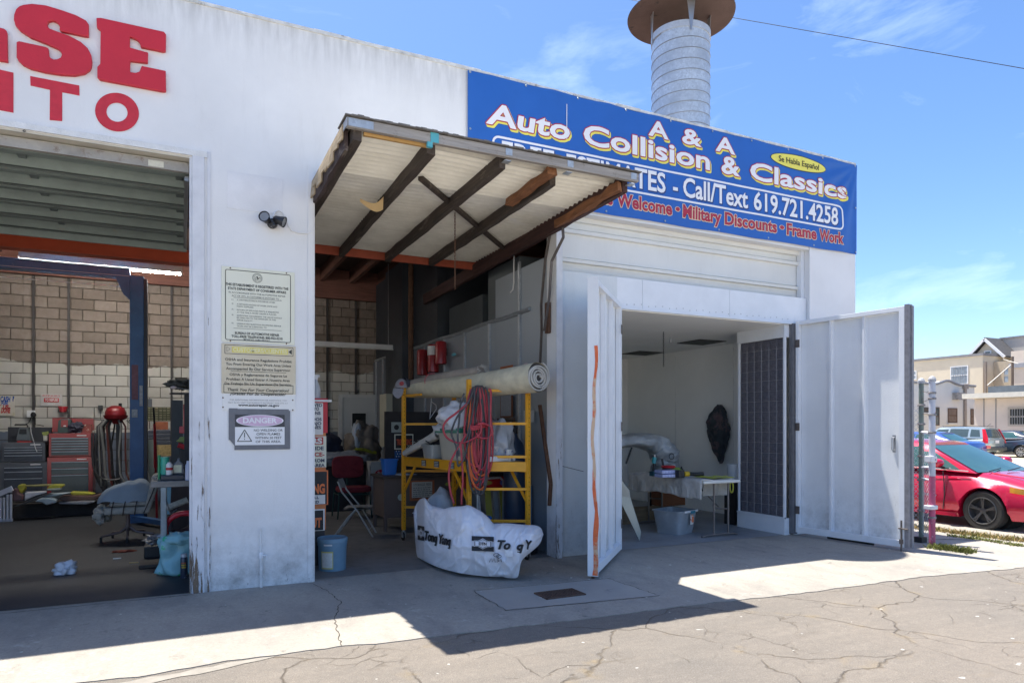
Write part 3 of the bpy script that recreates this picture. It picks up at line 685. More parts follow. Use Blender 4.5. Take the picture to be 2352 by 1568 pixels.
# each group of letters is set where it stands on the cloth
def at_x(x0, x1, z, h, t, style, **k):
    W = x1-x0
    if style == 'big':
        for L_, e, dx, dz, o in (('y',.019,.018,-.024,.003),('m',.018,0,0,.0055),('w',.004,0,0,.008)):
            layers[L_].stamp(e, t, x0, z, W, h, 0, bfn, o, bold=.018, dx=dx, dz=dz, shear=k.get('shear',0), cuts=.2)
    elif style == 'white':
        layers['b'].text(t, x0, z, W, h, bold=.02, extra=.02, dx=.012, dz=-.012, cuts=.2, fn=bfn(.004)); layers['w'].text(t, x0, z, W, h, bold=.022, cuts=.2, fn=bfn(.007))
    else:
        layers['p'].text(t, x0, z, W, h, bold=.03, extra=.04, cuts=.2, fn=bfn(.004)); layers['m'].text(t, x0, z, W, h, bold=.03, cuts=.2, fn=bfn(.007))
ax = lambda u: PY(u, 500).x
at_x(ax(1114), ax(1305), 5.415, .245, 'Auto', 'big', shear=.10)
at_x(ax(1337), ax(1626), 5.415, .245, 'Collision', 'big')
at_x(ax(1653), ax(1695), 5.415, .245, '&', 'big')
at_x(ax(1719), ax(1941), 5.415, .245, 'Classics', 'big')
at_x(ax(1486), ax(1532), 5.72, .205, 'A', 'big'); at_x(ax(1563), ax(1607), 5.72, .205, '&', 'big'); at_x(ax(1640), ax(1684), 5.72, .205, 'A', 'big')
at_x(ax(1150), ax(1270), 4.965, .26, 'FREE', 'white'); at_x(ax(1298), ax(1525), 4.965, .26, 'ESTIMATES', 'white')
at_x(ax(1542), ax(1553), 4.965, .24, '-', 'white')
at_x(ax(1565), ax(1714), 4.965, .26, 'Call/Text', 'white'); at_x(ax(1727), ax(1921), 4.965, .26, '619.721.4258', 'white')
at_x(ax(1413), ax(1540), 4.67, .17, 'Welcome', 'red'); at_x(ax(1318), ax(1404), 4.67, .17, 'Claims', 'red')
at_x(ax(1548), ax(1558), 4.70, .13, '\u2022', 'red'); at_x(ax(1565), ax(1652), 4.67, .17, 'Military', 'red'); at_x(ax(1661), ax(1780), 4.67, .17, 'Discounts', 'red')
at_x(ax(1787), ax(1797), 4.70, .13, '\u2022', 'red'); at_x(ax(1803), ax(1871), 4.67, .17, 'Frame', 'red'); at_x(ax(1878), ax(1932), 4.67, .17, 'Work', 'red')
def rrect(x0,z0,x1,z1,r,w,n=6):
    o=[];i_=[]
    for cx,cz,a0 in ((x1-r,z1-r,0),(x0+r,z1-r,90),(x0+r,z0+r,180),(x1-r,z0+r,270)):
        for k in range(n+1):
            a=rad(a0+90*k/n); o.append((cx+r*cos(a),cz+r*sin(a))); i_.append((cx+(r-w)*cos(a),cz+(r-w)*sin(a)))
    return o,i_
def ringmb(mb, o, i_, fn, step=.3):
    O=[];I=[]
    for (a,b),(c,d) in zip(zip(o,o[1:]+o[:1]), zip(i_,i_[1:]+i_[:1])):
        L_=sqrt((a[0]-b[0])**2+(a[1]-b[1])**2); k=max(1,int(L_/step))
        for q in range(k):
            O.append((a[0]+(b[0]-a[0])*q/k,a[1]+(b[1]-a[1])*q/k)); I.append((c[0]+(d[0]-c[0])*q/k,c[1]+(d[1]-c[1])*q/k))
    n=len(O); mb.add([fn(Vector((x,0,z))) for x,z in O+I], [(j,(j+1)%n,n+(j+1)%n,n+j) for j in range(n)])
o,i_ = rrect(3.44,4.885,9.70,5.285,.09,.028); ringmb(layers['w'],o,i_,bfn(.006),.1)
n=40; ex,ez,rx_,rz_=8.70,5.815,.60,.107
part('oval', MB().grid(lambda u,v: bshape(ex+rx_*max(v,.02)*cos(2*pi*u),ez+rz_*max(v,.02)*sin(2*pi*u),.0055), 40, 8, closed_u=True), M_TY, bn)
rg = MB(); ringmb(rg, [(ex+(rx_+.012)*cos(2*pi*i/n),ez+(rz_+.012)*sin(2*pi*i/n)) for i in range(n)], [(ex+rx_*cos(2*pi*i/n),ez+rz_*sin(2*pi*i/n)) for i in range(n)], bfn(.005)); part('oval_rim', rg, M_INK, bn)
t_ = MB().text('Se Habla Espa\u00f1ol', ex, ez-.04, .88, .085, bold=.01, cuts=.04, align='C', fn=bfn(.011)); part('lettering', t_, M_INK, bn)
part('lettering', layers['y'], M_TY, bn); part('lettering', layers['m'], M_TR, bn); part('lettering', layers['w'], M_TW, bn); part('lettering', layers['b'], M_TB, bn); part('lettering', layers['p'], mat('banner_peach',(.78,.62,.42),.5,var=.03), bn)
gr = None
for i, (x, z) in enumerate([(BX0+.03+k*.76, BZ1-.035) for k in range(10)]+[(BX0+.03+k*.98, BZ0+.04) for k in range(8)]+[(BX0+.03,5.3),(BX1-.04,5.3)]):
    if gr is None: gr = part('grommet', MB().lathe([(.006,0),(.013,0),(.015,.003),(.013,.006),(.006,.006)], (0,0,0), 12, Matrix.Rotation(rad(90),4,'X')), M_STEEL, bn); g0 = gr
    else: gr = g0.copy(); COL.objects.link(gr)
    gr.location = Vector((x,-.036,z))
part('crease', boxm((ax(1298)-.004,-.045,5.42),(ax(1298)+.004,-.040,5.87)), M_TW, bn)
# ================================================================== SECTIONAL DOOR OVER THE BOOTH
rd = thing('roll_up_door', 'white ribbed roll up door half lowered above the booth front', 'garage door', (6.7,.2,3.73))
dd = MB(); prof = [(3.735,.20),(3.885,.20),(3.89,.15),(3.93,.145),(3.94,.20),(3.952,.215),(3.958,.20),(4.275,.20),(4.28,.15),(4.325,.145),(4.335,.20),(4.347,.215),(4.353,.20),(4.43,.20),(4.44,.15),(4.49,.145),(4.62,.20)]
for (z0,y0),(z1,y1) in zip(prof, prof[1:]): dd.add([(4.442,y0,z0),(8.97,y0,z0),(8.97,y1,z1),(4.442,y1,z1)], [(0,1,2,3)])
part('door_slats', dd, white_wall('slat_paint',(.74,.74,.71),0,False), rd)
st = MB(); random.seed(2)
for i in range(150):
    x = random.uniform(6.3,8.9); 
    if random.random() < (x-5.6)/3.6: st.blob((x,.158,4.49+random.uniform(-.02,.018)), (random.uniform(.008,.028),.004,random.uniform(.004,.010)), sub=1)
part('mildew', st, mat('mildew_black',(.035,.032,.028),.95), rd, kind='stuff')

# ================================================================== SPRAY BOOTH
bo = thing('spray_booth', 'white sheet metal spray booth built into the right bay with open double doors', 'paint booth', (0,0,0))
M_FP = white_wall('front_sheet', (.72,.75,.76), .9)
M_BP = mat('booth_sheet',(.29,.33,.37),.42,metal=.12,var=.06,scale=1.6,bump=.05,spot=(.34,.34,.34),sp=(.72,.85),spscale=2.5)
M_BI = mat('booth_inner',(.86,.86,.83),.5,var=.05,scale=1.2,spot=(.45,.45,.44),sp=(.66,.85),spscale=1.5)
BH = 3.34
part('front_panel', boxm((4.444,.05,0),(5.34,.10,3.735)), M_FP, bo)
part('header_panel', MB().box((5.34,.05,3.31),(5.76,.10,3.735)).box((5.764,.05,3.31),(7.35,.10,3.735)).box((7.354,.05,3.31),(8.70,.10,3.735)), M_WPAINT, bo, bev=.002)
part('header_lip', boxm((5.34,.02,3.30),(8.70,.048,3.325)), M_WPAINT, bo)
sc1 = MB()
for i in range(26): sc1.lathe([(.008,0),(.006,.004),(.001,.005)], (5.5+i*.122,.048,3.37+.01*(i%3)), 6, Matrix.Rotation(rad(90),4,'X'))
part('rivets', sc1, M_STEEL, bo, kind='stuff')
part('door_post', boxm((5.26,.0,0),(5.34,.048,3.31)), M_WPAINT, bo, bev=.003); part('door_post', boxm((8.70,.05,0),(8.96,.10,3.735)), M_WPAINT, bo)
part('gasket', boxm((8.60,.0,.02),(8.70,.068,3.31)), mat('gasket_grey',(.14,.14,.15),.7,var=.2,scale=12), bo)
part('return_panel', boxm((8.90,.10,3.0),(8.965,.19,4.5)), M_WPAINT, bo)
# inner room
for y0,y1 in ((.10,1.5),(1.506,3.4),(3.406,5.7)): part('ceiling_panel', boxm((4.6,y0,3.295),(9.55,y1,3.325)), M_BI, bo)
for y0,y1 in ((.8,2.2),(2.206,3.9),(3.906,5.65)): part('inner_wall', boxm((9.5,y0,0),(9.55,y1,3.29)), M_BI, bo)
for x0,x1 in ((4.6,6.2),(6.206,7.8),(7.806,9.5)): part('inner_wall', boxm((x0,5.65,0),(x1,5.70,3.29)), M_BI, bo)
part('inner_wall', boxm((4.6,.10,0),(4.64,5.65,3.29)), M_BI, bo)
sm = MB()
for y in (2.2,3.9): sm.box((9.493,y-.006,0.1),(9.50,y+.012,3.2))
part('wall_seam', sm, mat('seam_pale',(.75,.75,.73),.5), bo)
for (u,v) in ((1611,787),(1476,812)):
    p = PG(u,v,3.28); part('ceiling_grille', boxm((p.x-.32,p.y-.32,3.282),(p.x+.32,p.y+.32,3.294)), mat('grille_dark',(.05,.055,.05),.7,var=.2,scale=90), bo)
part('sprinkler', MB().lathe([(.02,0),(.02,.05),(.008,.05),(.008,.10)], PG(1540,787,3.19), 8), M_STEEL, bo)
# filter screen on the right
fs_ = part('filter_wall', MB().box((8.50,.07,0),(8.62,1.08,.26)).box((8.50,.07,3.10),(8.62,1.08,3.294)).box((8.50,.07,.26),(8.54,.10,3.10)).box((8.50,1.045,.26),(8.54,1.065,3.10)).box((8.49,.07,.25),(8.53,1.08,.275)), M_WPAINT, bo)
def qf():
    q = newm('quilted_filter'); co = q.mapping()
    c = q.mixc(q.rng(q.noise(co, 22, 6, .7), .3, .7), (.075,.072,.088), (.16,.155,.18)); c = q.mixc(q.rng(q.noise(co, 2.5, 4), .35, .7, 0, .5), c, (.12,.11,.13))
    q.ln(c, q.b.inputs['Base Color']); q.b.inputs['Roughness'].default_value = .95; q.bump(q.noise(co, 45, 6), .6, .02); return q.m
M_FIL = qf(); ncol, nrow = 6, 17
cy, czv = (1.045-.10)/ncol, (3.10-.275)/nrow; f0 = None
pil = MB().grid(lambda u,v: Vector((8.555-.010*sin(pi*u)**.6*sin(pi*v)**.6, u*cy, v*czv)), 6, 6)
for i in range(ncol):
    for j in range(nrow):
        if f0 is None: f0 = part('filter_pad', pil, M_FIL, fs_, smooth=True)
        else: f = f0.copy(); COL.objects.link(f)
        (f0 if (i,j)==(0,0) else f).location = (0,.10+i*cy,.275+j*czv)
wr = MB()
for i in range(ncol+1): wr.tube([(8.535,.10+i*cy+.003*sin(k),.275+k*.3) for k in range(10)], .0026, 4)
for j in range(nrow+1): wr.tube([(8.533,.10,.275+j*czv),(8.533,1.045,.275+j*czv)], .0022, 4)
part('wire_grid', wr, mat('grid_wire',(.34,.34,.36),.5,metal=.4), fs_)
# side wall toward the middle bay with studs
part('side_panel', boxm((4.455,.12,0),(4.50,2.1,4.0)), M_BP, bo)
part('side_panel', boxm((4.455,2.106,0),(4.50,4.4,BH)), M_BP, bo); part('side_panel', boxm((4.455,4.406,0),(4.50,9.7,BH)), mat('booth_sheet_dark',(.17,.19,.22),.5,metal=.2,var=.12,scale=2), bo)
z6 = ZC(900,850,3.136)
for x in (1955,1678,1450,1262,1087,940,815,697,635):
    p = PX(*z6(x,700), 4.45); part('stud', boxm((4.425,p.y-.028,0),(4.454,p.y+.028,BH if x<1900 else 4.1)), M_GALV, bo)
part('top_rail', MB().tube([(4.44,y,BH+.02+.01*sin(y*3)) for y in [.9+i*.45 for i in range(20)]], .03, 6), M_GALV, bo)
part('booth_top', boxm((4.50,.24,BH),(9.75,9.7,BH+.06)), mat('dusty_top',(.12,.12,.12),.9,var=.3), bo)
part('duct_box', boxm((4.55,1.45,BH+.06),(5.6,2.6,4.25)), mat('duct_grey',(.12,.14,.15),.6,metal=.2,var=.12,scale=2), bo)
part('duct_box', boxm((4.62,3.0,BH+.06),(5.4,4.6,3.95)), mat('duct_grey2',(.07,.085,.095),.6,metal=.2,var=.15,scale=2), bo)
part('exhaust_duct', boxm((4.2,6.3,.9),(5.6,7.6,5.2)), mat('duct_dark',(.055,.065,.08),.5,metal=.3,var=.2,scale=2), bo)
part('exhaust_duct', boxm((4.45,4.8,BH+.06),(6.2,9.4,5.27)), mat('duct_dark',(.055,.065,.08)), bo)
part('conduit', MB().tube([PX(1181,560,4.43),PX(1180,650,4.43),PX(1178,665,4.43),PX(1172,672,4.43)], .010, 6), M_WHITE, bo)
part('drop_pipe', MB().tube([(3.95,4.9,5.2),(3.95,4.9,2.6)], .05, 10), M_RUST, bo)
# doors
def booth_door(hx, hy, fx, fy, z0, z1, s, mface):
    d = Vector((fx-hx, fy-hy, 0)); W = d.length; rz = atan2(d.y, d.x)
    lw = Matrix.Translation((hx,hy,0)) @ Matrix.Rotation(rz,4,'Z')
    def wmb(mb): return MB().add([lw@v for v in mb.v], mb.f)
    sk = part('door', wmb(boxm((0,-s*.005,z0+.02),(W,-s*.03,z1-.01))), mface, bo)
    fr = MB().box((0,0,z0),(.05,s*.075,z1)).box((W-.075,0,z0),(W,s*.075,z1)).box((.05,0,z1-.06),(W-.075,s*.07,z1)).box((.05,0,z0),(W-.075,s*.07,z0+.09))
    part('door_frame', wmb(fr), M_WPAINT, sk, bev=.003)
    for k in (1,2):
        x = .05+(W-.125)*k/3; part('rib', wmb(MB().box((x-.014,0,z0+.09),(x+.014,s*.055,z1-.06)).box((x-.04,0,z0+.09),(x+.04,s*.006,z1-.06))), M_WPAINT, sk)
    for z in (z0+.35,(z0+z1)/2,z1-.35):
        part('hinge', wmb(MB().tube([(-.012,s*.03,z-.07),(-.012,s*.03,z+.07)], .016, 8).box((0,s*.076,z-.06),(.07,s*.082,z+.06))), M_DIRT, sk)
    return sk, lw, W
M_DF = white_wall('door_skin', (.78,.80,.82), 1.1)
kd, lw, W = booth_door(8.715,-.01,8.94,-1.64,.05,3.34,-1,M_DF)
def W_(lw, mb): return MB().add([lw@v for v in mb.v], mb.f)
part('seal_strip', W_(lw, MB().box((W,.03,.05),(W+.055,-.075,3.36)).box((W+.055,.03,.05),(W+.075,-.02,3.34))), mat('grey_seal',(.20,.20,.22),.6,var=.25,scale=14), kd)
part('handle', W_(lw, MB().tube([(W-.17,-.005,1.55),(W-.17,-.05,1.54),(W-.17,-.055,1.38),(W-.17,-.005,1.36)], .014, 8).box((W-.19,0,1.34),(W-.15,-.012,1.58))), M_STEEL, kd)
part('drop_bolt', W_(lw, MB().tube([(W-.03,-.095,.42),(W-.03,-.095,-.0)], .012, 8).box((W-.07,-.075,.30),(W+.05,-.10,.315)).box((W-.05,-.075,.10),(W-.01,-.115,.16)).tube([(W-.03,-.10,.31),(W+.08,-.13,.31)], .007, 6)), M_DIRT, kd)
part('bottom_brush', W_(lw, boxm((.5,-.01,.012),(1.2,-.03,.05))), M_RUBBER, kd)
kd2, lw2, W2 = booth_door(5.285,-.012,4.125,-1.20,.05,3.35,1,M_DF)
# outer edge of the left leaf with the orange marking ribbon
part('edge_panel', W_(lw2, MB().box((W2,-.035,.03),(W2+.012,.085,3.37))), M_WPAINT, kd2)
tp = MB(); random.seed(6); zz = 2.60; P_ = []
while zz > .0:
    wv = .018*sin(zz*3)+.008*sin(zz*11); ww = .028+.014*random.random()+(.02 if zz<.75 else 0); P_ += [(W2+.016,.045+wv-ww/2,zz),(W2+.020,.045+wv+ww/2,zz)]; zz -= .08
k = len(P_)//2; tp.add(P_, [(2*i,2*i+1,2*i+3,2*i+2) for i in range(k-1)])
rb = part('ribbon', W_(lw2, tp), mat('orange_ribbon',(.72,.14,.04),.6,var=.3,scale=5,spot=(.66,.46,.30),sp=(.48,.58),spscale=3), kd2)
part('foot_bolt', W_(lw2, MB().tube([(W2-.02,.02,.05),(W2-.02,.02,.0)], .018, 8)), M_RUST, kd2)
part('pull_handle', MB().tube([PY(1351,1000,.04)+Vector((0,-.0,0)),PY(1349,1001,0.0),PY(1349,1018,0.0),PY(1351,1020,.04)], .008, 6), M_STEEL, bo)
part('scratch', MB().tube([PY(1283,1066,.046),PY(1292,1070,.046),PY(1340,1082,.046)], .003, 4), M_INK, bo)

# ================================================================== PILLAR: SIGNS, LIGHT, PIPE
s4 = ZC(500,600,2.09)
def ln_(mb, s, xl, yb, xr, cap, y=-.012, bold=.0, shear=0):
    a = PY(*s4(xl,yb), 0); b = PY(*s4(xr,yb), 0); mb.text(s, a.x, a.z, b.x-a.x, cap*.00172, y=y, bold=bold, shear=shear)
def plate(p0, p1): a = PY(*s4(*p0),0); b = PY(*s4(*p1),0); return a, b
M_CREAM = mat('sign_cream',(.74,.73,.60),.5,var=.04,scale=3)
sg = thing('notice_sign', 'tall cream registration notice bolted on the white pillar above the tan one', 'sign', (.74,-.005,2.59))
part('plate', boxm((.375,-.010,2.58),(1.105,-.003,3.365)), M_CREAM, sg, bev=.002)
M_GINK = mat('sign_ink',(.03,.035,.03),.6)
t = MB()
L_ = [("THIS ESTABLISHMENT IS REGISTERED WITH THE",335,492,720,15,.03),("STATE DEPARTMENT OF CONSUMER AFFAIRS",350,517,706,14,.03),("IN ACCORDANCE WITH THE AUTOMOTIVE REPAIR",355,540,702,10,.0),("ACT OF 1971, A CUSTOMER IS ENTITLED TO ...",373,561,676,10,.0),
 ("1)",373,584,383,8,0),("A WRITTEN ESTIMATE FOR REPAIR WORK",405,586,640,8,0),("2)",373,608,383,8,0),("A DETAILED INVOICE OF WORK DONE AND",405,612,652,8,0),("PARTS SUPPLIED.",405,626,508,8,0),("3)",373,643,383,8,0),("RETURN OF REPLACED PARTS, IF REQUESTED",405,647,662,8,0),("AT THE TIME A WORK ORDER IS PLACED.",405,662,648,8,0),
 ("4)",373,677,383,8,0),("QUESTIONS CONCERNING THE ABOVE SHOULD",405,681,680,8,0),("BE DIRECTED TO THE MANAGER OF THIS",405,695,644,8,0),("REPAIR FACILITY.",405,710,503,8,0),("5)",373,727,383,8,0),("UNRESOLVED QUESTIONS REGARDING SERVICE",405,731,675,8,0),("WORK MAY BE SUBMITTED TO:",405,746,588,8,0),
 ("BUREAU OF AUTOMOTIVE REPAIR",393,791,664,14,.03),("TOLL-FREE TELEPHONE: 800-952-5210",372,811,684,14,.03),("MONDAY THRU FRIDAY",447,829,607,9,.01)]
for s_,a,b,c,d,e in L_: ln_(t, s_, a, b, c, d, bold=e)
part('lettering', t, M_GINK, sg)
bo_,bi_ = rrect(.41,2.60,1.065,3.335,.02,.007); m = MB(); ringmb(m, bo_, bi_, lambda p: Vector((p.x,-.012,p.z)), 1)
m.box((.49,-.0125,2.725),(.97,-.0115,2.728)).box((.49,-.0125,3.045),(.97,-.0115,3.048)); part('border', m, M_GINK, sg)
sl_ = MB(); c_ = PY(*s4(530,450),0)
for r_ in (.050,.044,.033): ringmb(sl_, [(c_.x+r_*cos(i*pi/16),c_.z+r_*sin(i*pi/16)) for i in range(32)], [(c_.x+(r_-.0025)*cos(i*pi/16),c_.z+(r_-.0025)*sin(i*pi/16)) for i in range(32)], lambda p: Vector((p.x,-.012,p.z)), 1)
random.seed(3)
for i in range(14): a = random.uniform(0,6.28); r_ = random.uniform(0,.026); sl_.box((c_.x+r_*cos(a)-.004,-.0125,c_.z+r_*sin(a)-.003),(c_.x+r_*cos(a)+.005,-.0115,c_.z+r_*sin(a)+.004))
part('seal', sl_, M_GINK, sg)
bt = MB()
for x,z in ((.46,3.35),(1.02,3.35),(.46,2.592),(1.02,2.592)): bt.lathe([(.008,0),(.006,.005),(.001,.006)], (x,-.010,z), 8, Matrix.Rotation(rad(90),4,'X'))
part('screw', bt, M_RUST, sg)
# white internet-address strip (lower plate)
s3 = thing('notice_sign', 'white notice strip with a web address between the tan and danger signs', 'sign', (.74,-.003,1.87))
part('plate', boxm((.385,-.008,1.865),(1.11,-.002,2.07)), mat('sign_white',(.76,.75,.72),.5,var=.04), s3, bev=.002)
t = MB(); ln_(t,"FOR ADDITIONAL INFORMATION OR ASSISTANCE, YOU",362,1197,710,9,y=-.010); ln_(t,"MAY ALSO VISIT THE BUREAU'S INTERNET WEB SITE AT",351,1214,717,9,y=-.010); part('lettering', t, mat('faded_ink',(.30,.29,.28),.6), s3)
t = MB(); ln_(t,"www.autorepair.ca.gov",413,1231,665,14,y=-.010,bold=.03); part('lettering', t, M_GINK, s3)
bt = MB()
for x,y in ((320,1180),(747,1195),(320,1238),(747,1255)): p = PY(*s4(x,y),0); bt.lathe([(.008,0),(.006,.005),(.001,.006)], (p.x,-.0085,p.z), 8, Matrix.Rotation(rad(90),4,'X'))
part('screw', bt, M_RUST, s3)
# tan customers sign
s2 = thing('notice_sign', 'weathered tan customers sign with yellow heading on the pillar', 'sign', (.74,-.009,2.04))
part('plate', boxm((.375,-.014,2.045),(1.115,-.009,2.565)), mat('sign_tan',(.62,.54,.39),.55,var=.08,scale=3,spot=(.66,.62,.5),sp=(.5,.7),spscale=4), s2, bev=.002)
t = MB()
for s_,a,b,c,d in (("OSHA and Insurance Regulations Prohibit",333,952,740,15),("You From Entering Our Work Area Unless",337,980,736,15),("Accompanied By Our Service Supervisor.",338,1008,736,15),("OSHA y Reglamentos de Seguros Le",360,1045,711,15),("Prohiben A Usted Entrar A Nuestra Area",341,1073,728,15),("De Trabajo Sin Un Supervisor De Servicio.",330,1100,742,15)): ln_(t,s_,a,b,c,d,y=-.016,bold=.015)
ln_(t,"Thank You For Your Cooperation!",347,1138,724,17,y=-.016,bold=.02,shear=.25); ln_(t,"\u00a1Gracias Por Su Cooperaci\u00f3n!",362,1162,703,16,y=-.016,bold=.02,shear=.25)
a = PY(*s4(366,1018),0); b = PY(*s4(705,1018),0); t.box((a.x,-.0165,a.z-.002),(b.x,-.0155,a.z+.002))
part('lettering', t, M_GINK, s2)
hb, hi = rrect(.405,2.455,1.09,2.55,.004,.005); m = MB(); ringmb(m,hb,hi,lambda p: Vector((p.x,-.016,p.z)),1)
hb, hi = rrect(.395,2.05,1.09,2.142,.004,.005); ringmb(m,hb,hi,lambda p: Vector((p.x,-.016,p.z)),1)
m.add([(1.075,-.0165,2.475),(1.075,-.0165,2.53),(1.04,-.0165,2.502)],[(0,1,2)]).add([(.425,-.0165,2.478),(.425,-.0165,2.53),(.428,-.0165,2.53),(.428,-.0165,2.478)],[(0,3,2,1)])
m.bar((.426,-.016,2.53),(.458,-.016,2.505),.002,.002).bar((.426,-.016,2.478),(.458,-.016,2.505),.002,.002); part('border', m, M_GINK, s2)
part('heading_patch', boxm((.475,-.0162,2.472),(1.035,-.0152,2.532)), mat('faded_yellow',(.72,.62,.16),.6,var=.12,scale=9), s2)
t = MB().text("CUSTOMERS/CLIENTES", .485, 2.482, .54, .040, y=-.0175, bold=.03); part('lettering', t, mat('heading_yellow',(.74,.70,.42),.6), s2)
# danger sign with duct tape
dg_ = thing('danger_sign', 'danger no welding sign taped with grey duct tape to the pillar', 'sign', (.75,-.004,1.45))
part('tape', MB().box((.455,-.0118,1.785),(1.045,-.003,1.885)).box((.445,-.0130,1.56),(.53,-.004,1.89)).box((.985,-.0124,1.46),(1.058,-.0042,1.87)).box((.50,-.0136,1.455),(1.055,-.0032,1.53)).add([(.455,-.0142,1.56),(.53,-.0142,1.46),(.56,-.0142,1.56),(.53,-.0142,1.62)],[(0,1,2,3)]), M_SILVER, dg_)
a = PY(*s4(388,1273),0)
part('plate', boxm((.505,-.0185,1.505),(1.0,-.0150,1.825)), mat('plate_white',(.75,.75,.76),.45,var=.03), dg_)
part('header', boxm((.505,-.0205,1.695),(1.0,-.0190,1.825)), mat('header_black',(.05,.05,.055),.6,var=.3,scale=30), dg_)
el_ = [(.752+.225*cos(i*pi/24), 1.762+.056*sin(i*pi/24)) for i in range(48)]
part('oval', MB().add([(x,-.0215,z) for x,z in el_],[tuple(range(48))]), mat('faded_pink',(.60,.42,.56),.55,var=.2,scale=8), dg_)
m = MB(); ringmb(m,[(.752+.236*cos(i*pi/24), 1.762+.062*sin(i*pi/24)) for i in range(48)],el_,lambda p: Vector((p.x,-.0218,p.z)),1)
m.text("DANGER", .752, 1.738, .34, .052, y=-.0235, bold=.035, align='C'); part('lettering', m, mat('sign_lilac_white',(.78,.76,.80),.5), dg_)
t = MB()
for i,s_ in enumerate(("NO WELDING OR","OPEN FLAMES","WITHIN 20 FEET","OF THIS AREA.")): t.text(s_, .835, 1.648-i*.040, [.29,.24,.27,.255][i], .024, y=-.0200, bold=.01, align='C')
tri = [(.528,1.545),(.668,1.545),(.598,1.665)]
for a,b in zip(tri, tri[1:]+tri[:1]): t.bar((a[0],-.0195,a[1]),(b[0],-.0195,b[1]),.003,.008)
t.box((.594,-.0205,1.585),(.602,-.0195,1.635)).box((.594,-.0205,1.562),(.602,-.0195,1.573)); part('lettering', t, M_GINK, dg_)
# flood light
c0 = PY(627,515,-.06)
fl = thing('flood_light', 'black twin head flood light with sensor mounted high on the pillar', 'security light', (c0.x,-.01,c0.z))
part('body', MB().blob((c0.x,-.065,c0.z), (.045,.05,.04), amp=0).lathe([(.055,0),(.05,.03),(.02,.035)], (c0.x,0,c0.z+.02), 16, Matrix.Rotation(rad(90),4,'X')), M_BLACK, fl, smooth=True)
part('sensor', MB().blob((c0.x+.005,-.09,c0.z-.02), (.028,.028,.03), amp=0), mat('sensor_black',(.03,.03,.035),.15), fl, smooth=True)
for sx, (u,v), dirv in ((-1,(609,500),(-.35,-.75,.15)),(1,(646,508),(.75,-.35,-.30))):
    p = PY(u,v,-.12); d = Vector(dirv).normalized(); mt = d.to_track_quat('Z','Y').to_matrix().to_4x4()
    h = part('lamp_head', MB().lathe([(.02,-.085),(.035,-.07),(.045,-.02),(.058,.03),(.058,.036),(.052,.036),(.048,.028)], p, 20, mt, caps=False), M_BLACK, fl, smooth=True)
    part('lens', MB().lathe([(.0,.027),(.050,.027)][::-1], p, 20, mt), mat('lens_grey',(.45,.47,.5),.15,var=.1), h)
    part('arm', MB().tube([(c0.x+.03*sx,-.07,c0.z),p-d*.05], .012, 8), M_BLACK, fl)
cb = [PY(*q,-.012) for q in ((632,487),(640,483),(648,488),(655,500),(663,520),(670,530),(685,535),(705,536),(716,533))]
part('conduit', MB().tube(cb, .009, 6), M_WHITE, fl, smooth=True); part('conduit', MB().tube([PY(632,487,-.012),PY(627,498,-.03)], .009, 6), M_WHITE, fl)
# stub pipe on the pillar foot
pp = thing('wall_pipe', 'white painted stub pipe with valve running up the pillar foot', 'pipe', (.82,-.02,0))
a = PY(600,1345,-.03); 
part('pipe', MB().tube([(a.x,-.03,0),(a.x,-.03,.36)], .016, 10).tube([(a.x-.005,-.03,.36),(a.x-.005,-.03,.62)], .009, 8), M_WALL, pp, smooth=True)
part('valve', MB().lathe([(.022,0),(.024,.02),(.024,.05),(.016,.06)], (a.x,-.03,.31), 12).tube([(a.x,-.03,.34),(a.x+.05,-.06,.335),(a.x+.055,-.06,.29)], .008, 6), M_WPAINT, pp, smooth=True)
# ================================================================== MIDDLE BAY
m2 = ZC(1150,1080,4.612); m3 = ZC(1150,1350,4.238); m7 = ZC(900,1250,2.94); m1 = ZC(900,1100,5.2275); m6 = ZC(900,850,3.136); n8 = ZC(890,1080,2.613)
# ---- scaffold
A = Vector((2.98,2.16,0)); Cc = Vector((3.97,.02,0)); B = Vector((3.30,.38,0)); D = A+(Cc-B)
Cc = B+(Vector((.66,-.36,0))); D = A+Vector((.66,-.36,0))
Ld = (B-A).normalized(); Sd = (Cc-B).normalized()
sf = thing('rolling_scaffold', 'yellow rolling baker scaffold loaded with hoses and bins in the middle bay', 'scaffold', tuple((A+Cc)/2))
up = Vector((0,0,1))
for P_ in (A,B,Cc,D):
    sp_ = part('post', MB().bar(P_+up*.16, P_+up*2.30, .052, .052, up=tuple(Ld)), M_YEL, sf, bev=.004)
    hl = MB()
    for i in range(34):
        z = .30+i*.058
        if 1.10<z<1.27: continue
        for d_, w_ in ((-Ld if False else Vector((0,-1,0)),0),):
            hl.add([], [])
        q = P_+up*z
        for dr in (Ld,-Ld,Sd,-Sd):
            if dr.dot(Vector((-.3,-1,0))) > .3 or True:
                t_ = dr.cross(up); c_ = q+dr*.0265
                hl.add([c_+t_*.006*cos(k*pi/4)+up*.006*sin(k*pi/4) for k in range(8)], [tuple(range(8))])
    part('pin_holes', hl, M_INK, sp_, kind='stuff')
    cs_ = part('caster', MB().tube([P_+up*.20,P_+up*.135], .022, 10).box(P_+Vector((-.022,-.025,.05)),P_+Vector((-.014,.05,.14))).box(P_+Vector((.014,-.025,.05)),P_+Vector((.022,.05,.14))), M_STEEL, sf)
    part('wheel', MB().lathe([(.03,-.013),(.062,-.011),(.064,0),(.062,.011),(.03,.013)], P_+Vector((0,.03,.064)), 20, Matrix.Rotation(rad(90),4,'Y')), M_RUBBER, cs_, smooth=True)
def rung(a, b, z, w=.034, h=.034): return MB().bar(a+up*z, b+up*z, w, h)
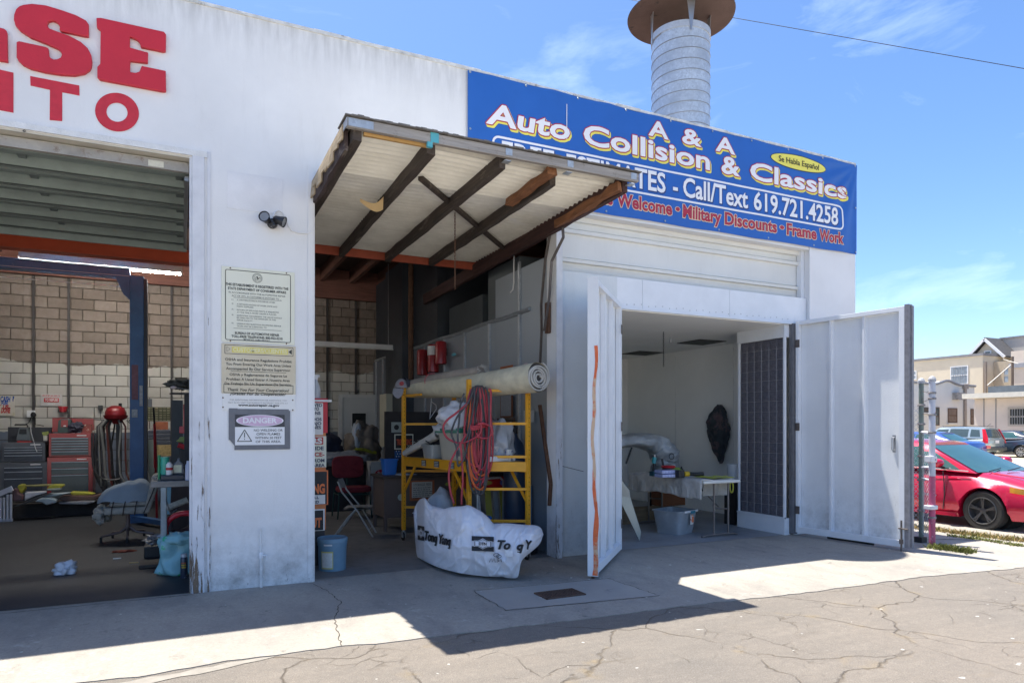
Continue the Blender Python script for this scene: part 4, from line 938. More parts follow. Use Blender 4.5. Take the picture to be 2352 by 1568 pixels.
for z in (.50,.905,1.315,1.735,2.155): part('rung', rung(B,Cc,z), M_YEL, sf, bev=.003)
for z in (.50,1.04,1.735,2.155): part('rung', rung(A,D,z), M_YEL, sf, bev=.003)
for a,b in ((A,B),(D,Cc)):
    part('side_rail', MB().bar(a+up*1.185, b+up*1.185, .03, .13).bar(a+up*1.245, b+up*1.245, .05, .012).bar(a+up*1.125, b+up*1.125, .05, .012), M_YEL, sf)
    for s_,e_ in ((a,Ld),(b,-Ld)): part('knee_brace', MB().bar(s_+up*.72, s_+e_*.36+up*1.12, .028, .028), M_YEL, sf)
    part('guard_rail', MB().bar(a+up*2.155, a.lerp(b,.30)+up*2.155, .03, .03), M_YEL, sf)
part('end_beam', MB().bar(B+up*1.19, Cc+up*1.19, .03, .12), M_YEL, sf)
part('deck', MB().add([A+up*1.25,B+up*1.25,Cc+up*1.25,D+up*1.25,A+up*1.235,B+up*1.235,Cc+up*1.235,D+up*1.235],[(0,1,2,3),(7,6,5,4),(0,4,5,1),(1,5,6,2),(2,6,7,3),(3,7,4,0)]), old_wood('deck_ply',(.12,.09,.06),(.26,.2,.13)), sf)
nrm = Ld.cross(up); nrm = nrm if nrm.y < 0 or nrm.x < 0 else -nrm
nrm = Vector((-abs(Ld.y),-abs(Ld.x),0))
for k,(f0_,w_) in enumerate(((.36,.13),(.56,.14),(.78,.14))):
    p = A.lerp(B,f0_)+up*1.185+nrm*.018
    lb = MB().prism([p-Ld*w_/2-up*.042,p+Ld*w_/2-up*.042,p+Ld*w_/2+up*.042,p-Ld*w_/2+up*.042], nrm*.002); part('warning_label', lb, M_INK, sf)
    tx = MB(); 
    for r_ in range(4): tx.prism([p-Ld*w_*.42+up*(.03-r_*.02)+nrm*.003,p+Ld*w_*.40+up*(.03-r_*.02)+nrm*.003,p+Ld*w_*.40+up*(.022-r_*.02)+nrm*.003,p-Ld*w_*.42+up*(.022-r_*.02)+nrm*.003], nrm*.001)
    part('label_print', tx, mat('label_white',(.6,.6,.58),.6,var=.5,scale=160), sf)

# ---- carpets / canvas rolls on top
def roll(name, label, p0, p1, r0, r1, m, sag=.06, seed=1, spiral=True, col_end=None):
    p0 = Vector(p0); p1 = Vector(p1); ax_ = (p1-p0).normalized(); sx = ax_.cross(up).normalized(); sz = sx.cross(ax_)
    t = thing(name, label, 'rolled canvas', tuple((p0+p1)/2))
    def f(u, v):
        a = 2*pi*u; r = r0+(r1-r0)*v; r *= 1+.07*noise.noise(Vector((cos(a)*1.2+seed, sin(a)*1.2, v*5)))
        c = p0.lerp(p1, v)-up*sag*sin(pi*v)
        return c+sx*cos(a)*r+sz*sin(a)*r*.93
    part('roll', MB().grid(f, 30, 24, closed_u=True), m, t, smooth=60)
    if spiral:
        for e,(c,rr,d) in enumerate(((p0,r0,-ax_),(p1,r1,ax_))):
            mb = MB(); turns = 4.2; n = 110; vs = []
            for i in range(n+1):
                k = i/n; a = k*turns*2*pi; r = rr*(.18+.8*k)*(1+.06*sin(a*1.7+seed))
                for rr_, dd in ((r-.010,.006),(r+.010,.006),(r+.010,-.02),(r-.010,-.02)): vs.append(c+sx*cos(a)*rr_+sz*sin(a)*rr_*.93+d*dd)
            fs = [(4*i+j,4*i+(j+1)%4,4*i+4+(j+1)%4,4*i+4+j) for i in range(n) for j in range(4)]
            part('rolled_end', mb.add(vs, fs), col_end or m, t)
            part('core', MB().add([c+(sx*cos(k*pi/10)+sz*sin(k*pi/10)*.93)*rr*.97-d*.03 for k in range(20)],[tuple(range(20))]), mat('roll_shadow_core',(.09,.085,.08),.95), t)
    return t
M_CANV = cloth('canvas_cream',(.60,.55,.40)); M_CANW = cloth('canvas_edge',(.62,.60,.55)); M_RUG = cloth('rug_grey',(.33,.29,.25))
roll('canvas_roll', 'large cream canvas roll with spiral end lying across the scaffold top', (3.93,-.33,2.30), (3.10,2.35,2.26), .195, .13, M_CANV, .03, 1, True, M_CANW)
rg_ = roll('rug_roll', 'grey rug rolled and tied with pink string on the scaffold top', (3.62,.75,2.44), (3.00,2.5,2.27), .075, .085, M_RUG, -.03, 4)
part('string', MB().tube([Vector((3.28,1.7,2.35))+Vector((.12*cos(t),.02,.12*sin(t))) for t in [i*2*pi/14 for i in range(14)]], .006, 5, closed=True), mat('pink_string',(.5,.10,.13),.7), rg_)
fr_ = MB(); random.seed(9)
for i in range(60):
    a = random.uniform(0,6.28); b = Vector((3.62,.75,2.44))+Vector((.07*cos(a)*.9,0,.07*sin(a))); fr_.tube([b,b+Vector((random.uniform(-.02,.06),-random.uniform(.03,.08),random.uniform(-.03,.03)))], .003, 3)
part('fringe', fr_, M_CANW, rg_, kind='stuff')
# ---- cap on the scaffold post
cp = A+up*2.33
ct = thing('baseball_cap', 'grey baseball cap with round red badge hanging on the scaffold post', 'cap', tuple(cp-up*.1))
M_CAPG = cloth('cap_grey',(.30,.29,.31)); M_CAPD = cloth('cap_dark',(.06,.06,.075))
def capf(u,v):
    a = 2*pi*u; e = v*pi/2
    return cp+Vector((-.03+.105*cos(a)*cos(e)*1.0, .10*sin(a)*cos(e), -.06+.14*sin(e)))
part('crown', MB().grid(capf, 24, 8, closed_u=True), M_CAPG, ct, smooth=True)
part('brim', MB().grid(lambda u,v: cp+Vector((-.10-.03*v+.16*(u-.5), -.09-.06*v+.03*abs(u-.5), -.07-.15*v*(1-(2*u-1)**2*.5))), 10, 5), M_CAPG, ct, smooth=True)
part('mesh_back', MB().grid(lambda u,v: cp+Vector((.02+.092*cos(pi*(u-.5))*cos(v*1.4), .108*sin(pi*(u-.5))*cos(v*1.4), -.05+.148*sin(v*1.4))), 14, 6), M_CAPD, ct, smooth=True)
part('badge', MB().lathe([(.0,.0),(.03,.0),(.034,.004)][::-1], cp+Vector((-.06,-.095,.0)), 18, Vector((-.45,-1,.35)).to_track_quat('Z','Y').to_matrix().to_4x4()), mat('badge_red',(.35,.05,.05),.6,var=.5,scale=60), ct)
# ---- wire hanger
hc = A.lerp(D,.55)+up*2.14
hg = [hc+Vector((0,0,.0)),hc+Vector((0,0,-.07)),hc+Vector((-.04,-.05,-.33)),hc+Vector((.0,.02,-.30)),hc+Vector((.09,.03,-.18)),hc+Vector((.085,.03,-.12)),hc+Vector((0,0,-.07))]
solo('wire_hanger', MB().tube(hg, .005, 5), M_WHITE, 'bent white wire coat hanger hooked over the scaffold rail', 'hanger', smooth=True)
# ---- bins and buckets on deck
def tub(parent, c, w0, d0, w1, d1, h, m, rz=0, rim=.012, name='bin_body', thick=True):
    mt = Matrix.Translation(c) @ Matrix.Rotation(rz,4,'Z'); vs = []; n = 24
    def ringp(w, d, z, r=.18):
        o = []
        for k in range(n):
            a = 2*pi*k/n; cx = cos(a); sy = sin(a); e = .28
            o.append(mt@Vector((w/2*math.copysign(abs(cx)**e,cx), d/2*math.copysign(abs(sy)**e,sy), z)))
        return o
    for w,d,z in ((w0,d0,0),(w1,d1,h-.02),(w1+rim*2,d1+rim*2,h-.02),(w1+rim*2,d1+rim*2,h),(w1-.01,d1-.01,h),(w0-.015,d0-.015,.015)): vs += ringp(w,d,z)
    fs = [tuple(range(n))[::-1]]+[(i*n+j,i*n+(j+1)%n,(i+1)*n+(j+1)%n,(i+1)*n+j) for i in range(5) for j in range(n)]+[tuple(range(5*n,6*n))]
    return part(name, MB().add(vs, fs), m, parent, smooth=35)
M_TUBP = mat('beige_plastic',(.50,.47,.38),.4,var=.04); M_TGRN = mat('green_lid',(.02,.22,.15),.4,var=.1)
pb = A.lerp(B,.62)+Sd*.26+up*1.252; rzs = atan2(Ld.y, Ld.x)
tb_ = thing('storage_bin', 'beige plastic storage bin with green lid on the scaffold deck', 'storage bin', tuple(pb), rzs)
tub(tb_, pb, .50,.36,.58,.42,.36, M_TUBP, rzs)
part('lid', MB().obox(pb+up*.375, (.62,.46,.03), rzs).obox(pb+up*.40, (.52,.36,.05), rzs), M_TGRN, tb_, bev=.012)
pb2 = A.lerp(B,.33)+Sd*.16+up*1.252
tg = thing('grey_tub', 'small grey plastic tub of tools beside the green lid bin', 'tub', tuple(pb2), rzs); tub(tg, pb2, .26,.22,.30,.26,.19, mat('grey_tub_plastic',(.40,.42,.41),.4,var=.08), rzs)
tl = MB(); random.seed(3)
for i in range(7): q = pb2+Vector((random.uniform(-.08,.08),random.uniform(-.08,.08),.12)); tl.tube([q,q+Vector((random.uniform(-.15,.15),random.uniform(-.12,.12),.13))], .008, 5)
part('tools', tl, M_BLKM, tg)
M_BAGW = mat('white_bag_film',(.70,.71,.74),.35,var=.08,bump=.5,bscale=10)
solo('white_trash_bag', MB().blob(pb+up*.56+Ld*-.02,(.27,.20,.19),.30,2.2,5,4,.16), M_BAGW, 'crumpled white plastic bag heaped on the green bin lid', 'plastic bag', smooth=180)
solo('clear_trash_bag', MB().blob(pb+up*.22+Sd*.34+Ld*.30,(.18,.17,.30),.25,2.4,8,4,.22), mat('clear_film',(.42,.44,.46),.25,var=.2,bump=.6,bscale=9), 'grey translucent plastic bag slumped behind the hose bundle', 'plastic bag', smooth=180)
solo('dark_film_bag', MB().blob(pb2+up*.40+Sd*.12,(.13,.11,.08),.3,2.4,3,3,.08), M_BAGW, 'small white film bag beside the green lid bin', 'plastic bag', smooth=180)
r2 = roll('cloth_roll', 'frayed cream cloth roll sticking out over the grey tub', tuple(A+up*1.30+Sd*.02+Vector((-.02,-.05,0))), tuple(pb2+up*.34+Ld*.12), .045, .07, M_CANW, 0, 7, False)
fr_ = MB()
for i in range(50):
    k = random.uniform(0,1); b = A+up*1.32+Vector((0,-.04,0)); b = b.lerp(pb2+up*.34, k*.6)+Vector((random.uniform(-.05,.05),random.uniform(-.06,.02),random.uniform(-.03,.04))); fr_.tube([b,b+Vector((random.uniform(-.04,.03),-random.uniform(.01,.04),random.uniform(-.04,.03)))], .004, 3)
part('fringe', fr_, M_CANW, r2, kind='stuff')
# right part of deck
pr_ = B.lerp(Cc,.62)-Ld*.22+up*1.252
solo('white_pan', MB().obox(pr_+up*.035+Ld*.02,(.30,.40,.07),rzs), M_WHITE, 'flat white plastic pan on the right end of the scaffold deck', 'pan', bev=.015)
pt_ = pr_-Ld*.0+up*.07-Sd*.02
pk = thing('paint_tub', 'small paint splashed white tub standing on the flat white pan', 'tub', tuple(pt_))
part('tub_body', MB().lathe([(.055,0),(.065,.11),(.069,.11),(.069,.125),(.06,.125)], pt_, 20), mat('splashed_white',(.62,.60,.57),.5,var=.2,scale=30,spot=(.45,.2,.1),sp=(.6,.64),spscale=16), pk, smooth=True)
pe = thing('fire_extinguisher', 'red fire extinguisher lying behind a spotted can at the scaffold end', 'fire extinguisher', tuple(pr_+Sd*.13))
q = pr_+Sd*.15+Ld*-.10
part('cylinder', MB().lathe([(.055,0),(.06,.02),(.06,.26),(.045,.31),(.02,.33),(.02,.35)], q, 20), mat('extinguisher_red',(.42,.02,.025),.3,coat=.3), pe, smooth=True)
part('valve', MB().obox(q+up*.37,(.03,.09,.02)).obox(q+up*.39+Ld*.02,(.02,.11,.012),0,.4), M_BLACK, pe)
part('tag', MB().obox(q+up*.30-Sd*.07,(.005,.06,.09),rzs,.3), M_WHITE, pe)
pc = pr_+Sd*.15+Ld*.03
pk = thing('spotted_can', 'white can with blue spots at the right end of the scaffold deck', 'can', tuple(pc))
part('can_body', MB().lathe([(.058,0),(.058,.15),(.06,.152),(.05,.154)], pc+up*.0, 20), mat('spotted_label',(.62,.62,.58),.5,var=.1,spot=(.08,.10,.25),sp=(.54,.57),spscale=26), pk, smooth=True)
pj = pr_-Sd*.14+Ld*.02
pk = thing('clear_box', 'clear plastic box next to the splashed tub on the deck', 'box', tuple(pj)); tub(pk, pj, .16,.12,.18,.14,.14, mat('clear_blue_plastic',(.38,.44,.50),.3,var=.2,scale=14), rzs)

# ---- hose bundle
hs = thing('hose_bundle', 'coiled bundle of red and black air hoses hung on the scaffold post', 'hoses', tuple(B+up*1.0))
top = B+Vector((.07,-.07,2.20)); random.seed(21)
reds = mat('hose_red',(.42,.045,.06),.5,var=.25,scale=9); blks = mat('hose_black',(.05,.05,.055),.5,var=.3,scale=9,spot=(.25,.24,.23),sp=(.6,.72),spscale=9); orr = mat('hose_orange',(.60,.12,.03),.5,var=.2)
def loop(dx, dep, wob, r, m, ox=0, nm='hose', spread=.05):
    pts = []
    for i in range(41):
        t = i/40; a = 2*pi*t
        x = ox+dx*sin(a)*(1-.25*cos(a)); z = -dep*(1-cos(a))/2
        pts.append(top+Vector((x*.62,-x*.22-.035-spread*random.random()*.1-.03*sin(a+wob), z+.012*sin(a*3+wob))))
    part(nm, MB().tube(pts, r, 7, closed=False), m, hs, smooth=True)
random.seed(5)
for i in range(18): loop(random.uniform(.06,.21), random.uniform(.95,1.32), i, .0135, (reds,reds,blks,reds,orr,reds)[i%6], random.uniform(-.05,.10))
for i in range(6): loop(random.uniform(.10,.22), random.uniform(1.0,1.38), i+3, .0135, blks, random.uniform(-.06,.04))
def hose(ptsuv, m, r=.0135, off=.16):
    base = depth(B.x,B.y); P_ = [PT(u,v,base-off) for u,v in ptsuv]; Q = []
    for i in range(len(P_)-1):
        p0 = P_[max(0,i-1)]; p1 = P_[i]; p2 = P_[i+1]; p3 = P_[min(len(P_)-1,i+2)]
        for k in range(6):
            t = k/6; Q.append(.5*((2*p1)+(p2-p0)*t+(2*p0-5*p1+4*p2-p3)*t*t+(3*p1-p0-3*p2+p3)*t**3))
    Q.append(P_[-1]); part('hose', MB().tube(Q, r, 8), m, hs, smooth=True)
Z2 = lambda L_: [m2(*p) for p in L_]; Z7 = lambda L_: [m7(*p) for p in L_]
hose(Z2([(1010,470),(870,590),(740,690),(685,790),(720,910),(820,980),(940,1000),(1060,960),(1180,880),(1200,750)]), reds)
hose(Z2([(1130,870),(1190,930),(1290,930),(1350,860),(1320,780),(1230,735),(1150,750)]), reds)
hose(Z2([(1300,270),(1330,330),(1320,700),(1340,850),(1310,950),(1300,1200),(1290,1350)]), reds)
hose(Z2([(1240,250),(1290,330),(1310,700),(1290,1000),(1285,1250),(1270,1380),(1245,1560)])+[m3(1130,285)], blks)
hose(Z2([(1100,280),(1020,460),(880,640),(810,800),(800,900),(860,1050),(880,1280),(910,1300),(970,1200),(1020,1000),(1060,800)]), blks)
hose(Z7([(1370,60),(1330,130),(1240,290),(1220,430),(1235,560),(1265,660)]), reds)
hose(Z7([(1320,130),(1330,250),(1340,450),(1330,600),(1330,670)]), reds)
hose(Z2([(1090,240),(1110,400),(1060,700),(1010,900),(960,1000)]), blks)
hose(Z2([(970,330),(920,470),(900,700),(880,900),(900,1180)]), blks)
hs_ = MB()
for k in range(3): hs_.tube([top+Vector((.13*cos(a)*.9,-.05-.05*sin(a)-.03,-.52+.02*k+.02*sin(a*2))) for a in [i*2*pi/20 for i in range(20)]], .012, 6, closed=True)
part('wrap', hs_, reds, hs, smooth=True)

# ---- the big white parts bag in front
outline_top = [m3(*p) for p in ((262,640),(270,590),(295,530),(330,480),(370,460),(400,450),(430,490),(470,540),(530,565),(600,580),(650,592),(700,572),(780,562),(870,558),(930,540),(985,560),(1040,590),(1100,620),(1150,660),(1200,705),(1240,760),(1265,778),(1330,775),(1420,770),(1500,775),(1600,790),(1700,800),(1790,798),(1830,815),(1860,850),(1869,905))]
outline_bot = [m3(*p) for p in ((262,650),(270,800),(285,1000),(300,1185),(330,1200),(400,1240),(500,1290),(600,1330),(750,1370),(900,1400),(1100,1425),(1300,1438),(1370,1430),(1400,1445),(1470,1452),(1548,1451),(1572,1400),(1590,1255),(1640,1190),(1740,1110),(1800,1060),(1845,1000),(1869,915))]
def interp(T, u):
    if u <= T[0][0]: return T[0][1]
    for (a,va),(b,vb) in zip(T, T[1:]):
        if a <= u <= b: return va+(vb-va)*((u-a)/(b-a) if b > a else 1)
    return T[-1][1]
def chaikin(L_):
    for _ in range(1):
        o = [L_[0]]
        for (a,b),(c,d) in zip(L_,L_[1:]): o += [(a*.75+c*.25,b*.75+d*.25),(a*.25+c*.75,b*.25+d*.75)]
        L_ = o+[L_[-1]]
    return L_
outline_top = chaikin(outline_top); outline_bot = chaikin(outline_bot)
plan = [(948,8.95),(957,8.98),(975,8.58),(1000,8.28),(1030,8.02),(1060,7.87),(1100,7.8),(1145,7.72),(1191,7.67),(1220,7.7),(1248,7.9)]
def bagpt(u, f, out=0.0):
    vt = interp(outline_top,u); vb = interp(outline_bot,u); t = interp(plan,u)
    e = min(1,(u-946.8)/26)*min(1,(1249-u)/24); e = max(0,e)**.5
    v = vb+(vt-vb)*f
    k = .26*sqrt(max(0,1-(2*f-.9)**2/1.21))*e-.10*f*f*f
    w_ = .020*noise.noise(Vector((u*.028,f*4,1)))+.038*max(0,.22-abs(noise.noise(Vector((u*.016+f*1.6,f*2.2-u*.008,4)))))/.22*(.4+.6*abs(sin(u*.02+1)))+.018*max(0,.15-abs(noise.noise(Vector((u*.03-f*2.5,f*3+u*.012,9)))))/.15+.010*noise.noise(Vector((u*.09,f*10,2)))
    return PT(u, v, t-k-w_*e-out)
def bagback(u, f):
    vt = interp(outline_top,u); vb = interp(outline_bot,u); t = interp(plan,u); e = max(0,min(1,(u-947)/40)*min(1,(1249-u)/35))**.5
    f_ = 1-f; p = PT(u, vb+(vt-vb)*f_, t+.02)
    d = .26*e*sqrt(max(0,1-(2*f_-1)**2))+.02*e
    return Vector((p.x+.25*d, p.y+d, p.z))
bg_ = thing('parts_bag', 'large white woven bag printed Tong Yang leaning before the yellow scaffold', 'parts bag', (3.1,-.3,0))
def bagall(a, b):
    u = 947.2+301*a; return bagpt(u, b*2) if b <= .5 else bagback(u, (b-.5)*2)
M_BAGB = mat('woven_bag',(.70,.70,.74),.5,var=.05,scale=3,bump=.25,bscale=40,spot=(.42,.42,.46),sp=(.60,.8),spscale=2.5)
part('bag_sheet', MB().grid(bagall, 200, 110), M_BAGB, bg_, smooth=180)
def on_bag(uv_origin, ux, uy):     # text plane (x right, z up) laid on the cloth
    def f(p):
        u = uv_origin[0]+p.x*ux[0]+p.z*uy[0]; v = uv_origin[1]+p.x*ux[1]+p.z*uy[1]
        vt = interp(outline_top,u); vb = interp(outline_bot,u); q = bagpt(u, max(.01,min(.99,(v-vb)/(vt-vb))), .028+(p.y if p.y>0 else 0)); return q
    return f
t = MB(); Q1 = m3(400,978); Q2 = m3(720,1040)
FB = lambda Q, ux, uy: (lambda off: (lambda p: on_bag(Q, ux, uy)(Vector((p.x, off, p.z)))))
def hooked(mb, words, r, W_, Q, ux, uy, cuts):      # the brand hand has single-storey g: a q with a hook
    mb.stamp(r, words, 0,0, W_, 1.0, 0, FB(Q, ux, uy), 0, bold=.02, shear=.25, cuts=cuts)
    full = glyph(words, .02, .25); x0_ = min(p[0] for p in full[0]); w0_ = max(p[0] for p in full[0])-x0_
    dz_ = min(p[1] for p in full[0])/CAPH
    for k_, c_ in enumerate(words):
        if c_ == 'q':
            g_ = glyph(words[:k_+1], .02, .25); low = [p[0] for p in g_[0] if p[1]/CAPH < dz_*.8]
            xr = (max(low)-x0_)/w0_*W_; wq = .46*CAPH/w0_*W_
            f_ = FB(Q, ux, uy)(.001); mb.grid(lambda u,v: f_(Vector((xr-wq*(1-u),0,dz_+.02+.12*v))), 6, 2)
hooked(t, "Tonq Yanq", .014, 1.0, Q1, (Q2[0]-Q1[0],Q2[1]-Q1[1]+2), (0,-21), .06)
Q1 = m3(1305,1088)
t.stamp(.03, "To", 0,0,1.0,1.0,0,FB(Q1,(29,1),(0,-19.5)),0,bold=.02,shear=.3,cuts=.08)
Q1 = m3(1545,1098); hooked(t, "q", .05, 1.0, Q1, (15,1.5), (0,-18), .08)
Q1 = m3(1655,1085); t.stamp(.05, "Y", 0,0,1.0,1.0,0,FB(Q1,(14,2),(0,-19)),0,bold=.02,shear=.2,cuts=.08)
part('lettering', t, M_INK, bg_)
def logo(c, hw_, hh, sk=0):
    cu, cv = c; b = MB(); w_ = MB(); k = MB()
    f = on_bag((cu,cv),(hw_,sk),(0,-hh)); g_ = lambda P_, o=0: [f(Vector((x,o,z))) for x,z in P_]
    for z0,z1 in ((.36,1.0),(-1.0,-.36)): b.grid(lambda u,v: f(Vector((-1+2*u,0,z0+(z1-z0)*v))), 8, 3)
    oc = [(-.80,.0),(-.80,.40),(-.45,.40),(-.22,.55),(0,.72),(.22,.55),(.45,.40),(.80,.40),(.80,-.40),(.45,-.40),(.22,-.55),(0,-.72),(-.22,-.55),(-.45,-.40),(-.80,-.40)]
    w_.grid(lambda u,v: f(Vector((oc[int(round(u*len(oc)))%len(oc)][0]*max(v,.01),.007,oc[int(round(u*len(oc)))%len(oc)][1]*max(v,.01)))), len(oc), 6, closed_u=True); ic = [(x*.93,z*.88) for x,z in oc]; n = len(oc)
    k.add(g_(ic,.014)+g_([(x*.86,z*.78) for x,z in oc],.014), [(i,(i+1)%n,n+(i+1)%n,n+i) for i in range(n)])
    k.text("DTN", 0,-.18,.70,.36,y=.014,bold=.03,align='C',cuts=.12,fn=lambda p: f(Vector((p.x,.016,p.z))))
    part('emblem', b, M_INK, bg_); part('emblem', w_, M_BAGB, bg_); part('emblem', k, M_INK, bg_)
c_ = m3(1120,1025); logo(c_, 25.5, 17.0, 1); c_ = m3(352,892); logo(c_, 7.6, 16.5, 1.5)
sq = MB(); 
def pen(L_): sq.tube([bagpt(m3(*p)[0], max(.02,(m3(*p)[1]-interp(outline_bot,m3(*p)[0]))/(interp(outline_top,m3(*p)[0])-interp(outline_bot,m3(*p)[0]))), .024) for p in L_], .0030, 4)
pen([(1200,1255),(1225,1205),(1240,1250),(1262,1205),(1275,1255)]); pen([(1290,1210),(1320,1205),(1300,1225),(1325,1235),(1295,1252)]); pen([(1345,1212),(1352,1250)])
pen([(1290+35*cos(a),1165+22*sin(a)) for a in [i*.45 for i in range(15)]]); pen([(1320+30*cos(a),1180+20*sin(a)) for a in [i*.45 for i in range(15)]])
part('pen_mark', sq, M_INK, bg_)
tp = MB().grid(lambda u,v: on_bag(m3(1395,1180),(18,1),(0,-14))(Vector((u,0,v)))-Vector((0,.004,0)), 3, 3); part('parcel_label', tp, mat('tape_white',(.74,.74,.76),.4), bg_)
solo('grey_parts_bag', MB().blob(PT(m3(590,590)[0],1180,9.0)+Vector((0,.0,.04)),(.17,.16,.27),.2,2,4,3), mat('grey_film',(.33,.35,.37),.35,var=.15,bump=.6,bscale=10), 'grey plastic wrapped parcel peeking above the printed parts bag', 'parcel', smooth=180)

# ---- pail by the pillar
pc = Vector((1.62,.56,0)); pa = thing('blue_pail', 'pale blue five gallon pail with paper label by the pillar', 'pail', tuple(pc))
part('pail_body', MB().lathe([(.150,0),(.157,.006),(.166,.28),(.172,.30),(.172,.33),(.178,.335),(.178,.375),(.168,.385),(.150,.372),(.0,.368)], pc, 40), mat('pail_blue',(.16,.28,.38),.45,var=.10,scale=6,spot=(.25,.28,.3),sp=(.66,.75),spscale=7), pa, smooth=35)
def wrapl(a0,a1,z0,z1,r,m,nm,nu=10,tilt=0): return part(nm, MB().grid(lambda u,v: pc+Vector(((r+.006*v)*cos(a0+(a1-a0)*u),(r+.006*v)*sin(a0+(a1-a0)*u),z0+(z1-z0)*v+tilt)), nu, 3), m, pa)
wrapl(rad(212),rad(262),.035,.24,.165,mat('label_yellow_edge',(.55,.50,.15),.6),'label'); wrapl(rad(215),rad(259),.05,.225,.1675,mat('paper_label',(.62,.62,.58),.6,var=.12,scale=40),'label')
wrapl(rad(225),rad(258),.305,.325,.172,M_WHITE,'label')

# ---- cabinet with signs beside the jamb
cbx = thing('tall_locker', 'tall dark locker behind the pillar carrying taped warning signs', 'locker', (1.28,1.0,0))
part('locker_body', boxm((.92,.85,0),(1.585,1.25,2.00)), mat('locker_dark',(.05,.045,.045),.6,var=.2,scale=5), cbx, bev=.006)
part('top_board', boxm((.9,.80,2.0),(1.66,1.3,2.025)), M_WHITE, cbx)
part('orange_tape', MB().box((1.20,.838,.44),(1.595,.848,1.99)), mat('tape_orange',(.62,.20,.06),.5,var=.15,scale=6), cbx)
def signbox(label, x0,x1,z0,z1, m, lines, yb=.832, frame=None):
    t = thing('wall_sign', label, 'sign', ((x0+x1)/2,yb,z0))
    part('plate', boxm((x0,yb,z0),(x1,yb+.004,z1)), m, t)
    for mt_, L_ in lines:
        mb = MB()
        for s_,xr,z,w_,h_ in L_: mb.text(s_, xr, z, w_, h_, y=yb-.003, bold=.03, align='R')
        part('lettering', mb, mt_, t)
    return t
M_SW = mat('sign_white',(.76,.75,.72)); M_NAVY = mat('navy_ink',(.03,.045,.10),.6); M_RINK = mat('red_ink',(.50,.03,.035),.6); M_OINK = mat('orange_ink',(.80,.20,.06),.6)
def nz(v): return PY(745, v, .83).z
def nx(u): return PY(u, 1000, .83).x
Zn = lambda y: n8(0,y)[1]
Xn = lambda x: nx(n8(x,0)[0])
s_ = signbox('white sign reading OWED TO IONS over red board, top of the locker stack', 1.12,Xn(147),nz(Zn(505)),nz(Zn(262)),M_SW,
 [(M_NAVY,[("OWED",Xn(140),nz(Zn(290)),.16,.037),("TO",Xn(116),nz(Zn(318)),.062,.035),("IONS",Xn(128),nz(Zn(350)),.12,.035),("TIDOS",Xn(136),nz(Zn(397)),.16,.035),("BAJO",Xn(134),nz(Zn(428)),.13,.035),("ONES",Xn(131),nz(Zn(459)),.14,.035)])], .828)
part('red_board', boxm((1.1,.836,nz(Zn(490))),(Xn(183),.842,nz(Zn(225)))), M_RED, s_)
s_ = signbox('cream sign with red block reading RS and NCE on the locker', 1.12,Xn(172),nz(Zn(752)),nz(Zn(515)),M_CREAM,
 [(M_NAVY,[("TSIDE",Xn(152),nz(Zn(620)),.18,.042),("FROM",Xn(158),nz(Zn(712)),.155,.038),("K AREA",Xn(160),nz(Zn(748)),.20,.036)]),(M_RINK,[("NCE-",Xn(158),nz(Zn(668)),.18,.046)])], .828)
part('red_block', boxm((1.12,.822,nz(Zn(578))),(Xn(148),.826,nz(Zn(522)))), M_RINK, s_); part('lettering', MB().text("RS", Xn(140), nz(Zn(570)), .13, .062, y=.818, bold=.05, align='R'), M_SW, s_)
s_ = signbox('black sign with orange letters SING above WILL TED on the locker', 1.12,Xn(186),nz(Zn(1040)),nz(Zn(775)),M_OINK,
 [(M_NAVY,[("WILL",Xn(115),nz(Zn(990)),.13,.030),("TED",Xn(115),nz(Zn(1024)),.10,.030)])], .828)
part('black_field', boxm((1.12,.824,nz(Zn(1035))),(Xn(176),.827,nz(Zn(785)))), M_INK, s_); part('white_field', boxm((1.12,.8215,nz(Zn(1032))),(Xn(163),.8235,nz(Zn(962)))), M_SW, s_)
part('lettering', MB().text("SING", Xn(160), nz(Zn(948)), .21, .105, y=.819, bold=.05, align='R'), M_OINK, s_)
part('lettering', MB().text("WILL", Xn(115), nz(Zn(990)), .13, .030, y=.817, bold=.03, align='R').text("TED", Xn(115), nz(Zn(1024)), .10, .030, y=.817, bold=.03, align='R'), M_NAVY, s_)
s_ = signbox('black sign with orange letters OUT lowest on the locker', 1.12,Xn(160),nz(Zn(1235)),nz(Zn(1070)),M_SW,[], .828)
part('black_field', boxm((1.12,.822,nz(Zn(1230))),(Xn(148),.826,nz(Zn(1080)))), M_INK, s_); part('lettering', MB().text("OUT", Xn(136), nz(Zn(1205)), .20, .105, y=.818, bold=.05, align='R'), M_OINK, s_)
# spray bottle on top
sb = Vector((Xn(112),.98,2.025)); t = thing('spray_bottle', 'grey trigger spray bottle standing on top of the tall locker', 'spray bottle', tuple(sb))
part('bottle', MB().lathe([(.045,0),(.05,.01),(.05,.13),(.042,.17),(.018,.235),(.016,.26)], sb, 24), mat('cloudy_plastic',(.50,.52,.55),.3,var=.1), t, smooth=40)
part('trigger', MB().obox(sb+Vector((-.02,0,.30)),(.12,.025,.03)).obox(sb+Vector((0,0,.275)),(.036,.03,.04)).tube([sb+Vector((-.045,0,.285)),sb+Vector((-.065,0,.24))],.006,6).obox(sb+Vector((-.082,0,.30)),(.02,.03,.032)), M_WHITE, t, bev=.004)

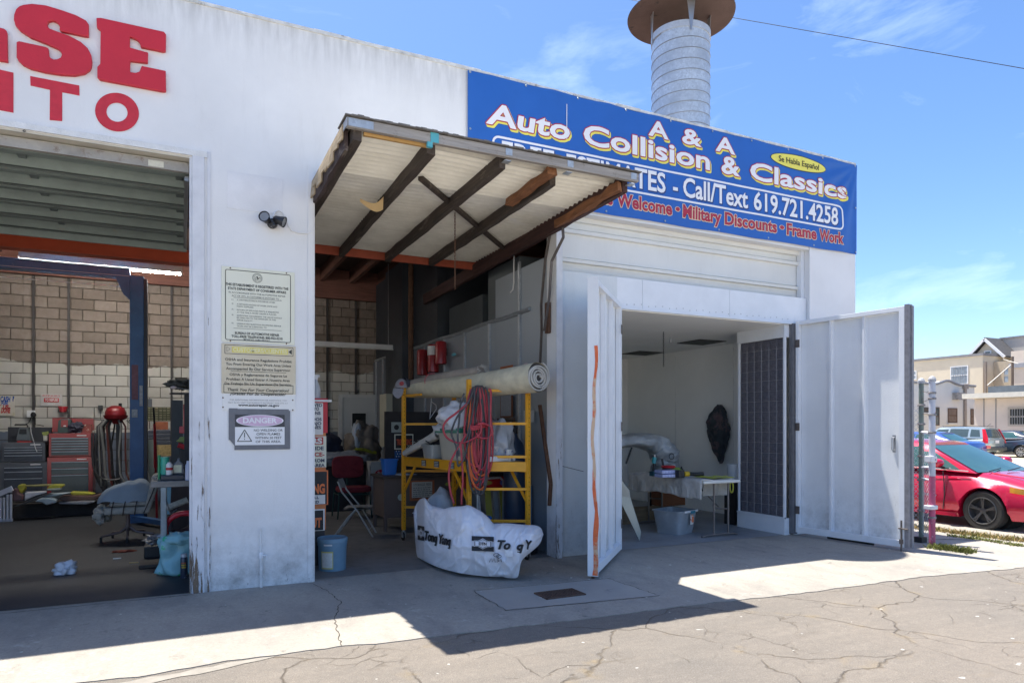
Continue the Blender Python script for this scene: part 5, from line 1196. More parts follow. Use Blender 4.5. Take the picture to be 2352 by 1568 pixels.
# ---- folding chair
fc = Vector((2.42,3.0,0)); t = thing('folding_chair', 'pale grey steel folding chair standing open in the middle bay', 'chair', tuple(fc))
M_CH = mat('chair_grey',(.42,.42,.40),.45,metal=.3,var=.1); sd = Vector((.22,.55,0)).normalized()*.21; fd = Vector((.93,-.36,0)).normalized()
for s_ in (-1,1):
    o = fc+sd*s_
    part('back_leg', MB().tube([o-fd*.20+up*.86,o-fd*.14+up*.70,o+fd*.10+up*.40,o+fd*.33], .013, 8), M_CH, t, smooth=True)
    part('front_leg', MB().tube([o+fd*.08+up*.44,o-fd*.05+up*.30,o-fd*.27], .012, 8), M_CH, t, smooth=True)
part('crossbar', MB().tube([fc+sd+fd*.26+up*.10,fc-sd+fd*.26+up*.10], .008, 6).tube([fc+sd-fd*.21+up*.10,fc-sd-fd*.21+up*.10], .008, 6), M_CH, t)
part('seat', MB().grid(lambda u,v: fc+fd*(-.12+.40*u)+sd*(v*2-1)*.95+up*(.445+.012*sin(pi*u)), 8, 8).grid(lambda u,v: fc+fd*(-.12+.40*(1-u))+sd*(v*2-1)*.95+up*(.425), 2, 2), M_CH, t, smooth=50)
part('backrest', MB().grid(lambda u,v: fc-fd*(.195+.03*sin(pi*u)-.05*(1-v))+sd*(u*2-1)+up*(.74+.14*v), 8, 3), M_CH, t, smooth=60)
# ---- red chair
rc = Vector((2.86,5.2,0)); t = thing('red_office_chair', 'red padded office chair standing behind the folding chair', 'chair', tuple(rc))
M_RCH = cloth('chair_red',(.22,.025,.035))
def pad(c, w, h, th, face): 
    def f(u,v):
        a = 2*pi*u; e = .45
        x = w/2*math.copysign(abs(cos(a))**e,cos(a)); z = h/2*math.copysign(abs(sin(a))**e,sin(a))
        k = sin(pi*v)**.4 if v not in (0,1) else 0
        return c+face(x*(k if v in (0,1) else .86+.14*k)*(1 if 0<v<1 else 0), z*(.86+.14*k)*(1 if 0<v<1 else 0), th*(v-.5))
    return MB().grid(f, 36, 10, closed_u=True)
part('backrest', pad(rc+Vector((0,.2,.93)),.60,.42,.10,lambda x,z,y: Vector((x,y,z))), M_RCH, t, smooth=50)
part('seat', pad(rc+Vector((.05,-.05,.53)),.62,.50,.12,lambda x,z,y: Vector((x,z,y))), M_RCH, t, smooth=50)
M_DKG = mat('dark_green_frame',(.02,.06,.05),.5)
for dx,dy in ((-.25,-.25),(.3,-.25),(-.25,.22),(.3,.22)): part('leg', MB().tube([rc+Vector((dx,dy,.5)),rc+Vector((dx*1.15,dy*1.1,0))], .014, 6), M_DKG, t)
part('arm_frame', MB().tube([rc+Vector((-.25,-.25,.44)),rc+Vector((.3,-.25,.44)),rc+Vector((.3,.22,.44)),rc+Vector((-.25,.22,.44))], .018, 6, closed=True), M_DKG, t)
part('back_bar', MB().tube([rc+Vector((0,.25,.5)),rc+Vector((0,.28,.9))], .02, 6), M_DKG, t)

# ---- desk with notices
dk_ = thing('steel_desk', 'brown steel desk behind the scaffold with paper notice taped on', 'desk', (3.6,3.5,0))
M_DESK = mat('desk_brown',(.13,.095,.085),.5,var=.12,scale=2)
part('desktop', boxm((2.90,3.05,.86),(4.38,3.85,.90)), mat('desk_top_dark',(.06,.045,.04),.5), dk_, bev=.005)
part('front_panel', boxm((2.97,3.12,.22),(4.33,3.14,.86)), M_DESK, dk_); part('side_panel', boxm((2.95,3.14,.22),(2.97,3.8,.86)), M_DESK, dk_)
for x,y in ((2.965,3.13),(4.32,3.13),(2.965,3.78),(4.32,3.78)): part('leg', boxm((x-.025,y-.025,0),(x+.025,y+.025,.86)), M_DESK, dk_)
def dxz(p): q = PY(*m3(*p),3.11); return q
a = dxz((215,245)); b = dxz((520,480)); part('notice_backing', boxm((a.x,3.114,b.z),(b.x,3.118,a.z)), mat('tape_brown_orange',(.42,.13,.05),.6), dk_)
a = dxz((240,262)); b = dxz((492,445)); part('paper_notice', boxm((a.x,3.108,b.z),(b.x,3.112,a.z)), mat('paper_grey',(.55,.53,.48),.7,var=.05), dk_)
mb = MB().text("STORAGE FEES", (a.x+b.x)/2, a.z-.065, (b.x-a.x)*.86, .042, y=3.105, bold=.0, align='C')
random.seed(4)
for i in range(6):
    x = a.x+.02; z = a.z-.10-i*.033
    while x < b.x-.05: w_ = random.uniform(.02,.06); mb.box((x,3.1045,z),(x+w_,3.1055,z+.009)); x += w_+.012
part('lettering', mb, M_GINK, dk_)
c_ = dxz((85,450)); part('round_sticker', MB().lathe([(.0,0),(.055,0),(.055,.003)][::-1], (c_.x+.03,3.118,c_.z), 24, Matrix.Rotation(rad(90),4,'X')), mat('sticker_grey',(.40,.47,.44),.5,var=.35,scale=60), dk_)
c_ = dxz((715,285)); part('oval_sticker', MB().add([(c_.x+.09*cos(i*pi/12),3.116,c_.z+.035*sin(i*pi/12)) for i in range(24)],[tuple(range(24))]), mat('sticker_yellow',(.40,.45,.08),.5,var=.4,scale=80), dk_)
bb = PY(903,1085,3.5)
bx = thing('blue_bin', 'small bright blue waste bin standing on the desk corner', 'bin', (3.12,3.5,.90)); tub(bx, Vector((3.12,3.45,.90)), .20,.18,.25,.22,.26, mat('bright_blue',(.02,.16,.55),.4,var=.08), 0)
solo('desk_papers', MB().obox((3.35,3.25,.906),(.30,.2,.008),.3).obox((3.30,3.30,.916),(.2,.14,.008),-.2), mat('paper_blueish',(.5,.55,.65),.7), 'sheets of paper lying on the desk beside the blue bin', 'papers')
# signs hung behind the left scaffold post
def plated(label, p0, p1, y, zc, m, nm='wall_sign', cat='sign'):
    a = PY(*zc(*p0),y); b = PY(*zc(*p1),y); t = thing(nm, label, cat, ((a.x+b.x)/2,y,b.z)); part('plate', boxm((a.x,y,b.z),(b.x,y+.008,a.z)), m, t); return t, a, b
bkd = boxm((3.18,3.92,.9),(4.42,3.98,1.96)); solo('pin_board', bkd, mat('board_dark',(.04,.035,.035),.8,var=.3), 'dark upright board behind the desk holding plates and signs', 'board')
t,a,b = plated('grey licence style plate with crest above the trespassing sign', (1290,710),(1475,870), 3.9, m1, mat('plate_grey',(.38,.42,.38),.5,var=.2,scale=30))
part('crest', MB().lathe([(.0,0),(.045,0),(.045,.004)][::-1], ((a.x+b.x)/2-.02,3.896,(a.z+b.z)/2), 14, Matrix.Rotation(rad(90),4,'X')), M_INK, t)
t,a,b = plated('small black and orange no trespassing sign behind the scaffold post', (1335,895),(1625,1125), 3.9, m1, M_CREAM)
part('black_field', boxm((a.x+.02,3.892,b.z+.02),(b.x-.02,3.897,a.z-.02)), M_INK, t)
part('lettering', MB().text("TRESPASSING", (a.x+b.x)/2, (a.z*.35+b.z*.65)-.01, (b.x-a.x)*.8, .09, y=3.888, bold=.04, align='C'), mat('tresp_orange',(.62,.10,.04),.6), t)
t,a,b = plated('blue starred flag cloth below the trespassing sign', (1340,1150),(1460,1260), 3.9, m1, mat('flag_blue',(.03,.10,.25),.8), 'flag', 'flag')
st_ = MB()
for i in range(4):
    for j in range(5): x = a.x+.03+j*.045+(.02 if i%2 else 0); z = b.z+.03+i*.045; st_.obox((x,3.897,z),(.014,.002,.014),0,0,.7)
part('stars', st_, M_WHITE, t, kind='stuff')

# ---- shelving junk left rear: door slab, clothes, boxes
dw = thing('loose_door', 'pale steel door with small dark window leaning at the rear wall', 'door', (4.0,9.5,.2))
part('door_slab', boxm((3.60,9.40,.2),(4.47,9.45,2.42)), mat('door_grey_white',(.44,.45,.45),.5,var=.06,scale=1.5,spot=(.2,.2,.2),sp=(.68,.8),spscale=3), dw)
part('door_frame', MB().box((3.50,9.38,.2),(3.60,9.46,2.50)).box((4.47,9.38,.2),(4.56,9.46,2.50)).box((3.60,9.38,2.42),(4.47,9.46,2.50)), mat('frame_pale',(.50,.50,.49),.5), dw)
a = PY(*m1(690,575),9.38); b = PY(*m1(900,790),9.38)
part('window', boxm((a.x,9.392,b.z),(b.x,9.398,a.z)), mat('dark_pane',(.02,.022,.025),.2), dw); part('window_trim', MB().box((a.x-.03,9.385,b.z-.03),(b.x+.03,9.391,b.z)).box((a.x-.03,9.385,a.z),(b.x+.03,9.391,a.z+.03)).box((a.x-.03,9.385,b.z),(a.x,9.391,a.z)).box((b.x,9.385,b.z),(b.x+.03,9.391,a.z)), mat('frame_pale',(.50,.50,.49)), dw)
solo('cream_cupboard', boxm((4.05,7.0,1.25),(4.19,7.55,2.42)), mat('cupboard_cream',(.50,.48,.38),.6,var=.1), 'narrow cream cupboard side standing right of the loose door', 'cupboard')
solo('tall_shelf_box', boxm((1.75,6.6,0),(2.75,7.3,1.9)), mat('shelf_dark',(.03,.032,.045),.8,var=.3), 'dark covered shelf unit at the rear left of the middle bay', 'shelf unit')
solo('stacked_crates', boxm((2.5,6.1,0),(3.75,6.9,.92)), mat('crate_dark',(.05,.05,.055),.8,var=.3), 'dark crates carrying the heap of clothes behind the red chair', 'crates')
solo('tan_jacket_heap', MB().blob((3.42,6.5,1.30),(.33,.26,.42),.24,2.2,2,4,.38), cloth('tan_cloth',(.17,.14,.115)), 'brown tan jackets heaped on the crates behind the red chair', 'clothes', smooth=180)
solo('grey_sheet_heap', MB().blob((2.92,5.95,1.04),(.50,.32,.15),.26,2.6,6,4,.12), cloth('grey_cloth',(.22,.23,.25)), 'pale grey crumpled sheets lying over the crates', 'clothes', smooth=180)
solo('navy_jacket_heap', MB().blob((2.55,6.2,1.25),(.36,.26,.30),.2,2.0,11,4,.28), cloth('navy_cloth',(.022,.026,.05)), 'navy jacket draped left of the grey sheets', 'clothes', smooth=180)
solo('yellow_strap_heap', MB().tube([(3.10,6.18,1.17),(3.2,6.12,1.24),(3.35,6.14,1.23),(3.5,6.2,1.18),(3.62,6.22,1.16)], .035, 6), cloth('olive_yellow',(.30,.30,.03)), 'yellow reflective strap across the tan jackets', 'strap', smooth=True)
solo('blue_plastic_sheet', MB().blob((3.28,6.5,1.42),(.10,.2,.33),.3,2,9,3), mat('pale_blue_film',(.32,.37,.44),.4), 'pale blue plastic sheet tucked beside the tan jackets', 'plastic sheet', smooth=180)
crd = thing('carton', 'white carton with red oval print right of the red chair', 'carton', (3.45,5.3,0)); part('carton_body', boxm((3.28,5.3,0),(3.75,5.7,1.02)), mat('carton_white',(.45,.44,.42),.7), crd)
part('printed_oval', MB().add([(3.50+.14*cos(i*pi/10),5.296,.80+.07*sin(i*pi/10)) for i in range(20)],[tuple(range(20))]), M_RINK, crd)
part('lettering', MB().text("Super",3.50,.78,.2,.05,y=5.29,bold=.03,align='C',shear=.2), M_SW, crd)
lad = MB()
for x in (3.66,3.70): pass
solo('chrome_rack_post', MB().tube([(3.56,5.0,0),(3.56,5.0,1.35)], .018, 8), M_STEEL, 'thin chrome rack post right of the red chair', 'rack post')
ft = thing('tube_light', 'unlit pale strip light hanging before the rear wall of the middle bay', 'strip light', (3.2,7.0,3.1))
a = PY(720,790,7.0); b = PY(903,802,7.0); part('housing', boxm((a.x-.5,7.0,a.z-.02),(b.x,7.12,a.z+.07)), M_WHITE, ft); part('tube', MB().tube([(a.x-.5,6.98,a.z-.035),(b.x,6.98,a.z-.035)], .016, 8), mat('tube_off',(.75,.75,.72),.3), ft)
for x in (a.x,b.x-.1): part('hanger_rod', boxm((x,7.05,a.z+.07),(x+.01,7.06,5.28)), M_STEEL, ft)

# ---- against the booth side wall
def wallcan(label, p0, p1, y, nm='red_canister', white=False):
    a = PX(*m6(*p0),4.38); b = PX(*m6(*p1),4.38); r = .10; c = Vector((4.31,(a.y+b.y)/2,b.z)); h = a.z-b.z
    t = thing(nm, label, 'canister', tuple(c)); part('shell', MB().lathe([(.09,0),(.105,.01),(.105,h*.93),(.09,h)], c, 24), mat('canister_red',(.36,.02,.025),.35,coat=.3,var=.08), t, smooth=40)
    part('bracket', boxm((4.40,c.y-.02,c.z+h*.4),(4.424,c.y+.02,c.z+h*.7)), M_BLKM, t)
    if white: part('wrapper', MB().grid(lambda u,v: c+Vector((.107*cos(rad(150)+rad(150)*u),.107*sin(rad(150)+rad(150)*u),h*(.62+.33*v))), 12, 2), M_SW, t)
wallcan('red canister nearest the rear on the booth side wall', (1040,565),(1140,770), 0)
wallcan('red canister with white wrapper in the middle of the booth wall trio', (1140,520),(1240,745), 0, white=True)
wallcan('red canister highest of the booth side wall trio', (1215,490),(1310,670), 0)
a = PX(*m6(1355,500),4.40); b = PX(*m6(1355,590),4.40)
solo('blue_tag', MB().blob((4.38,b.y,b.z),(.02,.10,.03),.1,3,1,2), mat('cyan_plastic',(.15,.50,.62),.4), 'small cyan plastic clamp hanging beside the red canisters', 'clamp', smooth=True)
def onwall(label, x0,y0,x1,y1, m, nm='paper_notice', cat='notice', X=4.42, zc=m6):
    a = PX(*zc(x0,y0),X); b = PX(*zc(x1,y1),X); t = thing(nm, label, cat, (X,(a.y+b.y)/2,b.z)); part('sheet', boxm((X-.004,min(a.y,b.y),b.z),(X,max(a.y,b.y),a.z)), m, t); return t,a,b
M_PAPG = mat('paper_dim',(.34,.37,.42),.7,var=.2,scale=30)
t,a,b = onwall('small notice on orange backing above the canvas roll', 1775,705,1890,775, mat('orange_back',(.45,.13,.04),.7)); part('print', boxm((4.410,min(a.y,b.y)+.03,b.z),(4.413,max(a.y,b.y)-.03,a.z-.06)), M_PAPG, t)
t,a,b = onwall('tiny white and pink sticker on the booth wall above the roll', 1990,675,2025,745, mat('pink_white',(.60,.42,.44),.6,var=.5,scale=50))
t,a,b = onwall('long notice on brown backing hanging below the canvas roll', 1775,975,1890,1165, mat('brown_back',(.20,.07,.03),.7)); part('print', boxm((4.410,min(a.y,b.y)+.05,b.z+.02),(4.413,max(a.y,b.y)-.03,a.z)), M_PAPG, t)
t,a,b = onwall('danger poster in dark frame on the booth wall behind the scaffold', 1745,1175,1910,1395, mat('frame_brown',(.14,.08,.06),.7))
part('print', boxm((4.408,min(a.y,b.y)+.05,b.z+.01),(4.412,max(a.y,b.y)-.05,a.z-.02)), mat('poster_dark',(.03,.03,.035),.6), t)
part('lower_print', boxm((4.403,min(a.y,b.y)+.06,b.z+.03),(4.406,max(a.y,b.y)-.06,(a.z*.45+b.z*.55))), mat('poster_grey',(.45,.46,.48),.6,var=.6,scale=40), t)
cy_ = (a.y+b.y)/2; cz_ = a.z-.12; part('red_oval', MB().add([(4.404,cy_+.15*cos(i*pi/12),cz_+.06*sin(i*pi/12)) for i in range(24)],[tuple(range(24))]), M_RINK, t)
onwall('thin white switch plate near the right scaffold post', 1990,1105,2085,1210, mat('switch_plate',(.50,.53,.56),.5), 'switch_plate','switch plate')
# gas cylinder, barrel, toolbox, levels
gc = Vector((4.22,.95,0)); t = thing('compressor_tank', 'tall dark blue gas cylinder standing against the booth side wall', 'gas cylinder', tuple(gc))
part('cylinder', MB().lathe([(.14,0),(.15,.03),(.15,1.35),(.12,1.47),(.05,1.55),(.035,1.6)], gc, 28), mat('tank_navy',(.025,.045,.085),.35,var=.3,scale=4,spot=(.2,.24,.3),sp=(.66,.74),spscale=7), t, smooth=40); part('valve_cap', MB().lathe([(.05,1.6),(.05,1.68),(.0,1.7)], gc, 16), M_BLKM, t)
bc = Vector((4.14,.47,0)); t = thing('black_barrel', 'open black plastic barrel at the foot of the right scaffold post', 'barrel', tuple(bc))
part('barrel_shell', MB().lathe([(.16,0),(.175,.02),(.19,.34),(.195,.345),(.195,.36),(.18,.36),(.17,.05),(.0,.05)], bc, 32), M_BLACK, t, smooth=40)
tc_ = thing('red_toolbox', 'red low tool tray with round badges under the scaffold deck', 'toolbox', (3.95,1.55,.75))
part('tray', boxm((3.70,1.35,.80),(4.40,1.75,.97)), mat('tool_red',(.42,.012,.018),.3,coat=.4), tc_, bev=.01); part('tray_top', boxm((3.68,1.36,.972),(4.41,1.77,1.03)), M_BLACK, tc_, bev=.01)
part('badge', MB().lathe([(.0,0),(.042,0),(.042,.004)][::-1], (4.22,1.345,.885), 20, Matrix.Rotation(rad(90),4,'X')), mat('badge_blue',(.10,.13,.40),.5,var=.8,scale=70), tc_)
part('badge', MB().add([(3.99+.07*cos(i*pi/10),1.344,.885+.03*sin(i*pi/10)) for i in range(20)],[tuple(range(20))]), mat('badge_gold',(.35,.27,.05),.5,var=.6,scale=70), tc_)
for dx in (3.74,4.36): part('leg', boxm((dx-.02,1.5,0),(dx+.02,1.54,.8)), M_STEEL, tc_)
for i,(x,w_,m_,lb) in enumerate(((3.86,.06,M_STEEL,'bare steel bar leaning leftmost in the rack below the red tray'),(4.02,.09,mat('level_yellow',(.42,.38,.05),.5),'yellow level leaning below the red tool tray'),(4.14,.07,mat('panel_grey',(.35,.37,.38),.5),'pale grey strip leaning between two yellow levels'),(4.25,.08,mat('level_yellow',(.42,.38,.05)),'yellow level leaning nearest the booth wall'))):
    solo('leaning_bar', MB().bar((x,1.30,.10),(x+.03,1.50,.80),w_,.02), m_, lb, 'bar', 'bars leaning below the red tool tray', bev=.003)
solo('blue_ramp', MB().obox((3.92,1.0,.30),(.40,.26,.07),.1,0,.12).obox((3.80,1.0,.42),(.10,.24,.05),.1,0,-.9), mat('bright_blue',(.02,.16,.55)), 'bright blue plastic piece behind the parts bag', 'plastic piece', bev=.01)
solo('blue_board', MB().obox((4.38,.86,.45),(.03,.22,.85)), mat('board_blue',(.05,.15,.30),.6), 'narrow blue board beside the cylinder', 'board')
solo('low_platform', boxm((3.5,.9,0),(4.4,1.7,.22)), mat('platform_dark',(.05,.05,.055),.8,var=.3), 'low dark crate under the scaffold holding leaning bars', 'crate')
# grey floor stand
solo('walker_frame', MB().tube([(3.66,.95,0),(3.66,.95,.93),(3.70,.95,.98),(4.05,1.05,.98),(4.1,1.05,.93),(4.1,1.05,.25)], .016, 8), mat('frame_silver',(.45,.46,.46),.4,metal=.5,spot=(.2,.15,.1),sp=(.6,.7),spscale=20), 'bent grey tube frame standing under the scaffold deck', 'tube frame', smooth=True)

# ================================================================== INSIDE THE BOOTH
b7 = ZC(1780,1230,4.2375)
ft_ = thing('folding_table', 'white top folding table with grey steel legs in the booth', 'folding table', (7.1,1.1,0))
tx0, tx1, ty0, ty1, tz = 7.13, 7.88, .36, 2.20, .87
part('tabletop', boxm((tx0,ty0,tz-.045),(tx1,ty1,tz)), mat('table_white',(.70,.69,.64),.4,var=.04), ft_, bev=.012)
M_LEG = mat('leg_bronze',(.17,.15,.14),.45,metal=.4,var=.2)
for Y_ in (.42, 2.05):
    for X in ((PY(b7(1320,0)[0],1000,.42).x, PY(b7(1497,0)[0],1000,.42).x)):
        part('leg', MB().tube([(X,Y_,tz-.04),(X,Y_,.03)], .016, 8), M_LEG, ft_)
    part('foot', MB().tube([(tx0+.02,Y_,.012),(tx0+.12,Y_,.035),(tx1-.1,Y_,.035),(tx1-.02,Y_,.012)], .018, 8), M_LEG, ft_)
    part('crossbar', MB().tube([(7.40,Y_,.44),(7.66,Y_,.42)], .012, 6), M_LEG, ft_)
part('stay', MB().tube([(7.5,.44,.45),(7.45,.95,tz-.05)], .010, 6), M_LEG, ft_)
def drape(y0,y1,x0,x1,z,drop,seed,amp=.02,side=-1):     # hangs over the long left side
    def f(u,v):
        y = y0+(y1-y0)*u; s_ = v*(drop+(x1-x0))
        if s_ < drop: x = x0-.020-.014*sin(y*17+seed)*(1-s_/drop); zz = z-drop+s_+.020*sin(y*5+seed)*(1-s_/drop)
        else: x = x0+(s_-drop); zz = z+.008
        n_ = noise.noise(Vector((y*4+seed,s_*5,seed)))
        return Vector((x-amp*n_*.8, y, zz+amp*n_))
    return f
q = newm('quilted_blanket'); co = q.mapping(); wv = q.nd('TexWave'); wv.inputs['Scale'].default_value = 22; wv.inputs['Distortion'].default_value = 2; q.ln(q.mapping((1,0,0)), wv.inputs[0])
c = q.mixc(q.rng(q.noise(co, 3.2, 6, .7), .35, .7), (.68,.66,.62), (.46,.44,.41)); c = q.mixc(q.rng(q.noise(co, 2.2, 6, .7), .60, .68, 0, .8), c, (.10,.12,.11))
q.ln(c, q.b.inputs['Base Color']); q.b.inputs['Roughness'].default_value = .95; q.bump(q.math('ADD', q.math('MULTIPLY', wv.outputs[1], .6), q.noise(co, 14, 5)), .6, .02); M_BLK = q.m
bl = solo('quilted_blanket', MB().grid(drape(ty0+.02,ty1+.03,tx0,tx0+.62,tz,.27,1.3,.024), 80, 40), M_BLK, 'dirty white quilted blanket draped over the left side of the folding table', 'blanket', smooth=180)
so2 = bl.modifiers.new('s','SOLIDIFY'); so2.thickness = .022; so2.offset = 0
solo('yellow_cloth', MB().grid(lambda u,v: Vector((tx0+.22+.50*u+.02*sin(v*5), ty0+.05+.45*v, tz+.030+.008*sin(u*7)+.014*noise.noise(Vector((u*6,v*6,1))))), 24, 16), cloth('yellow_trim',(.46,.48,.07)), 'yellow green cloth folded on the front right corner of the table', 'cloth', smooth=180)
solo('hanging_cloth', MB().grid(lambda u,v: Vector((tx0+.20+.50*u, ty0+.22+.03*sin(u*11+v), tz-.045-.21*v)), 24, 6), cloth('lining_tan',(.42,.40,.36)), 'tan cloth hanging under the front end of the folding table', 'cloth', smooth=180)
solo('cloth_edge_loop', MB().tube([(tx1-.04,ty0+.16+.035*cos(a),tz-.13+.085*sin(a)) for a in [i*2*pi/16 for i in range(16)]], .011, 6, closed=True), cloth('yellow_trim',(.46,.48,.07)), 'yellow piping loop hanging at the right front corner of the table', 'piping', smooth=True)
z0 = tz+.03
def T_at(x, y): return PG(*b7(x,y), z0)
c = T_at(585,690); t = thing('cordless_driver', 'teal and black cordless driver standing upright on the blanket', 'cordless driver', tuple(c))
part('battery', MB().obox(c+up*.035,(.15,.10,.08)), mat('teal_dark',(.02,.09,.11),.4), t, bev=.01); part('grip', MB().tube([c+up*.06+Vector((-.02,0,0)),c+up*.21+Vector((-.01,0,0))], .024, 10), M_BLACK, t); part('motor', MB().tube([c+up*.20+Vector((-.02,0,0)),c+up*.30+Vector((0,0,0))], .032, 12), mat('teal_bright',(.03,.28,.30),.4), t); part('chuck', MB().tube([c+up*.30,c+up*.34], .015, 8), M_STEEL, t)
for i,(x,y_,zz,w_,lb) in enumerate(((775,705,.0,.46,'stack of clear bluish sanding disc trays lower on the blanket'),(735,705,.06,.34,'clear bluish plastic tray on top of the disc trays'))):
    c = T_at(x,y_)+up*zz; t = thing('plastic_tray', lb, 'tray', tuple(c)); part('tray_body', MB().obox(c+up*.026,(w_,.20,.05)), mat('clear_violet',(.40,.44,.70),.2,var=.15,scale=30), t, bev=.008)
    rb_ = MB()
    for k in range(int(w_/.03)): rb_.box((c.x-w_/2+.01+k*.03,c.y-.106,c.z+.004),(c.x-w_/2+.018+k*.03,c.y-.100,c.z+.046))
    part('ribs', rb_, mat('rib_pale',(.62,.65,.82),.3), t, kind='stuff')
c = T_at(850,700)+Vector((.02,.22,0)); solo('lid_stack', MB().lathe([(.10,0),(.10,.13)], c, 20), M_BLACK, 'black round tub under the red lid on the table', 'tub')
solo('plastic_disc', MB().lathe([(.115,0),(.12,.02),(.105,.032),(.0,.034)], c+up*.131, 24), mat('lid_red',(.55,.02,.03),.4), 'round red lid lying on the black tub behind the trays', 'lid', smooth=True)  # the red lid of the black tub
c = T_at(765,690)+Vector((0,.16,.10)); solo('scraper', MB().obox(c+up*.08,(.035,.01,.18),0,0,-.2), M_BLACK, 'black handled scraper sticking up between the trays', 'scraper')
c = T_at(860,690)+up*.05; solo('green_glove', MB().blob(c+up*.03,(.11,.07,.05),.3,3,2,3), cloth('lime_cloth',(.24,.33,.06)), 'lime green work glove lying beside the yellow drill', 'glove', smooth=180)
c = T_at(965,708); t = thing('cordless_drill', 'yellow and black cordless drill lying on the table blanket', 'cordless drill', tuple(c))
part('motor', MB().tube([c+Vector((-.03,0,.05)),c+Vector((.06,0,.05))], .042, 14), mat('drill_yellow',(.66,.42,.02),.4), t, smooth=True); part('battery', MB().obox(c+Vector((-.11,0,.055)),(.11,.10,.12)), M_BLACK, t, bev=.008); part('chuck', MB().tube([c+Vector((.06,0,.05)),c+Vector((.14,0,.045)),c+Vector((.24,-.02,.04)),c+Vector((.33,-.03,.04))], [.034,.030,.032,.036], 12), M_BLACK, t, smooth=True)
solo('small_bottle', MB().lathe([(.03,0),(.03,.10),(.012,.13),(.012,.15)], T_at(1020,700)+Vector((0,.2,0)), 14), M_BLACK, 'tiny black bottle behind the drill on the table', 'bottle')
# clear storage tote on the floor
tc2 = Vector((7.12,1.02,0)); t = thing('clear_tote', 'translucent storage tote with orange label on the booth floor', 'storage tote', tuple(tc2), rad(12))
M_TOTE = mat('tote_plastic',(.30,.33,.36),.3,var=.15,scale=4,spot=(.5,.52,.54),sp=(.58,.75),spscale=4)
tub(t, tc2, .46,.42,.56,.52,.375, M_TOTE, rad(20), .018)
rim = MB(); part('rim_lip', MB().obox(tc2+Vector((.10,-.27,.365)),(.40,.02,.03),rad(20)), M_WHITE, t)
lp = tc2+Vector((.11,-.268,.0)); lm = Matrix.Translation(lp) @ Matrix.Rotation(rad(20),4,'Z')
part('latch', W_(lm, boxm((-.04,-.025,.335),(.08,.0,.375))), mat('latch_teal',(.03,.20,.28),.4), t)
part('label', W_(lm, boxm((-.035,-.004,.16),(.055,.002,.31))), mat('label_mix',(.70,.68,.64),.5,var=.1,spot=(.65,.2,.05),sp=(.5,.52),spscale=14), t); part('label_patch', W_(lm, boxm((.01,-.008,.19),(.055,-.005,.28))), M_OINK, t)
# bumper cover in plastic film at the rear of the booth
bpv = thing('wrapped_bumper', 'car bumper cover wrapped in clear film standing behind the table', 'car part', (6.7,2.6,0))
_bc = [PY(*b7(*p),2.75) for p in ((-60,300),(120,265),(300,250),(470,262),(600,310),(700,400),(735,500),(725,600),(700,680))]
_br = [.11,.11,.12,.15,.20,.24,.25,.23,.20]
def bump(u, v):
    k = u*(len(_bc)-1); i = min(int(k),len(_bc)-2); f = k-i; c = _bc[i].lerp(_bc[i+1],f); r = _br[i]+(_br[i+1]-_br[i])*f; d = (_bc[i+1]-_bc[i]).normalized(); nrm_ = Vector((-d.z,0,d.x))
    a = 2*pi*v; nn = 1+.30*noise.noise(Vector((u*7,cos(a)*1.3,sin(a)*1.3)))+.10*noise.noise(Vector((u*22,cos(a)*3,sin(a)*3)))
    return c+nrm_*r*cos(a)*nn+Vector((0,.30*sin(a)*nn,0))
part('film', MB().grid(lambda u,v: bump(u,v), 90, 36), mat('film_grey',(.44,.47,.49),.28,var=.25,scale=4,bump=.5,bscale=7,spot=(.75,.77,.78),sp=(.60,.68),spscale=5), bpv, smooth=180)
mk = MB(); kx = PY(b7(795,450)[0],b7(795,450)[1],2.40); mk.tube([kx+Vector((.055*cos(a),0,.055*sin(a))) for a in [i*2*pi/14 for i in range(14)]], .006, 4, closed=True); part('pen_mark', mk, M_INK, bpv)
part('stand', MB().tube([PY(*b7(230,540),2.7),PY(*b7(300,340),2.7)], .018, 6).tube([PY(*b7(520,640),2.7),(_bc[4].x-.15,2.7,0)], .02, 6).tube([(_bc[1].x,2.8,0),(_bc[1].x+.05,2.8,1.3)], .02, 6), M_BLKM, bpv)
# grey car panel leaning near the left leaf
gp_ = [PT(*b7(125,675),8.35), PT(*b7(272,870),8.45), PT(*b7(285,960),8.45), PT(*b7(418,1385),8.82), PG(*b7(400,1505)), PT(*b7(125,940),8.5)]
gp_ = [PY(*b7(60,590),.60),PY(*b7(125,675),.60),PY(*b7(272,870),.62),PY(*b7(285,960),.62),PY(*b7(418,1385),.59),PG(*b7(400,1505)),PY(*b7(125,940),.62),PY(*b7(60,800),.62)]
solo('silver_fender', MB().prism(gp_, (.03,.05,0)), mat('silver_paint',(.27,.30,.29),.3,metal=.3,coat=.3,var=.08), 'silver grey car panel leaning by the left booth door', 'car panel', bev=.006)
hl = Vector((5.98,1.5,.95)); t = thing('spare_bumper', 'white bumper end with dark headlamp hole at the left of the table', 'car part', (5.9,1.5,0))
part('bumper_skin', MB().blob((6.02,1.55,.92),(.22,.25,.46),.06,1.5,3,4), mat('primer_white',(.55,.58,.58),.35,var=.06), t, smooth=True); part('lamp_unit', MB().blob((6.08,1.36,1.18),(.13,.10,.12),.1,2,3,3), M_GLASS, t, smooth=True)
part('lower_grille', MB().blob((6.08,1.42,.68),(.17,.16,.09),.05,2,3,3), M_BLACK, t, smooth=True); part('stand_leg', MB().tube([(6.0,1.5,0),(6.0,1.5,.7)], .015, 6), M_BLKM, t)
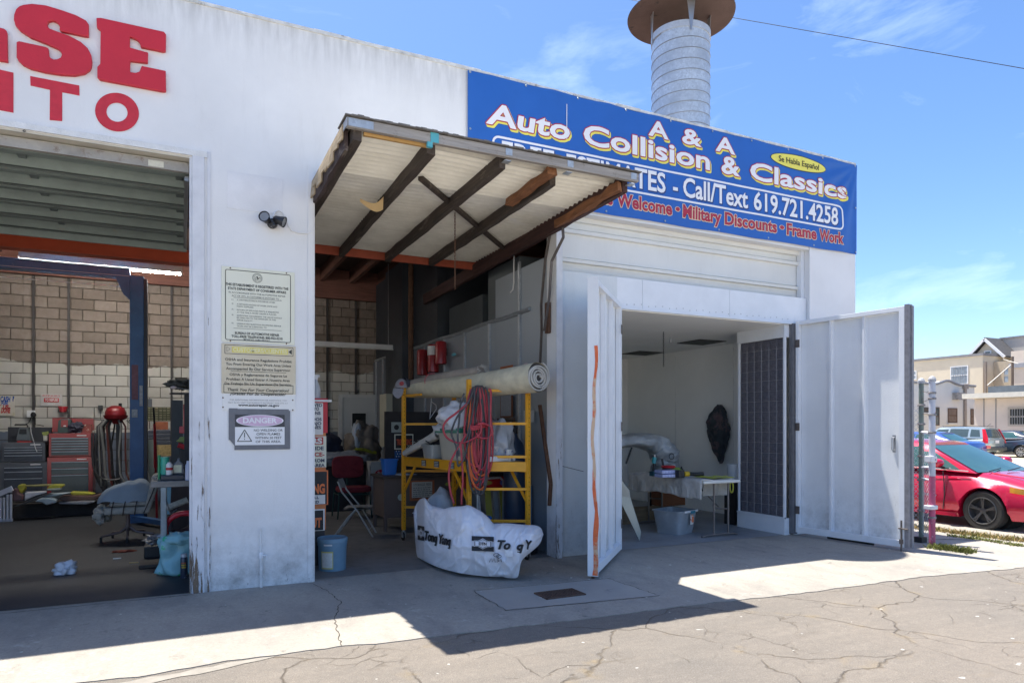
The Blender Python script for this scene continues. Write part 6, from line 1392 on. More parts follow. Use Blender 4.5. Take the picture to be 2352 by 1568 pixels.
# brown wooden box, low wooden beam, coat, bucket
wx0 = PY(b7(670,0)[0],1000,2.2).x; wx1 = PY(b7(965,0)[0],1000,2.2).x
solo('wooden_box', boxm((wx0,2.2,.26),(wx1,2.5,.82)), mat('box_brown',(.20,.07,.025),.6,var=.15,scale=3), 'reddish brown wooden box behind the clear tote', 'wooden box', bev=.006)
solo('timber_block', MB().box((5.9,2.1,.0),(8.0,2.4,.26)), old_wood('pale_timber',(.12,.085,.05),(.26,.19,.11),(.08,.06,.04),(2,20,20)), 'low timber beam on the booth floor under the wooden box', 'timber', bev=.01)
cj = PX(1664,930,9.48)
_cw = [(0,.03),(.05,.10),(.12,.17),(.25,.235),(.40,.27),(.55,.25),(.70,.19),(.85,.12),(.95,.08),(1,.02)]
def coat(u,v):
    a = 2*pi*u
    for (k0_,w0_),(k1_,w1_) in zip(_cw,_cw[1:]):
        if k0_ <= v <= k1_: w_ = w0_+(w1_-w0_)*(v-k0_)/(k1_-k0_)
    n1_ = noise.noise(Vector((cos(a)*2,sin(a)*2,v*6))); n2_ = noise.noise(Vector((cos(a)*5,sin(a)*5,v*9)))
    return Vector((9.36+(.10*cos(a)*(1+.6*n1_)-.05*abs(n2_))*(.3+.7*sin(pi*min(1,v+.06))), cj.y+w_*sin(a)*(1+.35*n1_)+.05*sin(v*4), cj.z-1.12*v+.03*n2_))
j_ = MB().grid(coat, 60, 50, closed_u=True); solo('hanging_coat', j_, mat('coat_dark',(.035,.045,.055),.9,var=.5,scale=4,bump=.6,bscale=9,spot=(.13,.09,.095),sp=(.48,.56),spscale=2.6), 'dark stained work jacket hanging on the booth wall beside the screen', 'jacket', smooth=180)
bk = PX(1680,1075,8.62); bkc = Vector((8.62,1.35,0)); t = thing('white_bucket', 'small white bucket on a stool behind the filter screen', 'bucket', (8.66,1.32,.0))
part('bucket_body', MB().lathe([(.10,.78),(.125,1.02),(.132,1.02),(.132,1.05),(.12,1.05)], (8.66,1.32,0), 24), mat('bucket_grey',(.50,.53,.56),.4), t, smooth=40); part('stool', boxm((8.56,1.2,0),(8.78,1.45,.78)), M_BLKM, t)
solo('tripod_stand', MB().tube([(7.95,2.2,0.02),(8.05,2.25,.45)], .03, 8).tube([(7.8,2.1,.03),(8.1,2.4,.06)], .03, 6), M_BLKM, 'dark wheeled stand foot behind the folding table legs', 'stand')
ch2 = MB(); p0 = PT(1524,790,11.5); z = 3.29; k = 0
while z > 2.72:
    c_ = Vector((p0.x,p0.y,z-.02)); ax_ = Vector((1,0,0)) if k%2 else Vector((0,1,0)); ch2.tube([c_+ax_*.010*cos(a)+up*.024*sin(a) for a in [i*2*pi/8 for i in range(8)]], .004, 4, closed=True); z -= .036; k += 1
solo('hanging_chain', ch2, M_BLKM, 'short dark chain hanging from the booth ceiling', 'chain')
# ================================================================== LEFT BAY
z3 = ZC(0,1100,2.4117); z4 = ZC(0,1180,4.127); z5 = ZC(250,1180,4.9); z6b = ZC(440,1350,4.239); zz2 = ZC(0,600,3.136)
# two post lift
lf = thing('car_lift', 'tall blue two post car lift with overhead beam in the left bay', 'car lift', (-.7,6.0,0))
a = PY(298,900,6.0); b = PY(335,900,6.0)
def post(X0,X1):
    cm = part('column', boxm((X0,6.0,0),(X1-.03,6.28,4.35)), M_BLUEP, lf, bev=.01)
    part('column_flange', boxm((X1-.03,5.97,0),(X1+.02,6.3,4.30)), mat('flange_dark',(.025,.03,.05),.5,var=.3), lf); return cm
cm = post(a.x,b.x); post(a.x-3.4,b.x-3.4)
part('decal', boxm((a.x+.03,5.992,2.17),(a.x+.13,5.998,2.78)), mat('decal_faded_red',(.22,.10,.13),.6,var=.3,scale=9), cm)
part('decal', boxm((a.x+.15,5.992,2.06),(b.x-.05,5.998,2.42)), mat('decal_white',(.42,.44,.46),.6,var=.35,scale=20), cm); part('decal', boxm((a.x+.03,5.992,1.86),(a.x+.12,5.998,2.0)), mat('decal_white',(.42,.44,.46)), cm)
zt = PY(100,620,6.1).z
part('crossbeam', MB().box((-5,6.02,zt-.03),(a.x,6.22,zt+.12)).box((-5,5.99,zt+.12),(a.x,6.25,zt+.14)), M_BLUEP, lf)
part('gusset', MB().prism([(a.x-.22,6.0,zt-.03),(a.x,6.0,zt-.03),(a.x,6.0,zt-.42),(a.x-.10,6.0,zt-.32)], (0,.02,0)), M_BLUEP, lf)
part('cable', MB().tube([PY(0,811/1.2755,6.1),PY(298,841/1.2755,6.1)], .008, 5), M_WHITE, lf)
part('edge_stripe', boxm((-5,5.985,zt-.01),(a.x,5.989,zt)), mat('pale_edge',(.4,.45,.55),.5), lf)
for X in (a.x+.1,a.x-3.3): part('swing_arm', MB().bar((X,5.9,.10),(X-.9 if X<-2 else X+.5,5.0,.10),.12,.08), M_BLUEP, lf)
# strip light
sl2 = thing('tube_light', 'lit fluorescent strip light hanging above the blue lift beam', 'strip light', (-1.6,6.4,4.4))
a = PY(42,593,6.4); b = PY(419,642,6.4); zh = 4.56
part('housing', MB().box((a.x,6.4,zh),(b.x,6.44,zh+.11)).box((a.x,6.445,zh+.10),(b.x,6.62,zh+.115)), mat('housing_pale',(.50,.50,.46),.5,var=.05), sl2)
part('tube', MB().tube([(a.x+.03,6.53,zh-.012),(b.x-.03,6.53,zh-.012)], .014, 10), M_TUBE, sl2)
for X in (a.x,b.x-.02,(a.x+b.x)/2): part('lamp_holder', boxm((X,6.34,zh-.04),(X+.02,6.56,zh+.03)), M_WHITE, sl2)
for X in (a.x+.4,b.x-.3): part('hanger_rod', boxm((X,6.5,zh+.11),(X+.01,6.51,5.3)), M_STEEL, sl2)
# wall things: outlets, signs, lamp
yw = 9.78
def wallbox(nm, label, cat, p0, p1, m, th_=.05, zc=z3, bev=.004):
    a = PY(*zc(*p0),yw); b = PY(*zc(*p1),yw); t = thing(nm, label, cat, ((a.x+b.x)/2,yw,b.z)); part('plate', boxm((a.x,yw-th_,b.z),(b.x,yw,a.z)), m, t, bev=bev); return t,a,b
t,a,b = wallbox('outlet_box','white outlet box with cords on the wall above the grey tool chest','outlet',(195,245),(250,295),M_WHITE,.08)
part('plug', MB().blob(((a.x+b.x)/2+.05,yw-.10,(a.z+b.z)/2-.02),(.05,.04,.06),.1,2,1,2), M_BLACK, t)
def cord(nm, par, pts, r=.008, m=M_BLACK, y=9.66, zc=z3): return part(nm, MB().tube([PY(*zc(*p),y) for p in pts], r, 5), m, par, smooth=True)
cord('cord', t, [(225,280),(215,310),(200,335),(160,350)]); cord('cord', t, [(240,285),(245,330),(250,345),(310,355)]); cord('cord', t, [(215,345),(220,400),(240,470),(250,510),(262,538)], .006, M_WHITE, 8.8)
t,a,b = wallbox('outlet_box','black outlet box on the wall left of the hose reel','outlet',(695,210),(727,242),M_BLACK,.08)
cord('cord', t, [(712,235),(712,270),(708,300)], .006); cord('cord', t, [(708,300),(735,360),(720,410),(690,430),(665,400)], .005)
t,a,b = wallbox('wall_sign','small white sign with red band above the red tool chest','sign',(287,127),(440,215),mat('sign_grey_white',(.55,.54,.52),.6),.01)
part('red_band', boxm((a.x+.06,yw-.016,b.z+.08),(b.x-.06,yw-.011,b.z+.17)), M_RINK, t); mb = MB(); W_s = b.x-a.x
mb.text("REPAIRS",(a.x+b.x)/2,b.z+.20,W_s*.8,.035,y=yw-.012,align='C'); part('lettering', mb, M_RINK, t); part('lettering', MB().text("TO REFUSE",(a.x+b.x)/2,b.z+.105,W_s*.6,.05,y=yw-.018,bold=.04,align='C').text("SERVICE",(a.x+b.x)/2,b.z+.03,W_s*.35,.03,y=yw-.013,align='C'), M_SW, t)
t,a,b = wallbox('wall_sign','cream sign ending CASH FUN US DONE at the far left wall','sign',(-120,140),(105,285),mat('sign_cream2',(.55,.52,.45),.6,spot=(.5,.46,.3),sp=(.5,.7)),.01)
R_ = lambda s,xr,y0,xl,h,m,bold=.05,sh=.1: part('lettering', MB().text(s, PY(*z3(xl,y0),yw).x, PY(*z3(xl,y0),yw).z, PY(*z3(xr,y0),yw).x-PY(*z3(xl,y0),yw).x, h, y=yw-.013, bold=bold, shear=sh), m, t)
R_('CASH',75,182,4,.10,mat('sign_blue_ink',(.03,.10,.40),.6)); R_('?',102,178,88,.09,mat('sign_blue_ink',(.03,.10,.40))); R_('FUN',55,206,10,.08,mat('sign_blue_ink',(.03,.10,.40))); R_('Y  US-',72,236,-18,.085,M_RINK,.05,.15); R_('DONE',75,262,8,.10,M_RINK,.05,.2)
t,a,b = wallbox('red_wall_lamp','small red half round lamp on the wall above the red chest','lamp',(410,218),(484,258),M_BLKM,.02)
cx_ = (a.x+b.x)/2; part('cover', MB().grid(lambda u,v: Vector((cx_+(a.x-b.x)/2*cos(pi*u)*(1-.35*v), yw-.03-.10*sin(pi*u), a.z-(a.z-b.z)*v)), 14, 4), mat('red_lens',(.40,.02,.03),.25,coat=.4), t, smooth=True)
# tool chests
def chest(label, x0, x1, yf, zs, mbody, mdraw, rows, top):
    t = thing('tool_chest', label, 'tool chest', ((x0+x1)/2,yf+.25,0))
    for k,(za,zb) in enumerate(zs):
        part('cabinet', boxm((x0-(.03 if k==0 else 0),yf,za),(x1+(.03 if k==0 else 0),yf+.5,zb)), mbody, t, bev=.008)
        zc = zb-.07; nr = rows[k]; 
        hgt = (zb-.09-za-.03)/sum(nr); z = zb-.09
        for h in nr:
            hh = h*hgt; dr = part('drawer', boxm((x0+.045,yf-.014,z-hh+.008),(x1-.045,yf-.001,z)), mdraw, t, bev=.003)
            part('drawer_pull', MB().box((x0+.05,yf-.030,z-.020),(x1-.05,yf-.013,z-.008)), M_STEEL, dr); z -= hh
        part('nameplate', boxm((x1-.25,yf-.006,zb-.055),(x1-.08,yf-.001,zb-.035)), M_WHITE, t)
    for X in (x0+.06,x1-.06):
        part('caster', MB().tube([(X-.02,yf+.08,.06),(X+.02,yf+.08,.06)], .06, 12), M_RUBBER, t)
    return t
M_CRED = mat('chest_red',(.30,.035,.035),.4,coat=.3,var=.12); M_CGRY = mat('chest_grey',(.09,.095,.11),.4,metal=.2,var=.15); M_DRW = mat('drawer_grey',(.10,.115,.115),.4,metal=.3,var=.15); M_DRD = mat('drawer_dark',(.055,.06,.075),.4,metal=.3,var=.2)
def xa(u,y=8.9): return PY(u,1000,y).x
chest('stacked red tool chest with grey drawers against the block wall', xa(112), xa(209), 8.9, [(.12,1.07),(1.08,1.56)], M_CRED, M_DRW, [[1.2,1.2,5],[1,1,1,1,1,1.6]], 0)
chest('stacked dark grey tool chest at the far left of the block wall', xa(3), xa(104), 8.9, [(.12,.98),(.99,1.38)], M_CGRY, M_DRD, [[1,1.6,3,3],[1,1,1.2,2.2]], 0)
def z3p(p, y): return PY(*z4(*p), y)
# chargers and tins on chests
c = z3p((290,490),8.95); t = thing('battery_charger', 'grey portable battery charger on the dark tool chest', 'battery charger', tuple(c))
part('case', MB().prism([z3p(p,8.95) for p in ((190,455),(230,300),(330,300),(375,455))], (0,.2,0)), mat('charger_grey',(.12,.14,.15),.5,var=.2), t, bev=.01); part('handle', MB().tube([z3p((180,270),8.98),z3p((190,262),8.98),z3p((325,262),8.98),z3p((335,290),8.98)], .018, 6), M_BLACK, t)
part('panel', MB().prism([z3p(p,8.94) for p in ((228,375),(238,315),(320,315),(322,375))], (0,.005,0)), M_BLACK, t); part('red_base', MB().prism([z3p(p,8.93) for p in ((205,490),(205,460),(365,460),(368,490))], (0,.2,0)), mat('base_red',(.40,.03,.03),.4), t)
solo('dark_case', MB().prism([z3p(p,9.2) for p in ((95,490),(95,290),(620,295),(620,360),(570,490))], (0,.2,0)), mat('case_dark',(.03,.032,.04),.6,var=.2), 'long dark case behind the battery charger on the chest', 'case')
c = z3p((545,455),8.85); t = thing('drill_press_vise', 'small cream cup with yellow green clamp between the tool chests', 'cup', tuple(c)); part('cup', MB().prism([z3p(p,8.86) for p in ((525,455),(522,395),(570,395),(568,455))], (0,.08,0)), mat('cup_cream',(.50,.48,.42),.5), t); part('clamp', MB().prism([z3p(p,8.86) for p in ((505,355),(580,342),(590,365),(560,392),(520,392))], (0,.06,0)), mat('clamp_lime',(.28,.32,.08),.5,var=.4,scale=30), t)
c = z3p((790,360),9.0); t = thing('jump_starter', 'dark green jump starter with red panel on the red chest', 'jump starter', tuple(c)); part('case', MB().prism([z3p(p,9.0) for p in ((695,362),(705,215),(740,190),(840,190),(860,215),(865,362))], (0,.18,0)), mat('jump_green',(.05,.08,.075),.5), t, bev=.01); part('panel', MB().prism([z3p(p,8.99) for p in ((735,290),(740,205),(820,205),(820,290))], (0,.005,0)), M_CRED, t)
part('gauge', MB().prism([z3p(p,8.985) for p in ((765,285),(770,270),(795,270),(798,285))], (0,.004,0)), M_WHITE, t)
solo('red_case', MB().prism([z3p(p,9.25) for p in ((632,300),(632,180),(1130,190),(1130,330),(632,350))], (0,.2,0)), M_CRED, 'open red case lid behind the jump starter', 'case')
solo('red_box', MB().prism([z3p(p,8.98) for p in ((975,365),(980,260),(1105,258),(1108,365))], (0,.2,0)), mat('box_red_brown',(.25,.05,.04),.5,var=.3,spot=(.6,.55,.45),sp=(.6,.64),spscale=12), 'small red box with torn label on the right of the red chest', 'box', bev=.006)
solo('tool_bundle', MB().blob(z3p((920,290),9.0),(.12,.10,.09),.4,3,5,3), mat('bundle_dark',(.05,.05,.08),.6,var=.6,scale=20), 'dark tangle of small tools beside the jump starter', 'tools')
# floor junk row: many separate trim pieces
random.seed(12)
def yj(p, y): return PY(*z4(*p), y)
pieces = [
 ('car_trim','yellow wrapped trim end standing in front of the grey chest',[(205,1010),(230,985),(290,985),(298,1040),(265,1100),(225,1070)],'olive_yellow2',(.36,.34,.04)),
 ('car_trim','long thin olive trim strip lying across the top of the parts row',[(300,1010),(300,998),(620,985),(640,1000),(400,1015)],'strip_olive',(.24,.22,.08)),
 ('car_trim','yellow padded trim roll at the end of the upper strip',[(600,1000),(640,985),(760,985),(775,1005),(720,1030),(560,1035)],'olive_yellow2',None),
 ('car_trim','pale grey green trim lying below the yellow roll',[(560,1040),(720,1030),(740,1045),(700,1058),(560,1060)],'trim_pale_green',(.24,.27,.25)),
 ('body_panel','white angular car panel in the middle of the parts row',[(295,1180),(300,1085),(545,1070),(550,1085),(430,1120)],'panel_white',(.52,.53,.58)),
 ('body_panel','pale blue car panel curving right of the white angular panel',[(430,1150),(600,1100),(850,1085),(700,1120),(520,1150)],'panel_blue',(.34,.41,.45)),
 ('body_panel','pale blue rounded panel lying lowest in the parts row',[(420,1195),(480,1150),(600,1145),(680,1170),(680,1205),(560,1235),(500,1200)],'panel_blue',None),
 ('car_trim','bright yellow trim piece lying before the red chest',[(840,1080),(870,1073),(1080,1080),(1150,1100),(1090,1112),(870,1118)],'trim_yellow',(.44,.42,.04)),
 ('car_trim','brown trim bundle under the bright yellow piece',[(700,1150),(760,1120),(1150,1118),(1240,1090),(1240,1110),(1150,1165),(760,1190)],'trim_brown',(.14,.07,.05)),
 ('car_trim','white edged trim strip at the bottom of the bundle',[(700,1200),(1000,1185),(1140,1185),(1140,1200),(1040,1225),(720,1222)],'trim_grey',(.28,.28,.30)),
 ('car_trim','maroon box end behind the white grille at far left',[(145,1040),(200,1040),(205,1090),(270,1120),(270,1180),(150,1190)],'trim_maroon',(.10,.05,.055)),
 ('car_trim','dark long bar slanting below the white angular panel',[(160,1255),(430,1150),(640,1080),(560,1110),(400,1185),(210,1250)],'trim_black',(.03,.03,.035))]
for i,(nm,lb,pl_,mn,col) in enumerate(pieces):
    y_ = 7.9-.12*i if i < 7 else 8.3-.1*i
    P_ = [yj(p,y_) for p in pl_]; zmin = min(p.z for p in P_)
    P_ = [Vector((p.x,p.y,max(.01,p.z))) for p in P_]
    m_ = _M.get(mn) or mat(mn, col, .5, var=.25, scale=5, spot=(.08,.08,.08), sp=(.62,.7), spscale=6)
    solo(nm, MB().prism(P_, (0,.22,0)), m_, lb, 'car part', 'car parts piled on the shop floor', bev=.02)
solo('trim_crate', MB().box((-3.6,7.7,.0),(-.75,8.3,.26)), mat('under_dark',(.04,.035,.035),.9,var=.4), 'dark low rack carrying the pile of car parts', 'rack')
gw = thing('white_grille', 'white plastic grille leaning at the far left edge of the floor', 'grille', (-3.2,7.2,0))
ga = yj((-60,1050),7.2); gb = yj((148,1250),7.2)
for k in range(5): X = ga.x+(gb.x-ga.x)*(k+.15)/5; part('slat', boxm((X,7.2,.02),(X+(gb.x-ga.x)/5*.72,7.26,ga.z-.14+.05*(k>2))), mat('grille_white',(.52,.53,.60),.5), gw, bev=.01)
part('top_bar', MB().bar((ga.x,7.22,ga.z-.10),(gb.x,7.22,ga.z+.02),.05,.09), mat('grille_white',(.52,.53,.60)), gw); part('bottom_bar', boxm((ga.x,7.21,0),(gb.x,7.27,.05)), mat('grille_white',(.52,.53,.60)), gw)
# hose reel with cables
rc0 = PY(*z5(435,160),8.2); t = thing('exhaust_hose_reel', 'red domed reel with long dark cables hanging beside the lift post', 'hose reel', tuple(rc0))
part('dome', MB().lathe([(.19,-.02),(.195,.03),(.16,.12),(.08,.165),(.0,.175)], rc0, 28), mat('reel_red',(.20,.010,.014),.35,coat=.2), t, smooth=True)
part('pan', MB().lathe([(.05,-.20),(.08,-.15),(.20,-.09),(.225,-.02),(.19,-.02)], rc0, 28), mat('reel_red',(.30,.015,.02)), t, smooth=True)
part('axle', MB().tube([rc0+Vector((.08,0,.12)),rc0+Vector((.08,0,.22))], .03, 8), M_BLKM, t)
part('stand', MB().bar((rc0.x+.05,8.3,0),(rc0.x+.05,8.3,rc0.z-.1),.10,.08), M_BLKM, t)
part('stand_foot', boxm((rc0.x-.3,8.1,0),(rc0.x+.4,8.5,.04)), M_BLKM, t)
random.seed(14)
for i in range(30):
    x0 = rc0.x+random.uniform(-.32,.55); x1 = x0+random.uniform(-.06,.10); zb_ = random.uniform(.35,.55); y_ = 8.15+random.uniform(-.1,.12)
    L__ = [(x0*.6+rc0.x*.4,y_,rc0.z-.12),(x0,y_,rc0.z-.25),(x1-.02,y_,1.2),(x1,y_,.75),(x1+random.uniform(0,.15),y_,zb_)]
    part('cable', MB().tube(L__, random.choice((.014,.018,.024)), 6), random.choice((blks,blks,mat('cable_grey',(.20,.20,.19),.4,var=.2),mat('cable_redbrown',(.10,.03,.025),.5),M_BLACK)), t, smooth=True)
def cur(pts, y, r, m, lb, nm='hose', zc=z5):
    P_ = [PY(*zc(*p),y) for p in pts]; return solo(nm, MB().tube(P_, r, 6), m, lb, 'hose', smooth=True)
cur([(95,430),(95,650),(105,880),(130,960),(180,1040),(260,1090),(330,1105),(420,1100),(500,1085)], 8.0, .018, blks, 'black hose looping from the red chest to the reel foot')
cur([(120,235),(260,240),(370,250),(400,235)], 8.6, .014, blks, 'black cable stretched from the red chest to the reel')
cur([(640,930),(700,990),(780,1050),(840,1110)], 7.4, .016, blks, 'black hose trailing over the swivel chair back')
# organiser, broom and blocks right of lift
def boxpx(nm, lb, cat, p0, p1, y, m, d=.3, zc=z5, bev=0): 
    a = PY(*zc(*p0),y); b = PY(*zc(*p1),y); return solo(nm, boxm((a.x,y,max(0,b.z)),(b.x,y+d,a.z)), m, lb, cat, bev=bev),a,b
a = PY(*z5(885,55),8.6); b = PY(*z5(1220,260),8.6); t = thing('bin_rack', 'green yellow rack of small parts bins on the rear wall', 'rack', ((a.x+b.x)/2,8.6,b.z))
part('rack_back', boxm((a.x,8.62,b.z),(b.x,8.7,a.z)), mat('rack_olive',(.10,.10,.06),.7,var=.2), t); k0 = None; cw = (b.x-a.x)/6; chh = (a.z-b.z)/6
M_BINP = mat('small_bin',(.26,.25,.15),.6,var=.3,rand=.25)
for i in range(6):
    for j in range(6):
        if k0 is None: k0 = part('bin', boxm((a.x+.012,8.56,b.z+.012),(a.x+cw-.012,8.615,b.z+chh-.012)), M_BINP, t); o_ = k0
        else: o_ = k0.copy(); COL.objects.link(o_)
        o_.location = (i*cw,0,j*chh)
boxpx('orange_carton','orange brown carton beneath the parts bin rack','carton',(985,268),(1185,380),8.55,mat('carton_orange',(.30,.09,.04),.7,var=.3,scale=12))
a = PY(*z5(905,385),8.5); b = PY(*z5(1225,600),8.5); t = thing('stacked_trays', 'stack of flat black trays under the orange carton', 'trays', ((a.x+b.x)/2,8.5,b.z))
for j in range(4): h_ = (a.z-b.z)/4; part('tray', boxm((a.x,8.5,b.z+j*h_+.006),(b.x,8.8,b.z+(j+1)*h_-.006)), mat('tray_dark',(.05,.055,.075),.4,var=.2), t, bev=.008)
boxpx('osb_panel','yellow brown chipboard panel behind the green roll','board',(1020,600),(1230,760),8.4,mat('osb',(.36,.26,.11),.8,var=.5,scale=22),.02)
boxpx('pale_tank','pale grey green panel right of the lift post','panel',(885,530),(990,1075),8.3,mat('panel_greygreen',(.16,.19,.17),.6,var=.2),.1)
boxpx('dark_cabinet','tall dark cabinet behind the bottles in the left bay','cabinet',(1235,-40),(1400,1000),5.2,mat('cabinet_dark',(.035,.045,.055),.5,var=.25),.5)
boxpx('grey_wall_box','small grey electrical box beside the lift post','electrical box',(885,-60),(955,60),9.3,mat('elec_grey',(.10,.11,.13),.5),.1)
a = PY(*z5(975,60),6.4); b = PY(*z5(1010,1090),6.4); t = thing('red_broom', 'red handled pole leaning upright right of the lift post', 'pole', (a.x,6.4,0))
part('handle', MB().tube([(a.x,6.4,a.z),(a.x+.02,6.4,1.75)], .014, 8), M_BLKM, t); part('grip', MB().tube([(a.x+.02,6.4,1.75),(a.x+.04,6.4,.95)], [.02,.032], 8), mat('grip_red',(.38,.02,.03),.4), t); part('lower_pole', MB().tube([(a.x+.04,6.4,.95),(a.x+.06,6.4,0)], .02, 8), mat('grip_red',(.38,.02,.03)), t)
# near red frame and shelf things by the casing
a = PY(*z5(1405,15),3.0); b = PY(*z5(1560,435),3.0); t = thing('red_machine', 'red framed machine hidden behind the left bay casing', 'machine', (a.x+.2,3.0,0))
part('frame', MB().box((a.x,3.0,b.z),(a.x+.14,3.1,a.z)).box((a.x,3.0,a.z-.10),(a.x+.6,3.1,a.z)).box((a.x-.05,2.98,b.z),(a.x+.6,3.12,b.z+.10)), mat('machine_red',(.50,.05,.07),.4,coat=.2), t, bev=.01)
part('body', boxm((a.x+.14,3.04,b.z+.10),(a.x+.6,3.3,a.z-.10)), M_BLKM, t); part('stand', boxm((a.x+.05,3.2,0),(a.x+.6,3.5,b.z)), M_BLKM, t); part('label', boxm((a.x+.22,3.034,(a.z+b.z)/2-.02),(a.x+.28,3.039,(a.z+b.z)/2+.12)), M_WHITE, t)
p = PY(*z5(1445,600),2.9); solo('red_bristle_brush', MB().tube([p+Vector((-.10,0,.0)),p+Vector((-.02,0,-.03)),p+Vector((.12,0,-.02))], .035, 8), mat('brush_red',(.50,.03,.04),.8,bump=.8,bscale=60), 'red bristle brush on the shelf below the red machine', 'brush'); solo('green_rag', MB().blob(p+Vector((.02,.02,.07)),(.11,.06,.045),.3,3,1,3), cloth('rag_green',(.25,.33,.12)), 'pale green rag on top of the red brush', 'rag')
solo('black_case', boxm((p.x-.08,2.95,p.z-.30),(p.x+.35,3.2,p.z-.05)), M_BLACK, 'black case below the red brush behind the casing', 'case', bev=.01); solo('bracket_shelf', boxm((p.x-.10,2.95,p.z-.34),(p.x+.5,3.25,p.z-.305)), M_BLKM, 'dark shelf carrying the black case and brush', 'shelf')
p = PY(*z3(1290,60),2.6); t = thing('top_junk', 'dark heap of tools and a caged lamp on top of the locker', 'tools', tuple(p)); part('heap', MB().blob(p,(.16,.12,.06),.5,3,3,3), mat('heap_dark',(.05,.05,.045),.6,var=.5,scale=14), t); part('tray', MB().obox(p+Vector((.02,0,-.13)),(.34,.2,.02),.1), M_BLKM, t)
part('lamp', MB().lathe([(.0,.02),(.035,.01),(.04,0),(.03,-.02)], p+Vector((-.11,-.1,-.05)), 12), mat('lamp_pinkish',(.6,.5,.5),.3), t); part('wand', MB().tube([p+Vector((-.1,-.1,-.05)),p+Vector((.2,-.1,-.10))], .007, 6), M_STEEL, t); part('box', MB().obox(p+Vector((-.02,-.05,.05)),(.14,.08,.06),.1), mat('box_brown2',(.12,.10,.07),.7), t)
part('post', boxm((p.x+.02,2.6,0),(p.x+.10,2.7,p.z-.12)), M_BLKM, t)
# work bench near the casing
wb = thing('work_bench', 'tall narrow steel bench loaded with bottles beside the left bay casing', 'work bench', (-.05,1.2,0))
a = PY(*z3(1068,745),1.2); b = PY(*z3(1165,1400),1.2); zt_ = PY(*z3(1100,745),1.15).z
M_BEN = mat('bench_steel',(.24,.29,.32),.5,metal=.3,var=.25,scale=6,spot=(.10,.11,.11),sp=(.6,.7),spscale=8)
part('top', boxm((a.x,1.10,zt_-.07),(.45,1.75,zt_)), mat('bench_top',(.20,.20,.20),.5,metal=.3,var=.3,scale=7), wb, bev=.006)
lx = PY(*z3(1155,1000),1.16).x
for x,y in ((lx,1.14),(lx,1.68),(.38,1.14),(.38,1.68)): part('leg', MB().box((x-.028,y-.028,0),(x+.028,y+.028,zt_-.07)).box((x-.04,y-.04,0),(x+.04,y+.04,.01)), M_BEN, wb, bev=.003)
z5p = lambda p,y=1.3: PY(*z5(*p),y)
def bottle(nm, lb, cx, y, prof, m, parts=()):
    c = Vector((cx,y,zt_+.0)); t = thing(nm, lb, 'bottle', tuple(c)); part('body', MB().lathe(prof, c, 24), m, t, smooth=40)
    for pn, pf, pm in parts: part(pn, MB().lathe(pf, c, 24), pm, t, smooth=40)
    return t
tr_h = .06
solo('black_tray', boxm((z5p((1085,0)).x,1.2,zt_),(z5p((1420,0)).x,1.5,zt_+.06)), mat('tray_black_blue',(.03,.035,.05),.4,var=.2), 'long black tray on the bench under the bottles', 'tray', bev=.01)
zt_ += .061
bottle('green_roll','teal green wrapped roll standing leftmost on the bench tray', z5p((1140,0)).x, 1.40, [(.045,0),(.048,.02),(.044,.07),(.049,.12),(.045,.17),(.05,.20),(.05,.205),(.0,.205)], mat('roll_teal',(.05,.42,.30),.4,var=.2,scale=14))
bottle('spray_can','white spray can with red mark on the bench tray', z5p((1205,0)).x, 1.30, [(.034,0),(.036,.01),(.036,.115),(.03,.13),(.02,.135),(.02,.145),(.0,.146)], M_WHITE, [('band',[(.0365,.055),(.0365,.085)],M_RINK)])
cg = Vector((z5p((1320,0)).x,1.33,zt_)); t = thing('oil_jug', 'clear grey oil jug with pale label beside the spray can', 'jug', tuple(cg)); part('jug_body', MB().prism([cg+Vector((x,0,z)) for x,z in ((-.06,0),(.07,0),(.065,.12),(.03,.16),(.03,.19),(.0,.19),(0,.165),(-.05,.11))], (0,.06,0)), mat('jug_grey',(.10,.12,.15),.3), t, bev=.01); part('label', boxm((cg.x-.04,1.326,cg.z+.02),(cg.x+.045,1.329,cg.z+.11)), mat('label_pale',(.60,.62,.46),.5,var=.2,scale=20), t)
zt_ -= .061
bottle('white_bottle','tall white bottle standing right next to the bay casing', z5p((1482,0),1.18).x, 1.18, [(.036,0),(.038,.01),(.036,.17),(.022,.20),(.022,.225),(.0,.226)], mat('bottle_lilac',(.50,.53,.66),.35,var=.08))
solo('green_tube', MB().tube([(z5p((1055,0)).x,1.45,zt_),(z5p((1055,0)).x,1.45,zt_+.29)], .016, 8), mat('roll_green2',(.03,.30,.12),.4,var=.3), 'thin green tube at the left end of the bench', 'tube')
# under the bench
z6p = lambda p,y=1.4: PY(*z6b(*p),y)
solo('blue_board_leaning', MB().prism([z6p(p,2.2) for p in ((210,300),(262,300),(245,660),(200,660))], (0,.03,0)), mat('board_ltblue',(.18,.36,.45),.6), 'light blue board standing behind the bench legs', 'board')
solo('wall_cabinet', boxm((z6p((200,0),2.4).x,2.4,.0),(.9,2.9,.98)), mat('cab_under',(.045,.03,.03),.6,var=.3), 'dark low cabinet behind the bench in the left bay', 'cabinet')
solo('roller_sleeve', MB().tube([z6p((205,585),1.5),z6p((465,480),1.5)], .038, 12), mat('roller_nap',(.42,.43,.40),.95,var=.3,scale=25,bump=.8,bscale=70), 'dirty white paint roller sleeve under the bench', 'paint roller', smooth=40)
solo('wire_hook', MB().tube([z6p((40,195),1.25),z6p((110,270),1.25),z6p((190,440),1.3),z6p((250,655),1.45),z6p((330,600),1.5)], .007, 6), M_STEEL, 'thin bent wire frame hanging at the bench corner', 'wire', smooth=True)  # bent wire frame of the paint roller
